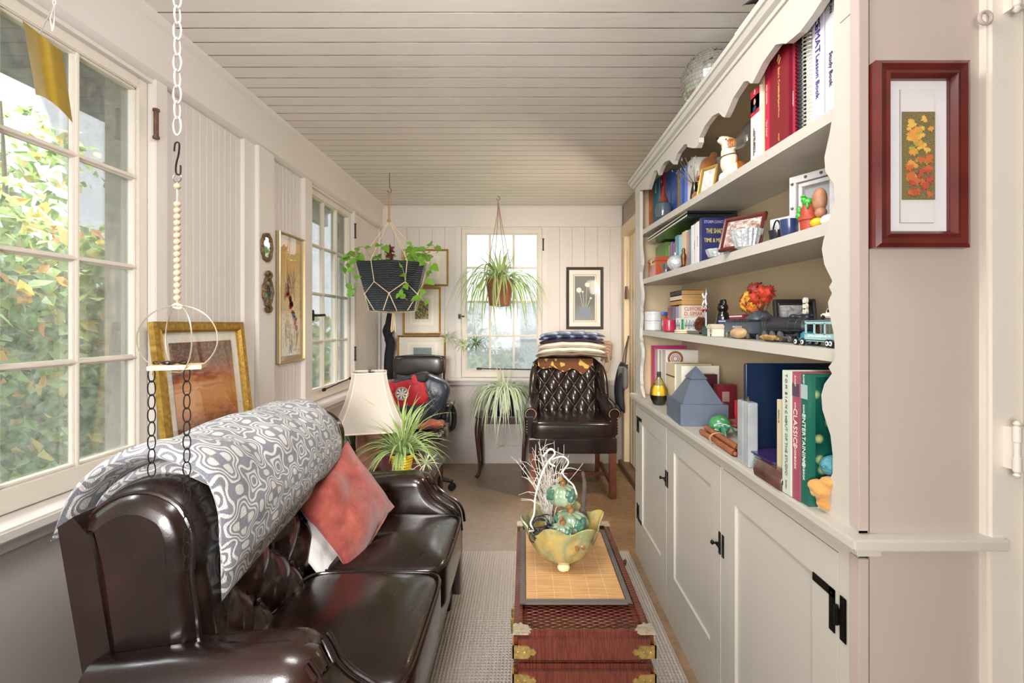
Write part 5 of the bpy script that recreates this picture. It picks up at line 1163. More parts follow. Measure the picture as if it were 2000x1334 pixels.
# tall floral scroll
a, b = PX(532, 447, -1.352), PX(590, 580, -1.352); y0_, y1_ = a.y+.04, b.y; zt_, zb_ = 2.0-0*.1, 0
zt_ = 1.3-(447-633)*a.y/940; zb_ = 1.3-(712-633)*(a.y)/940
FP = thing('floral_scroll_picture', 'tall narrow framed blossom and grass painting on the left wall beside the mirrors', 'picture', (-1.352, (y0_+y1_)/2, zb_))
def m_silk():
    t = NT('painted_silk'); y = t.xyz(t.n('UVMap').outputs[0]); nz = t.noise(9, 6, t.mapping(t.n('UVMap').outputs[0], (1.5, 4, 1)), .7)
    c = t.ramp(y[1], [(0., '#E6D9C0'), (.45, '#E9D5AC'), (.8, '#E2BC7C'), (1., '#D9AE6C')]); lo = t.mth('MULTIPLY', t.ramp(y[1], [(.05, 1.), (.36, .8), (.46, 0.)]), t.ramp(nz, [(.50, 0.), (.62, .75)])); t.col(t.mix(lo, c, '#8A8781')); t.p(Roughness=.7); return reg('painted_silk', t)
hh = zt_-zb_; ww = y1_-y0_; oc = Vector((-1.352, (y0_+y1_)/2, (zt_+zb_)/2))
frame_parts(FP, oc, (0, 1, 0), (0, 0, 1), (1, 0, 0), ww, hh, .010, .022, mat('pale_gold_frame', '#CDB98A', .35, .6), mat('taupe_mount', '#B59C80', .85), [], (ww-.085, hh-.075), m_silk())
m = MB(); rnd = random.Random(6)
for k in range(17):
    f = k/17; cy = oc.y+(-.045+.11*f)+rnd.uniform(-.02, .02); cz = oc.z+.05-.22*f+rnd.uniform(-.015, .015); r = rnd.uniform(.012, .017)
    for p in range(5): a = p*2*PI/5+k; m.lathe([(.001, 0), (r*.62, 0), (r*.6, .0006), (.001, .0006)], (oc.x+.0078, cy+r*.62*math.cos(a), cz+r*.62*math.sin(a)), 8, Matrix.Rotation(PI/2, 3, 'Y'))
m.part('blossoms', mat('blossom_red', '#D9683E', .7), FP)
m = MB()
for k in range(26):
    x0 = oc.y-.06+rnd.uniform(-.02, .10); z0 = oc.z+.0+rnd.uniform(-.02, .10); dx = rnd.uniform(-.05, .06); L = rnd.uniform(.06, .12)
    m.tube([(oc.x+.0082, x0, z0), (oc.x+.0082, x0+dx*.4, z0+L*.6), (oc.x+.0082, x0+dx, z0+L)], [.0009, .0007, .0003], 4)
for k in range(30):
    x0 = oc.y+rnd.uniform(-.08, .08); z0 = oc.z-.26+rnd.uniform(-.06, .10); m.tube([(oc.x+.0082, x0, z0), (oc.x+.0082, x0+rnd.uniform(-.02, .02), z0+.05)], [.0012, .0004], 4)
m.part('grass_strokes', mat('ink_wash', '#6E6657', .8), FP)
# small antique mirrors on the post
M_antq = mat('antique_carved_gilt', '#7A6242', .5, .5, var=(70, .5), bump=(110, 1., .006)); M_mir = mat('old_mirror', '#E6E8E6', .06, 1.)
def mirror(pc, rh, rv, crest, label):
    c = PX(pc[0], pc[1], -1.318); T = thing('carved_mirror', label, 'mirror', c, group='small carved mirrors'); 
    m = MB(); N = 40
    def rg(k, a): 
        q = 1+.05*math.cos(9*a)+(.08*math.cos(4*a) if crest else 0); R = [(.70, .004), (.74, .010), (.86, .015), (.98*q, .018), (1.0*q, .001)]
        s, d = R[k]; return Vector((c.x+d, c.y+rh*s*math.cos(a), c.z+rv*s*math.sin(a)*(1 if not crest else .86)))
    G_ = [[m.v(rg(k, 2*PI*j/N)) for k in range(5)] for j in range(N)]
    for j in range(N):
        for k in range(4): m.f([G_[j][k], G_[(j+1) % N][k], G_[(j+1) % N][k+1], G_[j][k+1]])
    for k in range(10): a = k*PI/5; m.ball((c.x+.012, c.y+rh*.86*math.cos(a), c.z+rv*.86*(1 if not crest else .86)*math.sin(a)), .009, 8, (.6, 1, 1))
    if crest:
        for s in (1, -1): m.tube(spl([(c.x+.012, c.y, c.z+s*rv*.74), (c.x+.014, c.y+.022, c.z+s*rv*.95), (c.x+.012, c.y-.002, c.z+s*rv*1.12), (c.x+.012, c.y-.022, c.z+s*rv*.92)], 4), .009, 8)
    m.part('frame', M_antq, T, ang=60)
    m = MB(); m.lathe([(.001, 0), (1, 0), (1, .003), (.001, .003)], (0, 0, 0), 32)
    for v in m.bm.verts: v.co = Vector((c.x+.006+v.co.z, c.y+rh*.72*v.co.x, c.z+rv*.72*v.co.y*(1 if not crest else .86)))
    m.part('mirror_glass', M_mir, T)
mirror((518, 483), .045*1.05, .072, False, 'upper small round mirror in a carved dull gold frame on the left post')
mirror((520, 570), .043, .090, True, 'lower small crested oval mirror in a dark carved frame on the left post')
# three gilt frames beside the back window
def bf(px0, px1, py0, py1, label, art, artm, fw=.018, inner=True, off=(0, 0)):
    a = P(px0, py1, YB-.001); b = P(px1, py0, YB-.001); c = (a+b)/2; w, h = b.x-a.x, b.z-a.z
    T = thing('gilt_picture', label, 'picture', (c.x, YB, a.z), group='gilt frames left of the back window')
    frame_parts(T, c, (1, 0, 0), (0, 0, 1), (0, -1, 0), w, h, fw, .018, M_gold, M_mat, [(w*.62, h*.62, mat('ivory_mount', '#EFEAE0', .8)), (w*.5, h*.52, M_mat)] if inner else [], art, artm, art_off=off)
bf(786, 876, 487, 559, 'gilt framed pale print behind the hanging planter, topmost of the stacked three', (.10, .07), m_art('pale_sketch', 9, [(.4, '#DAD6CC'), (.6, '#BDBBB0')]))
bf(787, 861, 561, 654, 'gilt framed botanical print with dark leaf bunch, middle of the stacked three', (.125, .17), m_art('botanical_print', 7, [(.38, '#3C4A44'), (.5, '#6C7A58'), (.58, '#B79A5C'), (.7, '#C9AA72')]), off=(0, .01))
bf(776, 871, 655, 728, 'gilt framed small grey-green print, lowest, behind the office chair', (.17, .12), m_art('misty_print', 16, [(.35, '#5E7370'), (.5, '#8A9C94'), (.65, '#4F625A')]), off=(.01, -.0))
# dandelion print
a = P(1106, 643, YB-.001); b = P(1178, 522, YB-.001); c = (a+b)/2; w, h = b.x-a.x, b.z-a.z
DP = thing('dandelion_print', 'black framed print of white dandelions in a bucket above the wing chair', 'picture', (c.x, YB, a.z))
def m_grey():
    t = NT('grey_gradient_print'); y = t.xyz(t.n('UVMap').outputs[0]); t.col(t.ramp(y[1], [(0., '#8E908E'), (.45, '#6A6A68'), (1., '#7C7A74')])); t.p(Roughness=.6); return reg('grey_gradient_print', t)
frame_parts(DP, c, (1, 0, 0), (0, 0, 1), (0, -1, 0), w, h, .026, .022, mat('charcoal_frame', '#3A3634', .4), M_mat, [(w*.62, h*.76, mat('dark_line_mount', '#4A443E', .7)), (w*.60, h*.75, M_mat), (w*.54, h*.71, mat('dark_line_mount'))], (w*.52, h*.70), m_grey())
m = MB(); yy_ = YB-.0125
for dx, dz, r in ((-.055, .075, .024), (.022, .125, .022), (-.02, .06, .009), (.055, .0, .010)):
    q = Vector((c.x+dx, yy_, c.z+dz)); m.lathe([(.001, 0), (r, 0), (r, .0008), (.001, .0008)], q, 20, Matrix.Rotation(PI/2, 3, 'X')); m.tube([q, (c.x+dx*.35, yy_, c.z-.08)], .0016, 5)
m.part('dandelions', mat('print_white', '#E8E2D2', .6), DP)
m = MB(); m.prism([(c.x-.055, c.z-.08), (c.x+.055, c.z-.08), (c.x+.045, c.z-.185), (c.x-.045, c.z-.185)], yy_-.0006, yy_+.0006, 'y'); m.part('bucket', mat('print_blue_grey', '#7F8A93', .6), DP, smooth=False)
# red-brown frame with autumn leaves on the near wall
yw = YN-.001; a = P(1711, 483, yw-.02); b = P(1896, 117, yw-.02); c = Vector(((a.x+b.x)/2, yw, (a.z+b.z)/2)); w, h = b.x-a.x, b.z-a.z
AP = thing('autumn_leaf_print', 'red-brown wooden frame with a slim autumn leaves print on the near right wall', 'picture', (c.x, yw, a.z))
M_redw = mat('red_mahogany_frame', '#5C1E18', .28, var=(14, .35), coat=.3)
def m_under():
    t = NT('leaf_litter_print'); uv = t.n('UVMap').outputs[0]; y = t.xyz(uv)[1]; nz = t.noise(30, 4, t.mapping(uv, (1, 2.6, 1))); t.col(t.ramp(nz, [(.35, '#4F4A34'), (.5, '#7A7650'), (.62, '#9C7A3E'), (.75, '#6A5A50')])); t.p(Roughness=.7); return reg('leaf_litter_print', t)
frame_parts(AP, c, (1, 0, 0), (0, 0, 1), (0, -1, 0), w, h, .031, .024, M_redw, mat('white_mount', '#E4E0E0', .8), [(.064, .250, mat('grey_line_mount', '#9A9A98', .7)), (.0625, .2485, mat('warm_white_mount', '#DEDAD6', .8))], (.0615, .164), m_under())
MAPLE = [(0, -.45), (.05, -.12), (.22, -.30), (.26, -.18), (.50, -.16), (.38, .0), (.52, .12), (.34, .14), (.36, .34), (.16, .20), (.12, .36), (.0, .56), (-.12, .36), (-.16, .20), (-.36, .34), (-.34, .14), (-.52, .12), (-.38, .0), (-.50, -.16), (-.26, -.18), (-.22, -.30), (-.05, -.12)]
rnd = random.Random(12)
for ci, (col, n_, z0, z1) in enumerate((('#E0B45C', 13, .01, .07), ('#A3A548', 9, -.07, .05), ('#D89A4A', 11, -.04, .05), ('#C46A3C', 14, -.075, .0), ('#B0503A', 8, -.075, -.02))):
    m = MB()
    for k in range(n_):
        s = rnd.uniform(.016, .026); an = rnd.uniform(-1.2, 1.2)+PI; x = c.x+rnd.uniform(-.022, .022); z = c.z+rnd.uniform(z0, z1); z = min(max(z, c.z-.079+s*.4), c.z+.079-s*.4); x = min(max(x, c.x-.029+s*.45), c.x+.029-s*.45)
        m.prism([(x+s*.75*(u*math.cos(an)-v*math.sin(an)), z+s*.75*(u*math.sin(an)+v*math.cos(an))) for u, v in MAPLE], yw-.0108-.0003*ci-.00002*k, yw-.0104, 'y')
    m.part('leaf_shapes', mat('leaf_print_%d' % ci, col, .7), AP, smooth=False)
# small wooden charm on the passage door
m = MB(); q = PX(1225, 573, XR-.018); m.puff([(q.y-.04, q.z-.05), (q.y+.04, q.z-.05), (q.y+.045, q.z+.0), (q.y+.02, q.z+.065), (q.y-.02, q.z+.06), (q.y-.045, q.z)], XR-.032, XR-.014, .004, 'x'); m.tube([(XR-.02, q.y, q.z+.06), (XR-.016, q.y+.01, q.z+.38)], .0015, 5)
m.top('wooden_charm', mat('carved_brown_wood', '#6E5A48', .7, bump=(60, .8, .006)), 'small carved brown wooden charm hung on a cord on the passage door', 'ornament')
# ---------------------------------------------------------------- sticky sheet and chain hanger at the left window
YSx = thing('hanging_yellow_sheet', 'curled mustard yellow sheet hanging on a string before the left window', 'sticky trap', (-1.13, 1.15, 1.80))
def ys(u, v):
    x = u-.5; a = P(42+96*u-14*(1-v)*0, 0, 1.28).x
    px = 40+(u*62)+(1-v)*35*1.0+(1-v)*(u)*-2; px = 44+u*78+(1-v)*(26+ -6*u); top_ = 40+u*62; bot_ = 185+55*u**1.6; d = 1.17-.05*math.sin(u*PI)-.04*(1-v)**2; q = P(px, top_+(bot_-top_)*(1-v), d); return q
m = MB(); m.slab(ys, 18, 24, .0012, 30.); m.part('sheet', mat('mustard_card', '#8C7010', .5, var=(30, .12)), YSx, ang=80)
m = MB(); a = P(102, 62, 1.14); b = P(106, 10, 1.20); m.tube([a, a+Vector((.004, 0, .02)), b], .0016, 5); m.tube([a+Vector((.002, -.002, .0)), a+Vector((-.003, -.002, .03)), b], .0013, 5); m.tube([b+Vector((.004*math.cos(k), 0, .006+.006*math.sin(k))) for k in range(7)], .0014, 5, True); m.tube([b, (-1.365, 1.35, b.z+.01)], .0014, 5); m.part('string', mat('white_string', '#DDD9D2', .8), YSx)
CD = .98; CXx = P(346, 0, CD).x
CH = thing('chain_and_hoop_hanger', 'white chain hanger with wooden beads, two metal hoops and a small wooden shelf', 'hanger', (CXx, CD, P(0, 722, CD).z))
def link(m, c, L, w, r, turn):
    m.tube([Vector(c)+Vector(((w*math.cos(a))*math.cos(turn), (w*math.cos(a))*math.sin(turn), (L/2)*math.sin(a)*1.0)) for a in [2*PI*k/18 for k in range(18)]], r, 6, True)
def chain(name, par, x, y, z0, z1, L, w, r, mm, rnd=None):
    m = MB(); pitch = L-2.2*r; n = max(1, int((z0-z1)/pitch)); 
    for k in range(n): link(m, (x, y, z0-L/2-k*pitch), L, w, r, 0.15 if k % 2 else PI/2-.1)
    return m.part(name, mm, par)
zz = lambda py: P(0, py, CD).z
M_wch = mat('white_chain', '#B8B3AB', .35); M_bch = mat('black_chain', '#1F1A18', .4, .5)
chain('white_chain', CH, CXx, CD, ZC+.0, zz(278), .0365, .0072, .0019, M_wch)
m = MB(); a = Vector((CXx, CD, zz(282))); b = Vector((CXx+.001, CD, zz(340))); m.tube(spl([a+Vector((-.006, 0, -.014)), a+Vector((-.004, 0, .002)), a+Vector((.004, 0, .002)), a+Vector((.003, 0, -.02)), b+Vector((-.003, 0, .02)), b+Vector((-.003, 0, .002)), b+Vector((.005, 0, .0)), b+Vector((.006, 0, .018))], 5), .0017, 7); m.part('s_hook', M_bch, CH)
m = MB(); c = Vector((CXx, CD, zz(348))); m.tube([c+Vector((.0085*math.cos(2*PI*k/20), 0, .0085*math.sin(2*PI*k/20))) for k in range(20)], .0009, 5, True); m.part('split_ring', M_hook, CH)
M_bead = mat('wood_bead', '#B99E82', .5, var=(60, .12))
for py in [364]+[399+12.2*k for k in range(16)]:
    m = MB(); m.ball((CXx, CD, zz(py)), .0067, 14, (1, 1, .92)); m.part('wooden_bead', M_bead, CH)
m = MB(); m.tube([(CXx, CD, zz(356)), (CXx, CD, zz(600))], .0012, 5); m.tube(spl([(CXx-.01, CD, zz(598)), (CXx, CD-.004, zz(594)), (CXx+.01, CD, zz(598)), (CXx, CD+.004, zz(602)), (CXx-.008, CD, zz(599))], 4), .0022, 6); m.part('twine', M_cordw, CH)
M_hoop = mat('brushed_hoop_metal', '#C9BFA6', .3, .8); hc = Vector((P(348, 0, CD).x, CD, (zz(597)+zz(727))/2)); hr = (zz(597)-zz(727))/2
for k, (sx, sy, cx) in enumerate(((.93, .36, -.002), (-.80, .60, .0))):
    m = MB(); m.tube([hc+Vector((hr*math.cos(a)*sx*1.03, hr*math.cos(a)*sy, hr*math.sin(a))) for a in [2*PI*j/56 for j in range(56)]], .0013, 6, True); m.part('hoop', M_hoop, CH)
bz = zz(716); m = MB(); m.M = Matrix.Translation((hc.x, CD, bz)) @ Matrix.Rotation(math.radians(24), 4, 'Z'); m.box(-.045, .045, -.030, .030, -.0045, .0045, .001); m.part('wooden_shelf', mat('pale_ply', '#C8A67C', .55, var=(20, .12)), CH)
def long_chain(x, y, z0, z1, label, heap):
    T = thing('black_chain', label, 'chain', (x, y, z1), group='black chains on the hoop hanger'); L = .030; r = .0012; w = .0068; m = MB(); p = L-2.4*r; n = int((z0-z1)/p)
    for k in range(n): link(m, (x, y, z0-L/2-k*p), L, w, r, .25 if k % 2 else PI/2-.25)
    for (dx, dy, an) in heap:
        c = Vector((x+dx, y+dy, bz+.008)); m.tube([c+Vector((.014*math.cos(a)*math.cos(an)-.0065*math.sin(a)*math.sin(an), .014*math.cos(a)*math.sin(an)+.0065*math.sin(a)*math.cos(an), .003*math.sin(2*a))) for a in [2*PI*j/18 for j in range(18)]], r, 6, True)
    o = m.part('chain_links', M_bch, T)
xl, xr = P(308, 0, CD).x, P(373, 0, CD).x
long_chain(xl, CD-.016, bz, zz(935), 'shorter black chain hanging from the left of the small wooden shelf', [(.012, .01, .3), (.030, .005, -.3)])
long_chain(xr, CD-.012, bz, zz(1122), 'longer black chain hanging from the right of the small wooden shelf', [(-.012, .01, -.4), (-.028, .014, .5)])
# ---------------------------------------------------------------- things on the shelves
def YX(px, x): return x*940/(px-1025)
def SZ(n, y): return shz(n, y)+.0005 if n < 4 else CZ+.0005
M_page = mat('book_pages', '#E3DAC4', .85, bump=(400, .4, .0008))
def book(px0, px1, n, h, dep, color, label, x=.668, titles=(), cat='book', name='book', lean=0., rough=.45, group=None, cover=None, blocks=()):
    """upright book: spine to the room; px0..px1 = where its spine stands along the shelf; titles=[(text, centre 0..1 from the top, size, colour)]"""
    ya, yb = YX(px1, x), YX(px0, x); y0, y1 = min(ya, yb)+.0006, max(ya, yb)-.0006; z = SZ(n, (y0+y1)/2)+.001; t = .0022
    T = thing(name, label, cat, (x+dep/2, (y0+y1)/2, z), group=group)
    m = MB(); mc = mat('cover_'+color.strip('#'), color, rough, coat=.25)
    m.box(x, x+t, y0, y1, z, z+h, .0008); m.box(x+.001, x+dep, y0, y0+t, z, z+h, .0006); m.box(x+.001, x+dep, y1-t, y1, z, z+h, .0006); m.part('cover', mc, T, smooth=False)
    m = MB(); m.box(x+.003, x+dep-.004, y0+t*.9, y1-t*.9, z+.003, z+h-.004); m.part('pages', M_page, T, smooth=False)
    for (f0, f1, c) in blocks: m = MB(); m.box(x-.0005, x+.0005, y0+.001, y1-.001, z+h*(1-f1), z+h*(1-f0)); m.part('spine_label', mat('cover_'+c.strip('#'), c, .5), T, smooth=False)
    for (s, f, size, c) in titles: text(s, (x-.0012, (y0+y1)/2, z+h*(1-f)), SPINE, size, c, T, ext=.0003, name='spine_title')
    if cover:
        for (s, fx, fz, size, c, wd) in cover: text(s, (x+dep*fx, y0-.001, z+h*(1-fz)), FRONT, size, c, T, wid=wd, ext=.0003, name='cover_title')
    return T
# top shelf, near end
book(1611, 1636, 1, .275, .21, '#CDCBD0', 'white study guide nearest the near post on the top shelf', .662, [('Study Book', .66, .016, '#3A2A6A'), ('KAPLAN', .14, .012, '#1B1B1B')])
book(1586, 1609, 1, .275, .21, '#D0CED4', 'white test lesson book with large purple spine lettering on the top shelf', .662, [('GMAT', .32, .026, '#3B2A86'), ('Lesson Book', .64, .019, '#3B2A86')])
T = bpy.data.objects['book.001']; o = ORG[T.name]
m = MB(); m.lathe([(.001, 0), (1, 0), (1, 1), (.001, 1)], (0, 0, 0), 24)
for v in m.bm.verts: v.co = Vector((.6612-.0008*v.co.z, o.y+.0085*v.co.x, o.z+.275*.86+.026*v.co.y))
m.part('oval_logo', mat('ink_1B1B1B', '#1B1B1B', .6), T); text('KAPLAN', (.6600, o.y, o.z+.275*.86), SPINE, .010, '#ECEAEE', T, name='spine_title')
def spiral(px0, px1, n, h, dep, color, wire, label, x=.672):
    ya, yb = YX(px1, x), YX(px0, x); y0, y1 = min(ya, yb), max(ya, yb); z = SZ(n, y0)+.001; T = thing('spiral_notebook', label, 'notebook', (x+dep/2, (y0+y1)/2, z), group='spiral bound books on the top shelf')
    m = MB(); m.box(x+.008, x+dep, y0+.003, y1-.003, z, z+h); m.part('pages', mat('cover_'+color.strip('#'), color, .6), T, smooth=False)
    m = MB(); yc = (y0+y1)/2; r = (y1-y0)/2-.0005
    for k in range(int(h/.0095)): zc = z+.006+k*.0095; m.tube([(x+.008+r*.9*math.cos(a), yc+r*math.sin(a), zc+.001*math.sin(a)) for a in [2*PI*j/14 for j in range(14)]], .0014, 5, True)
    m.part('spiral_binding', mat('wire_'+wire.strip('#'), wire, .35, .3), T)
spiral(1567, 1584, 1, .262, .20, '#D8D6D2', '#D9D2C4', 'white spiral bound notebook left of the purple lettered test book')
spiral(1553, 1566, 1, .262, .20, '#3A4A5A', '#1C1C20', 'spiral bound book with black wire beside the slim red book')
book(1548, 1552.5, 1, .25, .19, '#B02A3C', 'slim red accounting book next to the black spiral binding', .672, [('Accounting II', .6, .007, '#E8D8D0')])
book(1543, 1547.5, 1, .25, .19, '#2A3E86', 'slim blue accounting book on the top shelf', .672, [('Accounting I', .6, .007, '#DCE0F0')])
book(1504, 1541, 1, .262, .185, '#7A1420', 'thick burgundy criminal law casebook with gold spine lettering on the top shelf', .664, [('Basic Criminal Law', .42, .0135, '#D8A868'), ('CASES AND MATERIALS', .56, .008, '#D8A868'), ('WEST', .92, .008, '#D8A868')], blocks=())
T = bpy.data.objects['book.004']; o = ORG[T.name]
m = MB(); 
for s in (.010, .006): m.tube([(.6632, o.y+s*.8*math.cos(a), o.z+.225+s*1.3*math.sin(a)) for a in [k*PI/2 for k in range(4)]], .0006, 4, True)
m.part('diamond_logo', mat('ink_D8A868', '#D8A868', .6), T)
book(1493.5, 1503, 1, .248, .18, '#B81F44', 'crimson pink school history book left of the thick burgundy one', .668, [('HIGH SCHOOL', .34, .008, '#F0D8C0'), ('"Our Father"', .72, .009, '#F0D8C0')])
book(1484.5, 1493, 1, .225, .17, '#D9C29A', 'cream spined book between the crimson book and the film guide', .670, [('A FORTHCOMING WOMAN', .5, .008, '#8A5A34')])
book(1466, 1484, 1, .205, .15, '#E9E1D4', 'white and red film companion paperback with a portrait on its spine', .662, [("ROGER EBERT'S", .74, .0088, '#1E1A1C'), ], blocks=((.0, .36, '#B02438'), (.10, .30, '#D9B8A2')))
T = bpy.data.objects['book.007']; o = ORG[T.name]; text('VIDEO COMPANION', (.6608, o.y+.007, o.z+.055), SPINE, .0085, '#1E1A1C', T, name='spine_title'); text('1996', (.6604, o.y, o.z+.197), SPINE, .008, '#E9E1D4', T, name='spine_title')
m = MB(); m.ball((.6605, o.y, o.z+.168), .007, 12, (.15, 1, 1.3)); m.part('portrait_head', mat('portrait_skin', '#B98A74', .6), T); m = MB(); m.ball((.6604, o.y, o.z+.148), .011, 12, (.1, 1, .8)); m.part('portrait_suit', mat('portrait_navy', '#22304E', .6), T)
# clear plastic bag hanging over the dog's shoulder
def m_clear():
    t = NT('clear_plastic'); tb = t.n('BsdfTransparent'); tb.inputs[0].default_value = (.86, .86, .88, 1); gl = t.n('BsdfGlossy'); gl.inputs['Roughness'].default_value = .12; df = t.n('BsdfDiffuse'); df.inputs[0].default_value = lin('#A9A7AA')
    a = t.n('MixShader', n0=.10, n1=tb.outputs[0], n2=df.outputs[0]); b = t.n('MixShader', n0=.16, n1=a.outputs[0], n2=gl.outputs[0]); t.t.links.new(b.outputs[0], t.out.inputs[0]); return reg('clear_plastic', t)
M_clear = m_clear()
yb_ = YX(1452, .71); z_ = SZ(1, yb_)
m = MB(); m.slab(lambda u, v: (.70+.14*v, yb_+.045-.09*u+.004*math.sin(v*9), z_+.10+.105*math.sin(PI*min(1, v*1.2)*.5)*(1-.1*u)-.0*v), 14, 14, .03, 4.)
m.M = Matrix(); m.top('clear_plastic_pack', M_clear, 'clear plastic wrapped pack behind the dog figurine on the top shelf', 'package', ang=80)
for v_ in (): pass
# dog figurine (sitting, muzzle lifted)
yd = YX(1431, .715); zd = SZ(1, yd); xd = .715
DG = thing('dog_figurine', 'sitting brown and white dog figurine looking up on the top shelf', 'figurine', (xd, yd, zd))
def m_dog():
    t = NT('dog_coat'); x = t.xyz(t.co()); nz = t.noise(30, 4); g = t.mth('ADD', t.mth('SUBTRACT', x[1], -.004), t.mth('MULTIPLY', t.mth('SUBTRACT', nz.outputs[0], .5), .03))
    hd = t.mth('MULTIPLY', t.mth('GREATER_THAN', x[2], .118), t.mth('GREATER_THAN', t.mth('ABSOLUTE', t.mth('ADD', x[1], t.mth('MULTIPLY', nz.outputs[0], .01))), .014)); k = t.mth('MAXIMUM', t.ramp(g, [(.48, 0.), (.52, 1.)]), hd)
    bk = t.ramp(t.mth('ADD', t.mth('MULTIPLY', t.mth('ADD', x[0], t.mth('MULTIPLY', nz.outputs[0], .02)), 20.), .3), [(.45, 0.), (.55, 1.)])
    t.col(t.mix(t.mth('MAXIMUM', hd, bk), t.mix(nz, '#EDE4D2', '#D8C7A8'), t.mix(nz, '#8A4A1E', '#B8762E'))); t.p(Roughness=.35); t.bump(t.noise(70, 3, t.mapping(t.co(), (1, 1, .35))), .7, .004); return reg('dog_coat', t)
m = MB(); s = 1.
for c, r, sc in (((.012, .0, .040), .040, (1.05, .9, 1.)), ((-.010, 0, .070), .033, (.95, .95, 1.25)), ((-.014, 0, .100), .026, (1, 1, 1.2)), ((-.012, 0, .125), .026, (1, 1, 1)), ((-.034, -.003, .140), .014, (1.5, 1, 1)), ((-.024, -.003, .136), .017, (1.3, 1, 1)), ((-.030, -.015, .020), .012, (1, 1, 2)), ((-.030, .015, .020), .012, (1, 1, 2)), ((-.036, -.016, .008), .012, (1.4, 1, .7)), ((-.036, .016, .008), .012, (1.4, 1, .7)), ((.010, -.032, .020), .022, (1.2, .8, 1)), ((.010, .032, .020), .022, (1.2, .8, 1)), ((-.008, -.030, .008), .012, (1.7, 1, .7)), ((-.008, .030, .008), .012, (1.7, 1, .7)), ((.052, .01, .010), .012, (1.8, 1, .8)), ((-.004, -.026, .122), .013, (.7, .5, 1.4)), ((-.004, .026, .122), .013, (.7, .5, 1.4))):
    m.ball((xd+c[0], yd+c[1]*1.05, zd+c[2]*1.08), r, 14, sc)
o = m.part('body', m_dog(), DG); md = o.modifiers.new('fuse', 'REMESH'); md.mode = 'VOXEL'; md.voxel_size = .0026; md.use_smooth_shade = True; md = o.modifiers.new('soft', 'SMOOTH'); md.iterations = 4
M_blkg = mat('glossy_black', '#15100F', .2, coat=.4)
m = MB(); m.ball((xd-.053, yd-.003, zd+.156), .0062, 10, (1, 1.2, .8)); m.part('nose', M_blkg, DG)
for sy in (-1, 1): m = MB(); m.ball((xd-.030, yd+sy*.014-.002, zd+.148), .0040, 10); m.part('eye', M_blkg, DG)
m = MB(); m.tube([(xd-.012+.027*math.cos(a), yd+.027*math.sin(a), zd+.098+.004*math.cos(a)) for a in [2*PI*k/24 for k in range(24)]], .0018, 6, True); m.part('collar', mat('collar_brown', '#6A3A1E', .5), DG)
# ochre plush toy beside it
yt = YX(1388, .745); zt_ = SZ(1, yt); TD = thing('stuffed_toy', 'ochre brown plush toy with a ribbon sitting left of the dog figurine', 'toy', (.745, yt, zt_))
m = MB()
for c, r, sc in (((0, 0, .055), .050, (.9, 1.0, 1.15)), ((-.008, 0, .135), .040, (.9, .95, 1.15)), ((-.04, -.03, .03), .02, (1.3, 1, 1)), ((-.04, .03, .03), .02, (1.3, 1, 1)), ((-.02, -.042, .08), .016, (1, 1, 1.8)), ((-.02, .042, .08), .016, (1, 1, 1.8)), ((0, -.03, .175), .014, (1, 1, 1)), ((0, .03, .175), .014, (1, 1, 1))): m.ball((.745+c[0], yt+c[1], zt_+c[2]), r, 14, sc)
o = m.part('body', mat('ochre_plush', '#A5662C', .95, var=(25, .3), bump=(150, .7, .003), sheen=.4), TD); md = o.modifiers.new('fuse', 'REMESH'); md.mode = 'VOXEL'; md.voxel_size = .004; md.use_smooth_shade = True
m = MB(); 
for sy in (-1, 1): m.ball((.702, yt+sy*.015, zt_+.098), .014, 10, (.5, 1, .7))
m.ball((.698, yt, zt_+.098), .007, 8); m.part('bow', mat('amber_ribbon', '#8F3E14', .5), TD)
# small gold frame, star spray in a dark vase
def desk_frame(px0, px1, n, x0, h, rz, mf, label, art, name='photo_frame', fw=.012, lean=.25, mm=None, th=.014):
    yc = (YX(px0, x0)+YX(px1, x0))/2; z = SZ(n, yc)+.002; a = math.radians(rz); w = None
    X = Vector((-math.sin(a)*0+math.cos(a), -math.sin(a), 0)).normalized(); N = Vector((0, 0, 1)).cross(X)*-1; N = X.cross(Vector((0, 0, 1))); Yv = (Vector((0, 0, 1))-N*lean).normalized(); N = X.cross(Yv).normalized()
    wd = abs(px1-px0)*yc/940/max(.2, abs(X.x)+abs(X.y)*x0/yc)
    T = thing(name, label, 'frame', (x0, yc, z)); c = Vector((x0, yc, z))+Yv*(h/2)
    frame_parts(T, c, X, Yv, N, wd, h, fw, th, mf, mm or M_mat, [], (wd-fw*2.4, h-fw*2.4), art)
    return T
a_face = m_art('old_photo_pink', 6, [(.35, '#5A4A48'), (.5, '#A58A80'), (.62, '#D8C8BC')]); a_bw = m_art('grey_photo', 3, [(.3, '#3A3C3E'), (.5, '#A9ABAC'), (.7, '#D6D8D8')], dist=1.2); a_pale = m_art('pale_photo', 4, [(.35, '#B5B2A8'), (.6, '#E2DED4')])
desk_frame(1364, 1398, 1, .690, .115, 58, mat('light_gold', '#C6A860', .35, .7, bump=(120, .4, .002)), 'small gold photo frame turned aslant on the top shelf before the plush toy', a_pale)
ys_ = YX(1357, .70); zs_ = SZ(1, ys_); SV = thing('star_spray_vase', 'slim black vase holding a silver star spray on the top shelf', 'vase', (.70, ys_, zs_))
m = MB(); m.lathe([(.016, 0), (.02, .01), (.017, .05), (.010, .085), (.012, .09), (.008, .088)], (.70, ys_, zs_), 20); m.part('vase', M_blkg, SV)
M_tin = mat('silver_foil', '#D9DDE2', .18, 1.); rnd = random.Random(9); m = MB()
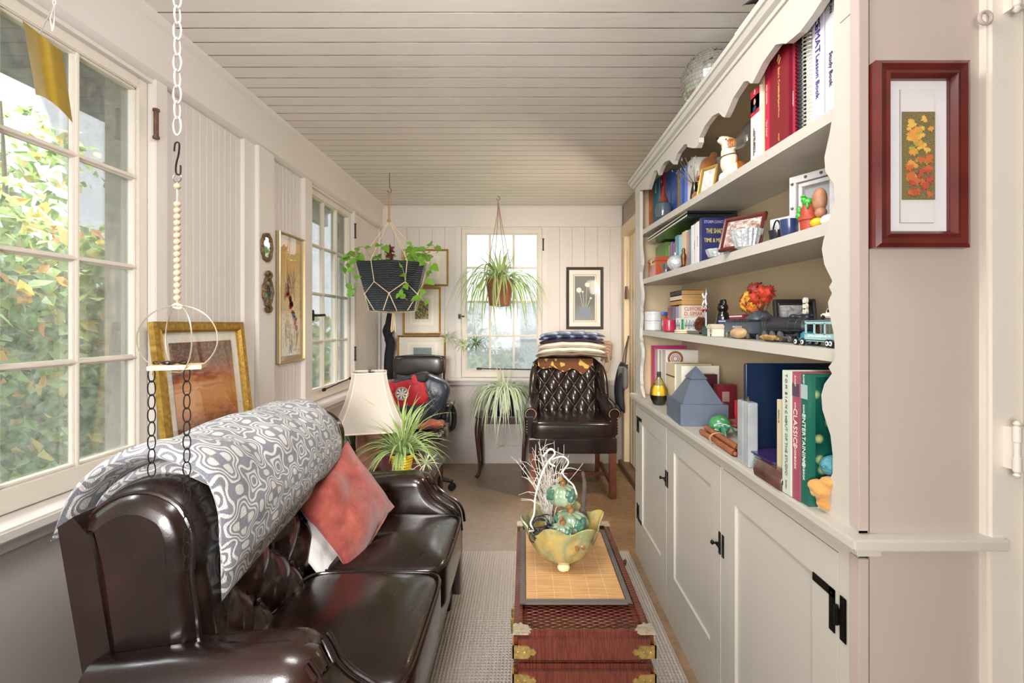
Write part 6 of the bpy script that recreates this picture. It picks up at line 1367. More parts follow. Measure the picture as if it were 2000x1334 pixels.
for k in range(26):
    d = Vector((rnd.gauss(-.2, .5), rnd.gauss(0, .6), rnd.uniform(.3, 1.4))).normalized(); L = rnd.uniform(.05, .115); e = Vector((.70, ys_, zs_+.085))+d*L; m.tube([(.70, ys_, zs_+.08), e], .0007, 4)
    if k % 2 == 0:
        r = rnd.uniform(.005, .010); q = Matrix.Rotation(rnd.uniform(0, 6), 3, 'X') @ Matrix.Rotation(rnd.uniform(-.6, .6), 3, 'Z')
        pts = [e+q @ Vector((0, (r if j % 2 == 0 else r*.42)*math.cos(j*PI/5), (r if j % 2 == 0 else r*.42)*math.sin(j*PI/5))) for j in range(10)]
        f_ = [m.v(p-Vector((.001, 0, 0))) for p in pts]; g_ = [m.v(p+Vector((.001, 0, 0))) for p in pts]; ca = m.v(e-Vector((.003, 0, 0))); cb = m.v(e+Vector((.003, 0, 0)))
        for j in range(10): m.f([ca, f_[j], f_[(j+1) % 10]]); m.f([cb, g_[(j+1) % 10], g_[j]]); m.f([f_[j], g_[j], g_[(j+1) % 10], f_[(j+1) % 10]])
m.part('star_spray', M_tin, SV)
# far end of the top shelf
for (a, b, h, dep, c, lab, x, tt, cv) in (
    (1267, 1275, .245, .17, '#B5571E', 'orange and red flame patterned paperback at the far end of the top shelf', .700, [('FIRE', .5, .02, '#E8C04A')], None),
    (1275, 1287, .262, .18, '#1E6A7A', 'tall teal thriller with white spine letters on the top shelf far end', .700, [('KING', .2, .022, '#E2E6E8')], None),
    (1287, 1297, .258, .18, '#7A1A2A', 'dark red book with a large white C on the spine, top shelf', .705, [('C', .14, .022, '#E8E4DC')], None),
    (1297, 1309, .25, .18, '#23487A', 'blue hardback next to the dark red one on the top shelf far end', .712, [], [('Cats', .5, .2, .03, '#D8B84A', None)]),
    (1312, 1322, .215, .15, '#2A4A8A', 'blue patterned book with yellow script title behind the glass jar', .710, [], [('Colleen', .5, .16, .028, '#D8C04A', .11)]),
    (1323, 1327, .19, .13, '#8A6A2A', 'thin brown gold book on the top shelf', .700, [], None), (1328, 1332, .185, .13, '#3E66B5', 'thin bright blue book beside the brown gold one, top shelf', .695, [], None), (1332.5, 1336, .19, .13, '#274A9A', 'slim royal blue book in the top shelf row', .695, [], None), (1336.5, 1340, .19, .13, '#5A74C2', 'slim pale blue book at the near end of the blue row', .695, [], None),
    (1343, 1354, .20, .14, '#DDD8CC', 'white spined book beside the black vase on the top shelf', .700, [], None)):
    book(a, b, 1, h, dep, c, lab, x, tt, cover=cv)
yl = YX(1296, .672); zl = SZ(1, yl); LN = thing('glass_candle_jar', 'dark tinted glass candle jar with a pointed lid on the top shelf', 'jar', (.672, yl, zl))
def m_tint(n, c, mixf=.5):
    t = NT(n); tb = t.n('BsdfTransparent'); tb.inputs[0].default_value = lin(c); gl = t.n('BsdfGlossy'); gl.inputs['Roughness'].default_value = .05; fr = t.n('Fresnel'); fr.inputs[0].default_value = 1.6; df = t.n('BsdfDiffuse'); df.inputs[0].default_value = lin(c)
    a = t.n('MixShader', n0=mixf, n1=tb.outputs[0], n2=df.outputs[0]); b = t.n('MixShader', n0=fr.outputs[0], n1=a.outputs[0], n2=gl.outputs[0]); t.t.links.new(b.outputs[0], t.out.inputs[0]); return reg(n, t)
m = MB(); m.lathe([(.025, 0), (.038, .01), (.040, .05), (.034, .075), (.020, .085)], (.672, yl, zl), 24, cap=False); m.part('jar', m_tint('smoke_glass', '#7A8A92', .35), LN); m = MB(); m.lathe([(.022, .085), (.020, .095), (.008, .125), (.003, .16), (.001, .165)], (.672, yl, zl), 18); m.part('lid', mat('copper_glass', '#7A2E22', .2, coat=.5), LN); m = MB(); m.tube([(.672, yl, zl+.006), (.672, yl, zl+.05)], .018, 14); m.part('candle', mat('red_wax', '#8A3038', .5), LN)
# second shelf
BL2 = [(1279, 1300, .185, .15, '#6FA04A', 'green and white patterned cover book, far end of the second shelf', .74, [], None), (1305, 1309, .14, .12, '#7A5A2A', 'small brown book among the second shelf far books', .70, [], None), (1309.5, 1314, .15, .12, '#5A2A7A', 'purple spined paperback on the second shelf', .70, [], None), (1314.5, 1318, .14, .12, '#8A2A3A', 'thin maroon paperback on the second shelf', .70, [], None),
    (1318.5, 1325, .165, .12, '#2A7A86', 'teal paperback on the second shelf', .695, [('THE DEEP', .4, .006, '#DDE8E8')], None), (1325.5, 1331, .16, .12, '#9AB8BE', 'pale blue-grey paperback on the second shelf', .695, [], None), (1332, 1340, .165, .12, '#CDBB94', 'thick tan paperback with patterned spine on the second shelf', .692, [], None), (1340.5, 1344, .155, .12, '#C77A5A', 'thin salmon paperback on the second shelf', .690, [], None), (1344.5, 1349, .16, .12, '#5A7A92', 'slate blue paperback on the second shelf', .690, [], None),
    (1349.5, 1354, .17, .12, '#E2E0DC', 'white spined novel, left of the two whitest, second shelf', .688, [], None), (1354.5, 1359, .17, .12, '#DAD8D6', 'white spined novel with dark lettering, second shelf', .688, [('WRAETHTHU', .5, .006, '#34343E')], None), (1359.5, 1365, .172, .12, '#E6E4E2', 'white spined novel touching the dark blue one, second shelf', .686, [('CONSTANTINE', .45, .006, '#34343E')], None)]
for (a, b, h, dep, c, lab, x, tt, cv) in BL2: book(a, b, 2, h, dep, c, lab, x, tt, cover=cv)
book(1365.5, 1371, 2, .178, .132, '#262A5C', 'dark blue fantasy novel with yellow cover lettering on the second shelf', .684, [], cover=[('STORM CONSTANTINE', .5, .10, .016, '#B9B6DC', .115), ('THE SHADES OF', .5, .30, .026, '#D6C65A', .10), ('TIME & MEMORY', .46, .50, .022, '#D6C65A', .105)])
y_ = YX(1379, .735); z_ = SZ(2, y_)
T = thing('paperback_book', 'dark illusionist paperback with white lettering in front of the blue novel', 'book', (.775, y_, z_))
m = MB(); m.box(.735, .825, y_-.008, y_+.006, z_, z_+.142, .001); m.part('cover', mat('cover_2A2440', '#2A2440', .4), T, smooth=False); text("'ILLUSION'", (.780, y_-.009, z_+.115), FRONT, .022, '#E8E6EE', T, wid=.082, name='cover_title'); text('The Adventures of a', (.780, y_-.009, z_+.092), FRONT, .009, '#E8E6EE', T, name='cover_title'); text('Reluctant Hero', (.780, y_-.009, z_+.080), FRONT, .009, '#E8E6EE', T, name='cover_title')
# black trays lying flat above those paperbacks
for k, (z0, lab) in enumerate(((.205, 'upper flat black folder lying across the paperbacks on the second shelf'), (.190, 'lower flat black folder lying across the paperbacks on the second shelf'))):
    T = thing('flat_folder', lab, 'folder', (.77, 2.25, shz(2, 2.2)+z0)); m = MB(); za = shz(2, 2.2)+z0+.012
    m.box(.665, .87, 1.97, 2.60, za, za+.011, .001); m.part('folder_cover', mat('gloss_black_card', '#23262A', .15, coat=.5), T); m = MB(); m.box(.6635, .67, 1.972, 2.598, za+.003, za+.0075); m.part('paper_edge', M_page, T)
def simple(fn, name, label, cat, mt, **kw):
    m = MB(); fn(m); return m.top(name, mt, label, cat, **kw)
y_ = YX(1279, .678); z_ = SZ(2, y_)
T = thing('wooden_box', 'orange-red wooden box at the far end of the second shelf', 'box', (.70, y_, z_)); m = MB(); m.box(.662, .740, y_-.075, y_+.075, z_, z_+.075, .004); m.part('box_body', mat('orange_wood', '#B5532E', .35, var=(12, .25), coat=.3), T); m = MB(); m.box(.660, .742, y_-.077, y_+.077, z_+.076, z_+.100, .004); m.part('lid', mat('orange_wood'), T); m = MB(); m.box(.657, .662, y_-.01, y_+.01, z_+.06, z_+.09, .001); m.part('clasp', M_brass, T)
M_crys = mat('cut_crystal', '#C4CCD0', .08, .35, coat=.8, bump=(90, 1., .006)); y_ = YX(1319, .672); z_ = SZ(2, y_)
simple(lambda m: (m.ball((.672, y_, z_+.036), .036, 22), m.tube([(.672, y_, z_+.07), (.672, y_, z_+.082)], .004, 8), m.lathe([(.018, 0), (.014, .008)], (.672, y_, z_), 16)), 'crystal_ball_ornament', 'faceted clear crystal ball ornament beside the orange wooden box', 'ornament', M_crys)
y_ = YX(1301, .668); z_ = SZ(2, y_)
simple(lambda m: (m.lathe([(.02, 0), (.022, .006), (.010, .012), (.02, .028), (.026, .044), (.024, .046), (.01, .02)], (.668, y_, z_), 20),), 'silver_cup', 'small footed silver cup between the wooden box and the crystal ball', 'cup', mat('pewter', '#B4B8BA', .25, .9))
y_ = YX(1335, .668); z_ = SZ(2, y_)
simple(lambda m: (m.lathe([(.012, 0), (.014, .006), (.008, .012), (.010, .03), (.012, .05), (.006, .066), (.008, .074), (.004, .084)], (.668, y_, z_), 14), m.tube([(.668, y_-.012, z_+.03), (.668, y_-.005, z_+.05), (.668, y_+.012, z_+.04)], .003, 6)), 'bronze_figurine', 'slim bronze standing figurine before the paperbacks on the second shelf', 'figurine', mat('bronze', '#6A4A2C', .35, .7))
M_rdf = mat('red_wood_frame', '#5A1F1A', .3, coat=.3)
desk_frame(1378, 1412, 2, .735, .075, 2, M_rdf, 'small reddish wooden photo frame behind the crystal dish on the second shelf', a_face, fw=.008)
desk_frame(1408, 1490, 2, .665, .115, 55, M_rdf, 'larger dark red photo frame turned aslant on the second shelf', a_face, fw=.012, lean=.35)
def crystal(px, x, n, r, h, label, nm='crystal_dish'):
    y_ = YX(px, x); z_ = SZ(n, y_); m = MB(); fl = lambda a, j: 1+(.06 if j in (1, 2, 3, 4) else 0)*(1 if int(a/(2*PI/40)) % 2 else -1)*.6
    m.lathe([(r*.55, 0), (r*.75, h*.12), (r*.92, h*.6), (r, h), (r*.93, h*.96), (r*.8, h*.5), (r*.5, h*.12)], (x, y_, z_), 40, fl=fl); return m.top(nm, M_crys, label, 'dish')
crystal(1402, .672, 2, .040, .030, 'low ribbed crystal dish before the dark blue novel'); crystal(1460, .678, 2, .045, .058, 'scalloped crystal bowl in front of the dark red slanted frame', 'crystal_bowl')
y_ = YX(1530, .77); z_ = SZ(2, y_)
T = thing('white_box_frame', 'white deep box frame leaning at the back of the second shelf', 'frame', (.80, y_, z_)); m = MB(); m.M = Matrix.Translation((.795, y_+.08, z_)) @ Matrix.Rotation(math.radians(-66), 4, 'Z'); m.box(-.005, .135, -.028, 0, 0, .10, .001); m.part('frame', mat('white_lacquer', '#ECECEC', .3), T)
m = MB(); m.M = Matrix.Translation((.795, y_+.08, z_)) @ Matrix.Rotation(math.radians(-66), 4, 'Z'); m.box(.02, .11, -.030, -.0275, .0, .065, 0); m.part('picture', m_art('silver_print', 8, [(.4, '#8E98A0'), (.6, '#C8CED2')]), T)
for i, (px, x, c, c2, lab) in enumerate(((1541, .680, '#2A3A66', '#25282E', 'small blue and black mug on the second shelf'), (1517, .685, '#1E1F22', '#1E1F22', 'low black cup with a wire handle on the second shelf'))):
    y_ = YX(px, x); z_ = SZ(2, y_); T = thing('mug', lab, 'mug', (x, y_, z_)); h = .046 if i == 0 else .030
    m = MB(); m.lathe([(.015, 0), (.018, h*.1), (.0225, h), (.020, h), (.015, h*.15)], (x, y_, z_), 24); m.part('cup', mat('glaze_'+c.strip('#'), c, .25, coat=.4), T); m = MB(); m.tube([(x-.003, y_+.022+.016*math.sin(a), z_+h*.55+.030*math.cos(a)*(.7 if i else .6)) for a in [k*PI/10 for k in range(11)]] if i == 0 else [(x, y_+.020*math.cos(a), z_+h*.8+.034*math.sin(a)) for a in [k*PI/12 for k in range(13)]], .0022, 6); m.part('handle', M_blk, T)
y_ = YX(1588, .745); z_ = SZ(2, y_)
WF = thing('white_studded_frame', 'tall white deep wooden frame with metal studs near the post, second shelf', 'frame', (.76, y_, z_)); m = MB(); MM = Matrix.Translation((.735, y_+.06, z_+.001)) @ Matrix.Rotation(math.radians(-62), 4, 'Z'); m.M = MM
for a in ((0, .13, -.03, 0, 0, .018), (0, .13, -.03, 0, .150, .168), (0, .018, -.03, 0, .018, .15), (.112, .13, -.03, 0, .018, .15)): m.box(*a, .001)
for a in ((.020, .110, -.022, -.004, .020, .030), (.020, .110, -.022, -.004, .138, .148), (.020, .030, -.022, -.004, .03, .138), (.100, .110, -.022, -.004, .03, .138)): m.box(*a, .001)
m.part('frame', mat('distressed_white', '#CFCAC8', .5, var=(30, .12)), WF, smooth=False)
m = MB(); m.M = MM; m.box(.03, .10, -.010, -.004, .03, .138); m.part('photo', a_bw, WF); m = MB(); m.M = MM
for q in ((.009, .02), (.009, .148), (.009, .084), (.045, .159), (.085, .159), (.121, .148), (.121, .02), (.121, .084)): m.ball((q[0], -.031, q[1]), .0042, 8)
m.part('studs', M_hook, WF)
y_ = YX(1580, .668); z_ = SZ(2, y_); T = thing('frog_pot_ornament', 'red pot with a bright green frog climbing on it, second shelf', 'ornament', (.668, y_, z_)); m = MB(); m.lathe([(.018, 0), (.020, .022), (.023, .023), (.023, .031), (.018, .031), (.017, .052), (.011, .060)], (.668, y_, z_), 18); m.part('pot', mat('red_clay', '#A5402A', .5), T)
m = MB()
for c, r, sc in (((-.002, 0, .066), .012, (1, 1.1, .8)), ((-.008, .004, .072), .008, (1, 1, 1)), ((-.014, .006, .080), .003, (1, 1, 1)), ((-.012, -.002, .080), .003, (1, 1, 1)), ((-.016, .012, .050), .006, (.7, .8, 1.6)), ((-.012, -.014, .055), .005, (.7, .8, 1.6)), ((-.018, .013, .036), .008, (.6, 1, 1))): m.ball((.668+c[0], y_+c[1], z_+c[2]), r, 12, sc)
m.part('frog', mat('frog_green', '#3FA53A', .35, coat=.3), T)
y_ = YX(1601, .672); z_ = SZ(2, y_); T = thing('bird_ornament', 'small tan bird ornament with a tall domed body by the near post', 'ornament', (.672, y_, z_)); m = MB(); m.ball((.672, y_, z_+.062), .017, 16, (.9, 1, 1.7)); m.ball((.672, y_-.004, z_+.033), .013, 12); m.part('body', mat('tan_shell', '#A87656', .5, var=(60, .25)), T); m = MB(); m.ball((.668, y_+.004, z_+.012), .014, 12, (1, 1.3, .8)); m.part('base', mat('yellow_resin', '#D8B82A', .4), T)
y_ = YX(1618, .672); z_ = SZ(2, y_); simple(lambda m: m.ball((.672, y_, z_+.011), .016, 16, (.9, 1.2, .75), fn=lambda d: 1+.06*math.cos(7*math.atan2(d.y, d.x))), 'sea_shell', 'white sea shell lying beside the near post on the second shelf', 'shell', mat('shell_white', '#E6E2DC', .3, coat=.3))
# third shelf
def tin(z0, lab):
    y_ = YX(1276, .690); T = thing('round_tin', lab, 'tin', (.690, y_, z0)); m = MB(); m.lathe([(.043, 0), (.045, .002), (.045, .040), (.043, .041)], (.690, y_, z0), 32); m.part('tin_body', mat('pale_grey_enamel', '#C9CBCB', .3, coat=.3), T); m = MB(); m.lathe([(.0455, .034), (.0462, .036), (.0462, .048), (.044, .0495), (.001, .0495)], (.690, y_, z0), 32, cap=False); m.part('lid', mat('pale_grey_enamel'), T)
z_ = SZ(3, 2.58); tin(z_, 'lower pale grey round tin of the pair at the far end of the third shelf'); tin(z_+.0505, 'upper pale grey round tin of the pair at the far end of the third shelf')
y_ = YX(1294, .745); z_ = SZ(3, y_); T = thing('spice_jar', 'amber jar with a blue lid behind the grey tins on the third shelf', 'jar', (.745, y_, z_)); m = MB(); m.lathe([(.022, 0), (.024, .01), (.024, .07), (.02, .08)], (.745, y_, z_), 20); m.part('jar', mat('amber_plastic', '#A5622A', .3, coat=.4), T); m = MB(); m.lathe([(.024, .08), (.026, .082), (.026, .098), (.001, .10)], (.745, y_, z_), 20); m.part('lid', mat('bright_blue_plastic', '#2A66B8', .35), T)
y_ = YX(1307, .684); z_ = SZ(3, y_); T = thing('cat_face_cup', 'red and pink cat shaped cup beside the grey tins', 'cup', (.684, y_, z_)); m = MB(); m.lathe([(.020, 0), (.027, .006), (.029, .03), (.027, .056), (.024, .056), (.024, .01)], (.684, y_, z_), 24); m.part('cup', mat('crimson_glaze', '#B82A4A', .3, coat=.3, var=(30, .3)), T)
m = MB(); 
for sy in (-1, 1): m.lathe([(.009, 0), (.001, .016)], (.672, y_+sy*.016, z_+.052), 4)
m.part('ears', mat('crimson_glaze'), T); m = MB(); 
for q in ((-.012, .034), (-.002, .020), (.010, .034)): m.ball((.660, y_+q[0], z_+q[1]), .0036, 8, (.5, 1, 1))
m.part('face_spots', M_blkg, T)
# old paperbacks lying flat on a row of upright paperbacks
ROW = [(1304, 1308, '#A52A34', 'thin red paperback in the short row under the flat books', []), (1308.5, 1313, '#3A4A54', 'dark slate paperback in the short row under the flat books', []), (1313.5, 1319, '#7A4A66', 'mauve speckled paperback in the short row on the third shelf', []), (1319.5, 1325, '#8A92AE', 'grey blue speckled paperback touching the cream fantasy novel', [])]
for a, b, c, lab, tt in ROW: book(a, b, 3, .118, .10, c, lab, .715, tt)
book(1325.5, 1331, 3, .122, .112, '#CFC5B4', 'cream fantasy paperback with red cover lettering under the flat books', .712, [], cover=[('CLIFFORD', .5, .14, .025, '#B8442E', .085), ('D. SIMAK', .5, .32, .025, '#B8442E', .085), ('THE WEREWOLF', .5, .50, .016, '#B8442E', .085), ('PRINCIPLE', .5, .62, .016, '#B8442E', .07)])
T = bpy.data.objects.get([o.name for o in COL.objects if o.get('label', '').startswith('cream fantasy')][0]); o = ORG[T.name]
m = MB(); m.prism([(.722, o.z+.004), (.818, o.z+.004), (.818, o.z+.020), (.79, o.z+.034), (.762, o.z+.022), (.745, o.z+.032), (.722, o.z+.014)], o.y-.0102-.0, o.y-.0095, 'y'); m.part('cover_picture', mat('dusky_print', '#5A3A3A', .6), T, smooth=False)
zf = SZ(3, 2.3)+.1245
for k, (c, lab) in enumerate((('#B88A4E', 'lowest yellowed paperback lying flat on the row, third shelf'), ('#D8CDB0', 'middle yellowed paperback lying flat on the row, third shelf'), ('#2E2A26', 'topmost flat paperback with black and cream spine, third shelf'))):
    T = thing('old_paperback', lab, 'book', (.76, 2.27, zf+k*.0228), group='yellowed paperbacks lying flat'); z0 = zf+k*.0228; m = MB(); m.box(.712, .714, 2.19, 2.36, z0, z0+.0218); m.box(.712, .818, 2.19, 2.36, z0, z0+.0018); m.box(.712, .818, 2.19, 2.36, z0+.020, z0+.0218); m.part('cover', mat('cover_'+c.strip('#'), c, .5), T, smooth=False); m = MB(); m.box(.7135, .816, 2.191, 2.358, z0+.0017, z0+.0202); m.part('pages', mat('yellowed_pages', '#B98E52', .85, bump=(300, .5, .001)), T, smooth=False)
# decorated long carton
y0_, y1_ = YX(1366, .69), YX(1320, .69); z_ = SZ(3, 2.1); T = thing('patterned_box', 'long white box printed with green and dark forest figures on the third shelf', 'box', (.70, (y0_+y1_)/2, z_))
m = MB(); m.box(.690, .708, y0_, y1_, z_+.012, z_+.066, .001); m.part('box_body', mat('white_card', '#DCE0DE', .5), T); m = MB(); 
for k in range(15):
    yy = y0_+.01+(y1_-y0_-.02)*k/14
    if abs(k-10) < 2: continue
    m.box(.6893, .6897, yy-.003, yy+.003, z_+.020+.004*math.sin(k*2), z_+.052+.006*math.sin(k*3)); m.box(.6893, .6897, yy-.006, yy+.006, z_+.030, z_+.036)
m.part('printed_figures', mat('print_teal', '#2E5A5A', .6), T); m = MB(); yy = y0_+(y1_-y0_)*.68; m.prism([(yy-.018, z_+.016), (yy+.018, z_+.016), (yy+.014, z_+.045), (yy+.016, z_+.060), (yy-.016, z_+.060), (yy-.014, z_+.045)], .6890, .6896, 'x'); m.part('green_figure', mat('print_green', '#2E9A55', .6), T, smooth=False)
m = MB(); m.box(.692, .706, y0_+.01, y1_-.01, z_, z_+.012); m.part('dark_base', M_blkg, T)
y_ = YX(1324, .666); z_ = SZ(3, y_)
for k, lab in ((0, 'lower pale wooden coaster near the shelf edge by the patterned box'), (1, 'upper pale wooden coaster near the shelf edge by the patterned box')):
    m = MB(); m.lathe([(.038, 0), (.040, .001), (.040, .006), (.038, .007)], (.692, y_, z_+k*.0075), 32); m.top('round_coaster', mat('pale_coaster', '#D9C4A0', .5, var=(20, .1)), lab, 'coaster', group='round coasters')
# railroad crossing signal
y_ = YX(1379, .672); z_ = SZ(3, y_); T = thing('toy_crossing_signal', 'toy railroad crossing signal with crossed boards and red lamps', 'toy', (.672, y_, z_)); x_ = .672
m = MB(); m.tube([(x_, y_, z_+.03), (x_, y_, z_+.155)], .0035, 8); m.lathe([(.004, 0), (.002, .01), (.001, .018)], (x_, y_, z_+.155), 8); m.tube([(x_-.001, y_-.022, z_+.098), (x_-.001, y_+.022, z_+.098)], .0028, 6); m.part('post', mat('grey_paint', '#8C949C', .4, .3), T)
m = MB(); m.box(x_-.012, x_+.012, y_-.014, y_+.014, z_, z_+.034, .003); m.part('base', mat('signal_green', '#2E4A4A', .5), T)
for s in (-1, 1): m = MB(); m.M = Matrix.Translation((x_-.006, y_, z_+.135)) @ Matrix.Rotation(s*math.radians(45), 4, 'X'); m.box(-.001, .001, -.030, .030, -.0045, .0045); m.part('crossed_board', mat('cover_ECECEC', '#ECECEC', .5), T)
for s in (-1, 1): m = MB(); c = (x_-.004, y_+s*.016, z_+.098); m.lathe([(.001, 0), (.011, 0), (.011, .002), (.001, .002)], c, 16, Matrix.Rotation(-PI/2, 3, 'Y')); d_ = m.part('lamp_disc', M_blkg, T); m = MB(); m.ball((x_-.007, y_+s*.016, z_+.098), .0062, 12, (.6, 1, 1)); m.part('red_lens', mat('red_lens', '#C0203A', .2, coat=.5), d_); m = MB(); m.tube([(x_-.008, y_+s*.016-.010*math.cos(a), z_+.098+.010*math.sin(a)) for a in [k*PI/8 for k in range(9)]], .0012, 5); m.part('hood', mat('cover_ECECEC'), d_)
# pine cone on a small house
y_ = YX(1392, .664); z_ = SZ(3, y_); T = thing('toy_house', 'small cream toy house with a clock mark near the shelf edge', 'toy', (.664, y_, z_)); hx, hy = .672, y_
m = MB(); m.box(hx-.018, hx+.022, hy-.026, hy+.026, z_, z_+.030, .001); m.part('walls', mat('toy_cream', '#D9D0BC', .5), T); m = MB(); m.prism([(hy-.030, z_+.030), (hy+.030, z_+.030), (hy+.010, z_+.044), (hy-.010, z_+.044)], hx-.021, hx+.025, 'x'); m.part('roof', mat('toy_roof', '#C9BFA8', .6), T, smooth=False)
m = MB(); cc = Vector((hx-.0185, hy-.008, z_+.019)); m.tube([cc+Vector((0, .006*math.cos(k*PI/8), .006*math.sin(k*PI/8))) for k in range(16)], .0008, 5, True); m.tube([cc+Vector((0, 0, .004)), cc, cc+Vector((0, -.003, -.002))], .0006, 4); m.box(hx-.0192, hx-.018, hy-.012, hy-.005, z_+.001, z_+.010); m.part('clock_mark', M_blkg, T)
y_ = YX(1369, .690); z_ = SZ(3, y_)+.075
T = thing('pine_cone', 'brown open pine cone lying in front of the patterned box', 'pine cone', (.676, YX(1369, .676), SZ(3, 2.0))); c = Vector((.676, YX(1369, .676), SZ(3, 2.0)+.034)); m = MB(); m.lathe([(.006, -.026), (.012, -.01), (.010, .01), (.004, .022)], c, 10)
for k in range(70):
    f = k/70; a = k*2.399; z = -.024+.046*f; r = .026*math.sin(PI*(.2+.75*f))**.7; d = Vector((math.cos(a), math.sin(a), .35+.5*f)); p = c+Vector((0, 0, z)); e = p+Vector((math.cos(a)*r, math.sin(a)*r, .006+.006*f)); s = d.cross(Vector((0, 0, 1))).normalized()*.0055
    A = [m.v(p), m.v(e-s), m.v(e+Vector((0, 0, .004))), m.v(e+s), m.v(p+Vector((0, 0, .003)))]; m.f([A[0], A[1], A[2], A[3]]); m.f([A[4], A[3], A[2], A[1]])
m.part('scales', mat('cone_brown', '#6A3E28', .7, var=(60, .35)), T, smooth=False)
# black cat ornament, vase with autumn leaves
y_ = YX(1412, .760); z_ = SZ(3, y_); T = thing('black_figurine', 'tall black glazed figurine left of the autumn leaf bouquet', 'figurine', (.760, y_, z_)); m = MB()
for c, r, sc in (((0, 0, .03), .034, (1, 1.05, 1)), ((0, 0, .065), .025, (1, 1, 1.3)), ((-.002, 0, .105), .022, (1, 1.1, 1)), ((0, -.016, .125), .008, (1, .8, 1.6)), ((0, .016, .125), .008, (1, .8, 1.6)), ((-.016, -.014, .02), .012, (1, 1, 2)), ((-.016, .014, .02), .012, (1, 1, 2)), ((.01, .022, .13), .008, (1, 1, 1))): m.ball((.76+c[0], y_+c[1], z_+c[2]), r, 14, sc)
o = m.part('body', M_blkg, T); md = o.modifiers.new('fuse', 'REMESH'); md.mode = 'VOXEL'; md.voxel_size = .003; md.use_smooth_shade = True
y_ = YX(1484, .745); z_ = SZ(3, y_); VS = thing('autumn_leaf_bouquet', 'round dark blue-grey vase holding a bouquet of orange and yellow artificial maple leaves', 'bouquet', (.745, y_, z_))
m = MB(); m.lathe([(.022, 0), (.040, .012), (.050, .038), (.046, .062), (.026, .082), (.022, .088), (.018, .086)], (.745, y_, z_), 28); m.part('vase', mat('slate_glaze', '#3E4650', .2, coat=.6), VS)
m = MB(); m.tube([(.735, y_-.040-.024*math.sin(a), z_+.045+.03*math.cos(a)) for a in [k*PI/10 for k in range(11)]], .006, 8); m.part('handle', mat('slate_glaze'), VS)
rnd = random.Random(31); cen = Vector((.742, y_+.025, z_+.115))
for ci, (col, nn) in enumerate((('#D8622A', 16), ('#C03A20', 13), ('#D9A02E', 11), ('#E08A4A', 12), ('#8A2E20', 6))):
    m = MB()
    for k in range(nn):
        d = Vector((rnd.gauss(-.35, .55), rnd.gauss(0, 1.0), rnd.gauss(.25, .6))).normalized(); p = cen+Vector((d.x*.035, d.y*.085, d.z*.042))*rnd.uniform(.55, 1.05)
        if ci in (1, 4): p.y -= .03; p.z += .012
        n = (d+Vector((-.5, rnd.gauss(-.4, .4), rnd.gauss(0, .4)))).normalized(); X = n.cross(Vector((0, 0, 1))).normalized(); Y = X.cross(n); an = rnd.uniform(0, 6.28); s = rnd.uniform(.034, .050)
        P_ = []
        for u, v in MAPLE: uu, vv = u*math.cos(an)-v*math.sin(an), u*math.sin(an)+v*math.cos(an); P_.append(m.v(p+X*uu*s+Y*vv*s-n*(.25*(u*u+v*v))*s+n*.02*s*math.sin(9*u)))
        c0 = m.v(p+n*.004)
        for j in range(len(P_)): m.f([c0, P_[j], P_[(j+1) % len(P_)]])
    o = m.part('maple_leaves', mat('silk_leaf_%d' % ci, col, .6, var=(40, .25)), VS, ang=60); sm = o.modifiers.new('thick', 'SOLIDIFY'); sm.thickness = .0008
m = MB(); 
for k in range(9): m.tube([(.745, y_, z_+.05), (.745+rnd.uniform(-.02, .01), y_+rnd.uniform(-.06, .06), z_+.12)], .0012, 5)
m.part('stems', mat('stem_brown', '#5A3E22', .7), VS)
desk_frame(1516, 1597, 3, .800, .118, 8, mat('black_frame', '#1C1D20', .35), 'black photo frame with a grey snowy picture behind the locomotive', a_bw, fw=.016, lean=.18, th=.02)
# black steam locomotive and tender
def wheelset(m, x, y, z, r, n=14): m.lathe([(r*.3, 0), (r, 0), (r, .004), (r*.3, .004)], (x, y, z), n, Matrix.Rotation(-PI/2, 3, 'Y')); m.lathe([(.001, 0), (r*.25, 0), (r*.25, .006), (.001, .006)], (x, y, z), 8, Matrix.Rotation(-PI/2, 3, 'Y'))
M_loco = mat('loco_grey_black', '#34383E', .4, .3, var=(40, .2)); M_locw = mat('loco_steel', '#8A8C90', .3, .8)
xl_ = .690; y0_ = YX(1568, xl_); y1_ = YX(1471, xl_); z_ = SZ(3, (y0_+y1_)/2); L = y1_-y0_
LO = thing('toy_locomotive', 'black toy steam locomotive standing in front of the black photo frame', 'toy train', (xl_+.02, (y0_+y1_)/2, z_)); xc = xl_+.022
m = MB(); RY = Matrix.Rotation(-PI/2, 3, 'X'); m.lathe([(.001, 0), (.012, 0), (.019, .004), (.0215, .006), (.0215, .03), (.0225, .031), (.0215, .032), (.0215, .065), (.0225, .066), (.0235, .072), (.0245, L*.68), (.001, L*.68)], (xc, y0_+.004, z_+.044), 28, RY); m.part('boiler', M_loco, LO)
m = MB(); m.lathe([(.001, -.002), (.006, -.002), (.012, 0)], (xc, y0_+.003, z_+.044), 16, RY, cap=False); m.lathe([(.012, .0), (.011, .008), (.013, .012)], (xc, y0_+.02, z_+.062), 14); m.ball((xc, y0_+.05, z_+.066), .011, 12, (1, 1.3, .7)); m.ball((xc, y0_+.080, z_+.068), .011, 12, (1, 1.1, .7)); m.tube([(xc-.018, y0_+.01, z_+.055), (xc-.018, y0_+L*.66, z_+.060)], .0012, 5); m.ball((xc, y0_, z_+.07), .004, 8); m.part('domes_and_rails', M_loco, LO)
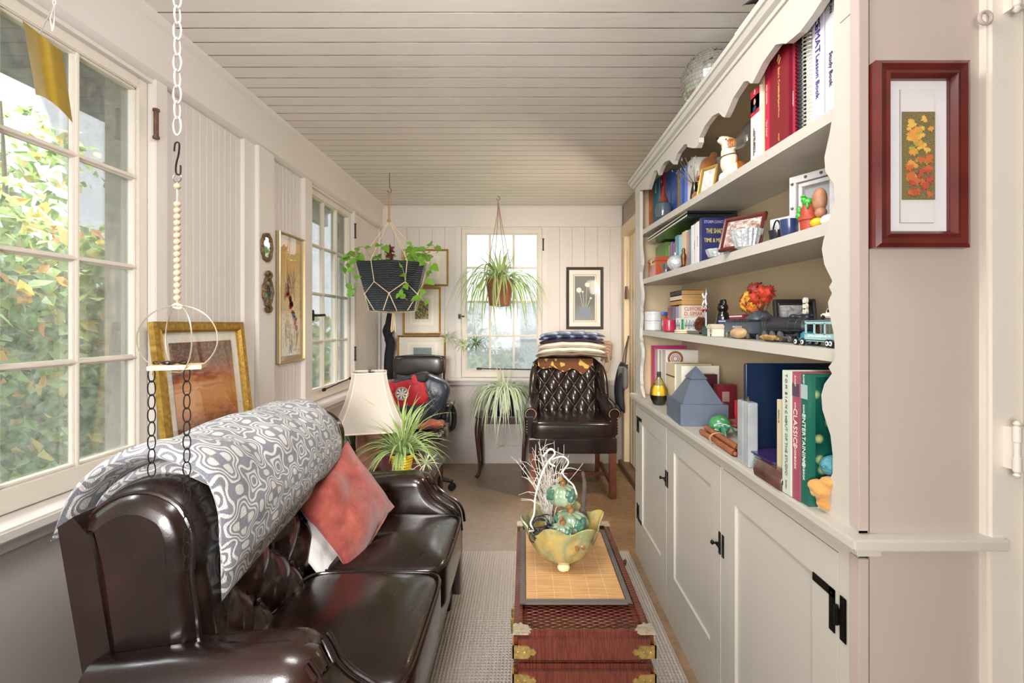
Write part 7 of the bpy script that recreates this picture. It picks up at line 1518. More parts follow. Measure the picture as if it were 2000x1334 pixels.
m = MB(); yc0 = y0_+L*.68; m.box(xc-.024, xc+.024, yc0, yc0+.030, z_+.022, z_+.062, .001); m.prism([(xc-.028, z_+.062), (xc+.028, z_+.062), (xc+.015, z_+.070), (xc-.015, z_+.070)], yc0-.003, yc0+.040, 'y'); m.part('cab', M_loco, LO, ang=30); m = MB(); m.box(xc-.0245, xc-.0238, yc0+.006, yc0+.014, z_+.042, z_+.056); m.box(xc-.0245, xc-.0238, yc0+.017, yc0+.025, z_+.042, z_+.056); m.part('cab_windows', M_blkg, LO)
m = MB(); m.box(xc-.018, xc+.018, y0_, y0_+L*.92, z_+.016, z_+.022, .001); m.box(xc-.026, xc-.016, y0_+.006, y0_+L*.62, z_+.032, z_+.034); m.box(xc-.025, xc-.014, y0_+.018, y0_+.034, z_+.010, z_+.026, .002); m.prism([(y0_-.012, z_+.002), (y0_+.002, z_+.002), (y0_+.002, z_+.016)], xc-.018, xc+.018, 'x'); m.part('running_board', M_loco, LO, smooth=False)
for k, (f, r) in enumerate(((.10, .008), (.22, .008), (.40, .014), (.56, .014), (.72, .014), (.88, .008))): [(lambda q: (wheelset(q, xx_, y0_+L*f, z_+r+.002, r), q.part('wheel', M_locw, LO)))(MB()) for xx_ in (xc-.021, xc+.016)]
m = MB(); m.box(xc-.026, xc-.024, y0_+L*.2, y0_+L*.74, z_+.012, z_+.0155); m.part('side_rod', M_locw, LO)
xt = .690; y0_, y1_ = YX(1469, xt), YX(1414, xt); z_ = SZ(3, (y0_+y1_)/2); TE = thing('toy_tender', 'grey black toy coal tender coupled behind the toy locomotive', 'toy train', (xt+.02, (y0_+y1_)/2, z_)); m = MB(); m.box(xt, xt+.042, y0_, y1_, z_+.016, z_+.052, .003); m.part('tender_body', mat('tender_grey', '#4A525C', .4, .2), TE); m = MB(); m.box(xt+.003, xt+.039, y0_+.02, y1_-.004, z_+.052, z_+.060, .002)
for k in range(6): m.box(xt+.001, xt+.004, y0_+.03+k*.02, y0_+.038+k*.02, z_+.052, z_+.062)
m.part('coal_load', M_loco, TE)
for f in (.14, .30, .70, .86): [(lambda q: (wheelset(q, xx_, y0_+(y1_-y0_)*f, z_+.010, .009), q.part('wheel', M_locw, TE)))(MB()) for xx_ in (xt+.002, xt+.038)]
text('PENNSYLVANIA'[:0]+'EASTERN STATES', (xt-.0006, (y0_+y1_)/2, z_+.036), SIDE, .009, '#B8BCC0', TE)
for nm, a, b, c, lab, hh in (('blue_box', 1403, 1420, '#2A4A8A', 'blue toy freight box car behind the grey tender, left of it', .060), ('red_box', 1424, 1450, '#8A2A44', 'crimson and navy toy box car standing behind the grey tender', .078)):
    xx = .745 if nm == 'red_box' else .735; ya, yb2 = YX(b, xx), YX(a, xx); zq = SZ(3, ya); T = thing('toy_box_car', lab, 'toy train', (xx, (ya+yb2)/2, zq)); m = MB(); m.box(xx, xx+.035, ya, yb2, zq+.012, zq+hh, .002); m.part('car_body', mat('boxcar_'+c.strip('#'), c, .4), T)
    m = MB(); m.box(xx-.001, xx+.036, ya+.003, yb2-.003, zq+hh-.008, zq+hh-.004); m.part('stripe', mat('cover_ECECEC'), T)
    for f in (.2, .8): [(lambda q: (wheelset(q, xx_, ya+(yb2-ya)*f, zq+.008, .008), q.part('wheel', M_locw, T)))(MB()) for xx_ in (xx+.004, xx+.03)]
# stones and sprigs at the edge
y_ = YX(1431, .662); z_ = SZ(3, y_); simple(lambda m: m.ball((.682, y_, z_+.018), .027, 24, (.8, 1.55, .66), fn=lambda d: 1+.06*noise.noise(d*2)), 'agate_stone', 'flat oval tan stone with brown bands at the shelf edge before the tender', 'stone', mat('agate', '#C9A77C', .35, var=(28, .35)))
y_ = YX(1494, .664); z_ = SZ(3, y_); rnd = random.Random(44)
simple(lambda m: [m.ball((.676+rnd.uniform(-.012, .012), y_+rnd.uniform(-.03, .03), z_+.007+rnd.uniform(0, .008)), rnd.uniform(.005, .009), 8, (1, 1.3, .8)) for _ in range(22)], 'dried_seed_sprig', 'tan dried seed pods lying on the shelf edge before the locomotive', 'dried plant', mat('dried_tan', '#A88450', .8, var=(60, .3)))
# turquoise car transporter with a white car on top
xb = .668; y0_, y1_ = YX(1628, xb)-.01, YX(1568, xb); z_ = SZ(3, y0_); L = y1_-y0_
CT = thing('toy_car_transporter', 'pale turquoise toy car transporter lorry near the post on the third shelf', 'toy truck', (xb+.02, (y0_+y1_)/2, z_)); M_turq = mat('pale_turquoise', '#9CC4C4', .3, coat=.4); M_teal = mat('teal_paint', '#2E8C9C', .3, coat=.4)
m = MB(); 
out_ = [(y0_, z_+.016), (y1_-.012, z_+.016), (y1_-.004, z_+.030), (y1_-.004, z_+.046), (y1_-.010, z_+.056), (y0_+.0, z_+.062), (y0_, z_+.016)][:-1]
m.box(xb, xb+.002, y0_, y1_-.006, z_+.014, z_+.030); m.box(xb, xb+.002, y0_, y1_-.008, z_+.052, z_+.060); m.box(xb+.036, xb+.038, y0_, y1_-.006, z_+.014, z_+.030); m.box(xb+.036, xb+.038, y0_, y1_-.008, z_+.052, z_+.060)
for f in (.0, .34, .68, .97): m.box(xb, xb+.002, y0_+(L-.010)*f, y0_+(L-.010)*f+.005, z_+.028, z_+.054); m.box(xb+.036, xb+.038, y0_+(L-.010)*f, y0_+(L-.010)*f+.005, z_+.028, z_+.054)
m.box(xb, xb+.038, y0_, y1_-.008, z_+.012, z_+.016); m.box(xb, xb+.038, y0_, y1_-.012, z_+.058, z_+.061); m.part('trailer_body', M_turq, CT, smooth=False)
text('AUTO TRANSPORTER', (xb-.0006, (y0_+y1_)/2, z_+.024), SIDE, .0065, '#E6F0F0', CT, wid=L*.7)
m = MB(); m.box(xb+.004, xb+.034, y1_-.006, y1_+.020, z_+.010, z_+.034, .004); m.box(xb+.006, xb+.032, y1_+.012, y1_+.032, z_+.008, z_+.022, .004); m.part('cab', M_teal, CT)
for yy in (y0_+.014, y0_+.026, y1_-.004, y1_+.024):
    for xx in (xb-.001, xb+.034): m = MB(); wheelset(m, xx+.001, yy, z_+.0095, .009, 16); w_ = m.part('wheel', M_blkg, CT); m = MB(); m.lathe([(.001, 0), (.0055, 0), (.0055, .001), (.001, .0012)], (xx-.003, yy, z_+.0095), 12, Matrix.Rotation(-PI/2, 3, 'Y')); m.part('hub', mat('hub_white', '#D8E4E8', .4), w_)
def toycar(x, y, z, c, label, s=1.):
    T = thing('toy_car', label, 'toy car', (x, y, z)); m = MB(); m.box(x-.011*s, x+.011*s, y-.028*s, y+.028*s, z+.004*s, z+.013*s, .0025*s); m.prism([(y-.016*s, z+.013*s), (y+.014*s, z+.013*s), (y+.008*s, z+.022*s), (y-.011*s, z+.022*s)], x-.009*s, x+.009*s, 'x'); m.part('car_body', mat('toy_'+c.strip('#'), c, .3, coat=.3), T, ang=30)
    m = MB(); m.box(x-.0096*s, x-.0088*s, y-.010*s, y-.002*s, z+.0145*s, z+.0205*s); m.box(x-.0096*s, x-.0088*s, y+.000*s, y+.008*s, z+.0145*s, z+.0205*s); m.part('windows', M_blkg, T)
    for sx in (-1, 1):
        for sy in (-1, 1): m = MB(); m.lathe([(.001, -.0012), (.0048*s, -.0012), (.0048*s, .0012), (.001, .0012)], (x+sx*.0115*s, y+sy*.017*s, z+.0048*s), 12, Matrix.Rotation(PI/2, 3, 'Y')); m.part('wheel', M_blkg, T)
toycar(xb+.019, y0_+.036, z_+.0615, '#E8E6E0', 'white toy car parked on the roof of the turquoise transporter', 1.15)
toycar(xb+.019, y0_+.028, z_+.0165, '#E0D8D2', 'tiny white toy car inside the turquoise transporter', .62)
y_ = YX(1577, .735); z_ = SZ(3, y_); T = thing('toy_signal_light', 'white toy railway signal with stacked lamps behind the transporter', 'toy', (.735, y_, z_)); m = MB(); m.tube([(.735, y_, z_), (.735, y_, z_+.085)], .0028, 8); m.lathe([(.012, 0), (.010, .004)], (.735, y_, z_), 12); m.part('post', mat('cover_D9D4C4', '#D9D4C4', .4), T); m = MB()
for k in range(3): m.lathe([(.001, 0), (.009, 0), (.009, .006), (.001, .006)], (.733, y_, z_+.082+k*.014), 12, Matrix.Rotation(-PI/2, 3, 'Y'))
m.part('lamp_heads', mat('cover_D9D4C4'), T)
y_ = YX(1590, .775); z_ = SZ(3, y_); simple(lambda m: m.lathe([(.020, 0), (.028, .02), (.026, .05), (.012, .062), (.001, .064)], (.765, y_, z_), 20), 'brown_jar', 'small brown round pot behind the turquoise transporter', 'pot', mat('red_brown_pot', '#7A4A3A', .4))
# ---------------------------------------------------------------- counter top
CB = [(1260.5, 1265, .235, .18, '#6A4A2A', 'brown cookbook touching the far post on the counter', .72), (1265.5, 1271, .262, .19, '#E0A01E', 'yellow tall spined book at the far end of the counter', .71), (1271.5, 1278, .272, .19, '#B81E6A', 'magenta tall spined book beside the yellow one', .71), (1279, 1285, .258, .19, '#C9C5BA', 'pale grey spined book right of the magenta one', .715), (1286, 1292, .252, .19, '#D2CDBE', 'ivory spined tall book right of the pale grey one', .72)]
for a, b, h, dep, c, lab, x in CB: book(a, b, 4, h, dep, c, lab, x)
book(1293, 1300, 4, .258, .17, '#DAD6CC', 'large white cookbook with a brown wheel picture on its cover', .722, [])
T = [o for o in COL.objects if o.get('label', '').startswith('large white cookbook')][0]; o = ORG[T.name]; cc = Vector((.772, o.y-.016, o.z+.215)); cc.y = YX(1300, .722)-.0005
for r0, r1, c in ((.040, .028, '#8A5A34'), (.022, .019, '#8A2A3A'), (.014, .011, '#8A2A3A')):
    m = MB(); m.lathe([(r1, 0), (r0, 0), (r0, .001), (r1, .001)], cc, 32, Matrix.Rotation(PI/2, 3, 'X'), cap=False, fl=None); m.part('wheel_picture', mat('cover_'+c.strip('#'), c, .6), T)
book(1301, 1318, 4, .205, .16, '#D5C7A8', 'cream cloth bound book with a dark band around its spine', .700, [], blocks=((.28, .31, '#3A3428'),))
book(1319, 1331, 4, .205, .17, '#DDDACB', 'thick off-white book with rough page edges before the maroon boxes', .705, [])
y_ = YX(1352, .775); z_ = CZ+.001
for i, (x0, x1, yy, h, c, lab) in enumerate(((.745, .845, 2.13, .172, '#4A1424', 'dark maroon gift box with a light square, behind the pyramid'), (.800, .880, 2.02, .14, '#7A1C2A', 'crimson smaller box behind the pyramid on the counter'))):
    T = thing('gift_box', lab, 'box', ((x0+x1)/2, yy, z_)); m = MB(); m.box(x0, x1, yy-.02, yy+.02, z_, z_+h, .001); m.part('box_body', mat('cover_'+c.strip('#'), c, .4), T); m = MB(); m.box(x0+.02, x0+.05, yy-.0208, yy-.0198, z_+h*.5, z_+h*.8); m.part('light_square', mat('dusty_pink', '#B08A86', .6), T)
# oil and vinegar bottle
y_ = YX(1287, .655); x_ = .655; BT = thing('oil_bottle', 'tear shaped glass bottle of golden oil over dark vinegar at the counter far end', 'bottle', (x_, y_, CZ+.001)); zb_ = CZ+.001
pr = [(.020, .0), (.030, .006), (.040, .03), (.044, .052), (.040, .078), (.026, .108), (.012, .130), (.0095, .145), (.012, .147), (.0095, .150)]
m = MB(); m.lathe(pr, (x_, y_, zb_), 32, cap=False)
def m_bglass():
    t = NT('bottle_glass'); tb = t.n('BsdfTransparent'); tb.inputs[0].default_value = (.95, .95, .93, 1); gl = t.n('BsdfGlossy'); gl.inputs['Roughness'].default_value = .03; fr = t.n('Fresnel'); fr.inputs[0].default_value = 1.5; b = t.n('MixShader', n0=fr.outputs[0], n1=tb.outputs[0], n2=gl.outputs[0]); t.t.links.new(b.outputs[0], t.out.inputs[0]); return reg('bottle_glass', t)
m.part('glass_body', m_bglass(), BT)
m = MB(); m.lathe([(.001, .048), (.0415, .048), (.041, .060), (.037, .078), (.030, .095), (.001, .095)], (x_, y_, zb_), 28, cap=False); m.part('golden_oil', mat('golden_oil', '#D9B41E', .12, coat=.6), BT); m = MB(); m.lathe([(.001, .004), (.028, .006), (.038, .028), (.0415, .0478), (.001, .0478)], (x_, y_, zb_), 28, cap=False); m.part('dark_vinegar', mat('dark_vinegar', '#241C1A', .12, coat=.6), BT); m = MB(); m.lathe([(.0085, .135), (.009, .152), (.011, .154), (.011, .160), (.001, .161)], (x_, y_, zb_), 16); m.part('stopper', mat('dark_cork', '#3A3632', .6), BT)
# slate pyramid box
PB_ = thing('pyramid_box', 'blue-grey slate pyramid on a square open topped box on the counter', 'ornament', (.73, 1.87, CZ)); px0, px1 = .622, .812; pc = Vector((.699, 1.968, 0)); hw = 1.; M_sl = mat('blue_slate', '#5E6878', .5, var=(7, .2), bump=(35, .3, .003)); zc = CZ+.001; ro = Matrix.Rotation(math.radians(-4), 4, 'Z')
m = MB(); m.M = Matrix.Translation(Vector((pc.x, pc.y, zc))) @ ro
hx_, hy_, bh = .090, .118, .083
for a in ((-hx_, hx_, -hy_, -hy_+.008, 0, bh), (-hx_, hx_, hy_-.008, hy_, 0, bh), (-hx_, -hx_+.008, -hy_+.008, hy_-.008, 0, bh), (hx_-.008, hx_, -hy_+.008, hy_-.008, 0, bh), (-hx_+.008, hx_-.008, -hy_+.008, hy_-.008, 0, bh-.010)): m.box(*a)
m.part('square_tray', M_sl, PB_, smooth=False)
m = MB(); m.M = Matrix.Translation(Vector((pc.x, pc.y, zc))) @ ro
def frus(m, a, b, z0, z1):
    A = [m.v((x*a, y*a*1.3, z0)) for x, y in ((-1, -1), (1, -1), (1, 1), (-1, 1))]; B = [m.v((x*b, y*b*1.3, z1)) for x, y in ((-1, -1), (1, -1), (1, 1), (-1, 1))]
    for i in range(4): m.f([A[i], A[(i+1) % 4], B[(i+1) % 4], B[i]])
    m.f(A[::-1]); m.f(B)
frus(m, .081, .030, .074, .170); m.part('pyramid_base', M_sl, PB_, smooth=False); m = MB(); m.M = Matrix.Translation(Vector((pc.x, pc.y, zc))) @ ro; frus(m, .034, .0005, .174, .222); frus(m, .028, .028, .168, .175); m.part('pyramid_cap', M_sl, PB_, smooth=False)
# green glass flowers, cinnamon bundle, red bow
gp = Vector((.690, YX(1408, .69)+.0, CZ+.001)); GF = thing('green_glass_fruit', 'green frosted glass ball with clear leaf clusters in front of the pyramid', 'ornament', gp); m = MB(); m.ball(gp+Vector((0, .01, .036)), .036, 24, (1, 1, .98)); m.part('glass_ball', mat('green_frosted_glass', '#3E8A4E', .25, coat=.6, bump=(140, .6, .003)), GF)
m = MB(); rnd = random.Random(7)
for k in range(16):
    a = rnd.uniform(-2.6, .6); p = gp+Vector((-.018+rnd.uniform(-.015, .03), -.028+rnd.uniform(-.03, .01), .03+rnd.uniform(-.015, .03))); d = Vector((math.cos(a), math.sin(a), rnd.uniform(-.4, .7))).normalized(); m.M = Matrix.Translation(p) @ d.to_track_quat('X', 'Z').to_matrix().to_4x4(); m.ball((.012, 0, 0), .013, 10, (1, .5, .22)); m.M = Matrix()
m.part('glass_leaves', mat('pale_teal_glass', '#A9C8C2', .15, coat=.7), GF); m = MB(); 
for k in range(5): a = rnd.uniform(-2, 0); p = gp+Vector((-.01, -.03, .03)); m.tube([p, p+Vector((.03*math.cos(a), .03*math.sin(a), .01)), p+Vector((.05*math.cos(a), .05*math.sin(a), -.018))], .004, 6)
m.tube([gp+Vector((-.02, -.035, .02)), gp+Vector((-.030, -.085, .012))], [.006, .008], 8); m.part('green_stems', mat('jade_glass', '#2E7A5A', .2, coat=.6), GF)
yb0, yb1 = YX(1440, .63), YX(1370, .63); T = thing('cinnamon_bundle', 'bundle of long brown cinnamon quills tied with twine along the counter edge', 'cinnamon sticks', (.64, (yb0+yb1)/2, CZ))
for k, (dx, dz) in enumerate(((0, 0), (.019, 0), (.0095, .0165), (.036, .0))):
    m = MB(); a0 = Vector((.622+dx, yb0-.004+.01*(k % 2), CZ+.011+dz)); a1 = Vector((.630+dx*1.1, yb1-.01*(k % 3), CZ+.011+dz)); m.tube([a0, (a0+a1)/2+Vector((.001, 0, 0)), a1], [.0095, .009, .0092], 12, cap=False); m.tube([a0+Vector((0, .0005, 0)), a1-Vector((0, .0005, 0))], .0062, 10); m.part('cinnamon_quill', mat('cinnamon', '#9A5A3A', .5, var=(30, .3), bump=(30, .5, .003)), T)
m = MB(); ym = (yb0*.45+yb1*.55); 
for s in (-.003, .002): m.tube([(.636+.027*math.cos(a), ym+s, CZ+.018+.0175*math.sin(a)) for a in [2*PI*k/24 for k in range(24)]], .0016, 6, True)
m.tube([(.612, ym, CZ+.03), (.604, ym-.012, CZ+.022), (.607, ym-.02, CZ+.004)], .0013, 5); m.part('twine', M_cord, T)
q = Vector((.775, 1.70, CZ+.001)); m = MB()
for k in range(9): a = k*.75; m.tube(spl([q+Vector((0, 0, .02)), q+Vector((.045*math.cos(a), .05*math.sin(a), .030+.02*math.sin(k*2))), q+Vector((.02*math.cos(a+1), .03*math.sin(a+1), .025))], 5), .007, 8, flat=.35)
m.tube(spl([q+Vector((0, 0, .02)), q+Vector((.02, .09, .045)), q+Vector((.04, .14, .10))], 5), .012, 8, flat=.3); m.top('red_ribbon_bow', mat('red_satin', '#B01C2E', .4), 'crumpled red ribbon bow behind the green glass ball', 'ribbon')
# marbled tiles / frame, navy binder, boxes, leather roll
y_ = YX(1450, .615); T = thing('marbled_slab', 'upright grey-white marbled slab on the counter right of the cinnamon', 'slab', (.66, y_, CZ)); m = MB(); ya, yb2 = YX(1462, .612), YX(1440, .612); m.box(.612, .638, ya, (ya+yb2)/2-.0004, CZ+.001, CZ+.178, .002); m.box(.612, .638, (ya+yb2)/2+.0004, yb2, CZ+.001, CZ+.178, .002); m.part('slab', mat('grey_marble', '#A9AFB0', .25, var=(9, .25), coat=.3), T)
m = MB(); yt_ = (ya+yb2)/2; m.prism([(yt_-.012, CZ+.179), (yt_+.012, CZ+.179), (yt_+.012, CZ+.181), (yt_+.0, CZ+.194), (yt_-.012, CZ+.181)], .622, .626, 'x'); m.M = Matrix(); m.part('brass_easel', M_brass, T, smooth=False)
nb0, nb1 = YX(1520, .66), YX(1465, .66)
T = thing('navy_binder', 'large dark navy glossy binder standing open on the counter', 'binder', (.74, 1.36, CZ)); m = MB(); m.box(.622, .87, 1.352, 1.357, CZ+.002, CZ+.284, .001); m.box(.618, .626, 1.346, 1.362, CZ+.002, CZ+.284, .003); m.part('cover', mat('navy_gloss', '#14243E', .15, coat=.6), T)
m = MB(); m.lathe([(.001, 0), (.010, 0), (.010, .001), (.001, .001)], (.72, 1.3515, CZ+.14), 20, Matrix.Rotation(PI/2, 3, 'X')); m.part('emblem', mat('navy_emblem', '#4A5A72', .3), T)
T = thing('photo_album', 'grey-green ribbed album lying flat under the purple folder', 'album', (.68, 1.28, CZ)); m = MB()
for k in range(4): m.box(.622+.001*k, .80, 1.215, 1.345, CZ+.001+k*.0105, CZ+.0105+k*.0105, .003)
m.part('album_layers', mat('ribbed_grey_green', '#8C9A92', .5), T); m = MB(); m.box(.618, .815, 1.205, 1.347, CZ+.0435, CZ+.0475, .001); m.top('purple_folder', mat('deep_purple_card', '#3E2A5E', .2, coat=.5), 'thin glossy purple folder lying on the grey-green album', 'folder')
ya, yb2 = YX(1528, .607), YX(1480, .607); T = thing('leather_roll', 'brown shiny leather roll lying along the counter edge before the binder', 'leather case', (.615, (ya+yb2)/2, CZ)); m = MB(); m.puff([(.600+.0, CZ+.001), (.622, CZ+.001), (.632, CZ+.012), (.632, CZ+.030), (.624, CZ+.042), (.610, CZ+.042), (.600, CZ+.030), (.597, CZ+.014)], 1.128, 1.262, .005, 'y'); m.part('rolled_leather', leather('tan_brown_leather', '#4A2E28', '#6E4C42', .25, .3, 8), T); m = MB(); m.tube([(.614+.012*math.cos(a)*(1-a/20), 1.127, CZ+.022+.014*math.sin(a)*(1-a/20)) for a in [k*.5 for k in range(24)]], .0015, 5); m.part('edge_stitching', M_blkg, T)
book(1517, 1526, 4, .205, .15, '#D8CCA8', 'thin cream spined photography book behind the pale green one', .630, [('FISTFULS OF', .2, .006, '#4A4434')])
book(1527.5, 1545, 4, .285, .20, '#C5CFC0', 'tall pale green art book with widely spaced spine lettering on the counter', .604, [('T O M  B I A N C H I', .22, .0125, '#3A463E'), ('OUT OF THE STUDIO', .62, .0135, '#5A6A60'), ('Sinclair', .92, .007, '#3A463E')])
book(1546, 1562, 4, .285, .21, '#9A4A5E', 'dusky pink classics cookbook between the pale green and dark green books', .607, [('SIMPLE', .27, .006, '#E8D8C8'), ('CLASSICS', .44, .021, '#E8D8C8'), ('COOKBOOK', .66, .010, '#E8D8C8'), ('SUNSET', .07, .007, '#E8D8C8')], blocks=((.09, .19, '#4A3A4E'),))
book(1563.5, 1578, 4, .283, .21, '#12604E', 'dark green entertaining cookbook nearest the near post on the counter', .610, [('COMPLETE', .29, .0065, '#E0E8DC'), ('ENTERTAINING', .51, .0165, '#E0E8DC'), ('COOKBOOK', .73, .0085, '#E0E8DC'), ('SUNSET', .04, .006, '#E0E8DC')], blocks=((.08, .19, '#9AB4B0'),))
T = [o for o in COL.objects if o.get('label', '').startswith('dark green entertaining')][0]; ya = YX(1578, .610)-.0
m = MB(); m.box(.626, .80, ya-.0012, ya-.0002, CZ+.004, CZ+.280); 
def m_gcov():
    t = NT('green_food_photo'); v = t.n('TexVoronoi'); v.inputs['Scale'].default_value = 24; t.set(v.inputs['Vector'], t.co()); nz = t.noise(14, 4); t.col(t.mix(t.ramp(v.outputs[0], [(.10, 1.), (.28, 0.)]), t.ramp(nz, [(.4, '#0C3A32'), (.7, '#14584A')]), '#A9B87A')); t.p(Roughness=.15, Coat_Weight=.5); return reg('green_food_photo', t)
m.part('cover_photo', m_gcov(), T, smooth=False)
m = MB(); m.ball((.650, 1.012, CZ+.096), .026, 20, (1.1, .8, .85)); m.top('crocheted_teal_pouch', mat('teal_crochet', '#4E8C98', .9, bump=(160, 1.2, .006), var=(90, .4)), 'teal crocheted pouch resting on the yellow cloth beside the green book', 'pouch')
rnd = random.Random(77); m = MB(); cy = 1.008
for k in range(9): m.ball((.630+rnd.uniform(-.014, .014), cy+rnd.uniform(-.012, .012), CZ+.012+k*.0068), rnd.uniform(.014, .019), 16, (1, rnd.uniform(.8, 1.1), rnd.uniform(.5, .8)), fn=lambda d: 1+.18*noise.noise(d*2.3+Vector((k, 0, 0))))
o = m.top('crumpled_yellow_cloth', mat('mustard_waffle_cloth', '#C8924C', .9, bump=(220, .9, .003), sheen=.3), 'crumpled golden yellow cloth at the near end of the counter', 'cloth'); md = o.modifiers.new('fuse', 'REMESH'); md.mode = 'VOXEL'; md.voxel_size = .003; md.use_smooth_shade = True
y_ = YX(1612, .66); book(1588, 1600, 4, .262, .2, '#5A1418', 'burgundy hardback half hidden behind the scalloped near post', .668)
# on top of the case
dz = 1.3+463*1.86/940; dr = .118
def m_disco():
    t = NT('mirror_tiles'); uv = t.xyz(t.n('UVMap').outputs[0]); t.col('#E3E5E2'); t.p(Metallic=1., Roughness=.08); return reg('mirror_tiles', t)
DB = thing('mirror_ball', 'silver mirrored disco ball resting on top of the bookcase', 'mirror ball', (.725, 1.86, 2.1195)); dc = Vector((.725, 1.86, 2.1195+dr)); m = MB(); m.ball(dc, dr*.985, 32); m.part('core', mat('grey_grout', '#8C8C88', .6), DB)
m = MB(); nr = 26; rnd = random.Random(1)
for j in range(nr):
    t0 = PI*(j+.08)/nr; t1 = PI*(j+.92)/nr; nn = max(4, int(2*nr*math.sin((t0+t1)/2)))
    for k in range(nn):
        a0 = 2*PI*(k+.07)/nn; a1 = 2*PI*(k+.93)/nn; q = []
        for t_, a_ in ((t0, a0), (t1, a0), (t1, a1), (t0, a1)): q.append(dc+Vector((math.sin(t_)*math.cos(a_), math.sin(t_)*math.sin(a_), math.cos(t_)))*dr)
        cc = sum(q, Vector())/4; jn = Vector((rnd.gauss(0, .02), rnd.gauss(0, .02), rnd.gauss(0, .02))); nrm = (cc-dc).normalized(); q = [p+nrm*((p-cc).dot(jn)*1.) for p in q]; m.f([m.v(p) for p in q])
m.part('mirror_tiles', m_disco(), DB, smooth=False, recalc=False)
for k, (ya, yb2, zz_, c, lab) in enumerate(((1.30, 1.56, 2.1195, '#2A201C', 'dark brown album lying on top of the bookcase, lowest'), (1.20, 1.44, 2.146, '#4E3A30', 'patterned brown folder lying above the dark album on the bookcase'))):
    T = thing('flat_album', lab, 'album', (.72, (ya+yb2)/2, zz_)); m = MB(); m.box(.618+.01*k, .85, ya, yb2, zz_, zz_+.026, .003); m.part('cover', mat('cover_'+c.strip('#'), c, .4, var=(30, .3)), T); m = MB(); m.box(.616+.01*k, .622+.01*k, ya+.004, yb2-.004, zz_+.006, zz_+.020); m.part('page_edge', M_page if k else mat('pale_mint_paper', '#AFC4BE', .6), T)
m = MB(); m.slab(lambda u, v: (.612+.20*v, 1.06+.30*u, 2.185+.02*math.sin(u*7)+.01*math.sin(v*9)), 20, 14, .012, 4.); m.top('crumpled_dark_scarf', mat('plum_scarf', '#33222E', .8, var=(20, .3)), 'crumpled plum coloured scarf on the albums on top of the bookcase', 'scarf', ang=80)
# ---------------------------------------------------------------- outside
m = MB(); m.box(-30, -1.6, -12, 40, -1.3, -1.2); m.box(-1.6, 12, 4.75, 40, -1.3, -1.2); g = struct(m, 'ground', mat('lawn_green', '#7E9A4E', .95, var=(.8, .3)))
def m_leafout(name, stops, tr=.45):
    t = NT(name); r = t.n('NewGeometry').outputs['Random Per Island']; c = t.ramp(r, stops, 'CONSTANT'); n = t.noise(1.3, 2); c = t.mix(t.ramp(n, [(.4, .0), (.7, .35)]), c, '#5E7A34'); t.col(c); t.p(Roughness=.5)
    d = t.n('BsdfTranslucent'); t.set(d.inputs[0], c); mx = t.n('MixShader', n0=tr, n1=t.b.outputs[0], n2=d.outputs[0]); t.t.links.new(mx.outputs[0], t.out.inputs[0]); return reg(name, t)
ML_a = m_leafout('maple_foliage', [(0, '#8FA85E'), (.25, '#78924C'), (.45, '#A9B86E'), (.66, '#637F42'), (.84, '#C9B552'), (.92, '#D9A04A'), (.965, '#D08A5A')]); ML_b = m_leafout('shrub_foliage', [(0, '#7E9C5A'), (.3, '#5E8244'), (.6, '#9DB86E'), (.85, '#B5C883')]); ML_c = m_leafout('far_foliage', [(0, '#6E8258'), (.4, '#556C4A'), (.7, '#8A9C72')])
M_bark = mat('grey_bark_outside', '#7A6E62', .9, var=(20, .3))
def cloud(m, cen, rad, n, sz, rnd, shell=.35):
    for k in range(n):
        d = Vector((rnd.gauss(0, 1), rnd.gauss(0, 1), rnd.gauss(0, 1))).normalized()*(shell+(1-shell)*rnd.random())**.6; p = Vector(cen)+Vector((d.x*rad[0], d.y*rad[1], d.z*rad[2])); s = sz*rnd.uniform(.6, 1.3)
        n_ = Vector((rnd.gauss(.5, .5), rnd.gauss(0, .6), rnd.gauss(.5, .5))).normalized(); X = n_.orthogonal().normalized(); Y = n_.cross(X); a = rnd.uniform(0, 6.28); X, Y = X*math.cos(a)+Y*math.sin(a), Y*math.cos(a)-X*math.sin(a); X = (X-Vector((0, 0, .5))*abs(rnd.random())).normalized()
        c0 = m.v(p); c1 = m.v(p+X*s*.5-n_*s*.05); c2 = m.v(p+X*s*1.05-n_*s*.16); m.f([c0, c1, m.v(p+X*s*.45+Y*s*.36+n_*s*.05)]); l = m.bm.verts[-1] if False else None
        e = m.v(p+X*s*.55+Y*s*.38+n_*s*.04); g_ = m.v(p+X*s*.55-Y*s*.38+n_*s*.04); m.f([c0, c1, c2, e]); m.f([c0, g_, c2, c1])
def tree(label, base, trunk, clouds, mt, seed, name='maple_tree', cat='tree', grp=None):
    rnd = random.Random(seed); T = thing(name, label, cat, base, group=grp); m = MB(); b = Vector(base); top = Vector(trunk[0]); m.tube([b, b.lerp(top, .5)+Vector((.05, .08, 0)), top], [trunk[1], trunk[1]*.75, trunk[1]*.5], 10)
    for cen, rad, n, sz in clouds:
        for _ in range(3): e = Vector(cen)+Vector((rnd.gauss(0, rad[0]*.5), rnd.gauss(0, rad[1]*.5), rnd.gauss(0, rad[2]*.4))); s_ = b.lerp(top, rnd.uniform(.5, .95)); m.tube([s_, (s_+e)/2+Vector((0, 0, .1)), e], [trunk[1]*.35, trunk[1]*.2, .006], 6)
    m.part('trunk', M_bark, T); m = MB()
    for cen, rad, n, sz in clouds: cloud(m, cen, rad, n, sz, rnd)
    m.part('foliage', mt, T, smooth=False, recalc=False)
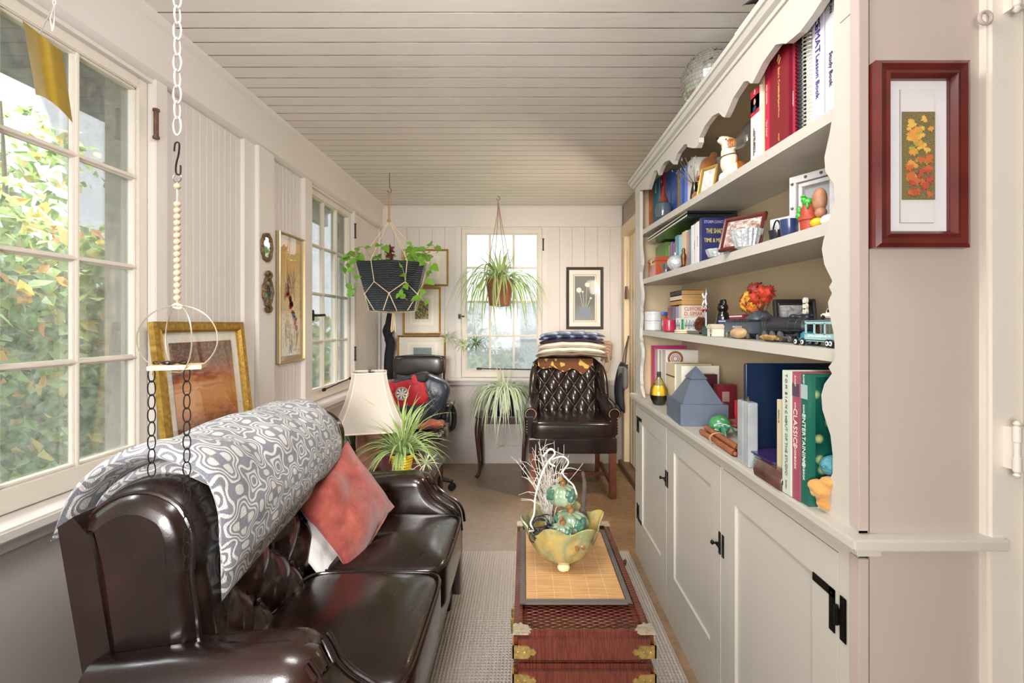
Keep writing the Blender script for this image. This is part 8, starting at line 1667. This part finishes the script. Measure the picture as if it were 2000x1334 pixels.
tree('yellow-green maple with turning leaves close outside the near left window', (-3.6, 3.2, -1.2), ((-3.5, 3.3, 2.2), .07), [((-3.1, 2.5, 1.35), (.55, 1.25, .85), 3000, .095), ((-3.3, 3.6, 1.25), (.6, .9, .8), 2200, .095), ((-2.95, 3.05, .4), (.5, 1.3, .6), 2200, .09), ((-3.8, 3.0, 2.55), (.6, 1.2, .45), 600, .09)], ML_a, 1)
tree('dense green shrub filling the lower part of the near left window', (-4.3, 3.6, -1.2), ((-4.3, 3.7, .6), .05), [((-4.7, 3.2, .3), (.7, 2.4, 1.5), 4200, .13), ((-4.9, 4.8, .8), (.7, 1.6, 1.5), 2000, .14)], ML_b, 2, 'green_shrub', 'shrub')
tree('low green bush outside seen through the far left window', (-4.2, 8.6, -1.2), ((-4.2, 8.6, .2), .05), [((-3.6, 7.6, .35), (.9, 1.4, .95), 1100, .16), ((-4.0, 10.0, .5), (1.0, 1.2, 1.1), 700, .18)], ML_a, 3, 'low_bush', 'shrub')
tree('grey green hedge beyond the back window behind the frosted panes', (-.3, 9.5, -1.2), ((-.3, 9.5, .3), .06), [((-1.2, 9.4, .1), (1.2, .8, 1.5), 1200, .17), ((.9, 9.6, -.5), (1.2, .8, 1.3), 900, .17)], ML_c, 4, 'hedge', 'hedge')
NB = thing('neighbouring_house', 'white gabled house corner beyond the back window at the lower right', 'house', (1.3, 13.2, -1.2)); m = MB(); m.box(-.35, 3.0, 12.0, 14.5, -1.2, .85); m.part('wall', mat('white_siding', '#DADDE0', .7), NB); m = MB(); m.prism([(-.55, .80), (1.3, 1.35), (3.2, .80), (3.2, .92), (1.3, 1.48), (-.55, .92)], 11.85, 14.6, 'y'); m.part('roof', mat('white_fascia', '#EDEFF0', .7), NB, smooth=False)
EV = MB(); EV.prism([(-1.95, 2.36), (-1.52, 2.52), (-1.52, 2.56), (-1.95, 2.41)], -1.8, 4.7, 'y'); EV.box(-1.98, -1.92, -1.8, 4.7, 2.25, 2.38); struct(EV, 'trim_10', mat('weathered_eave', '#5A5C62', .8, var=(6, .3)))
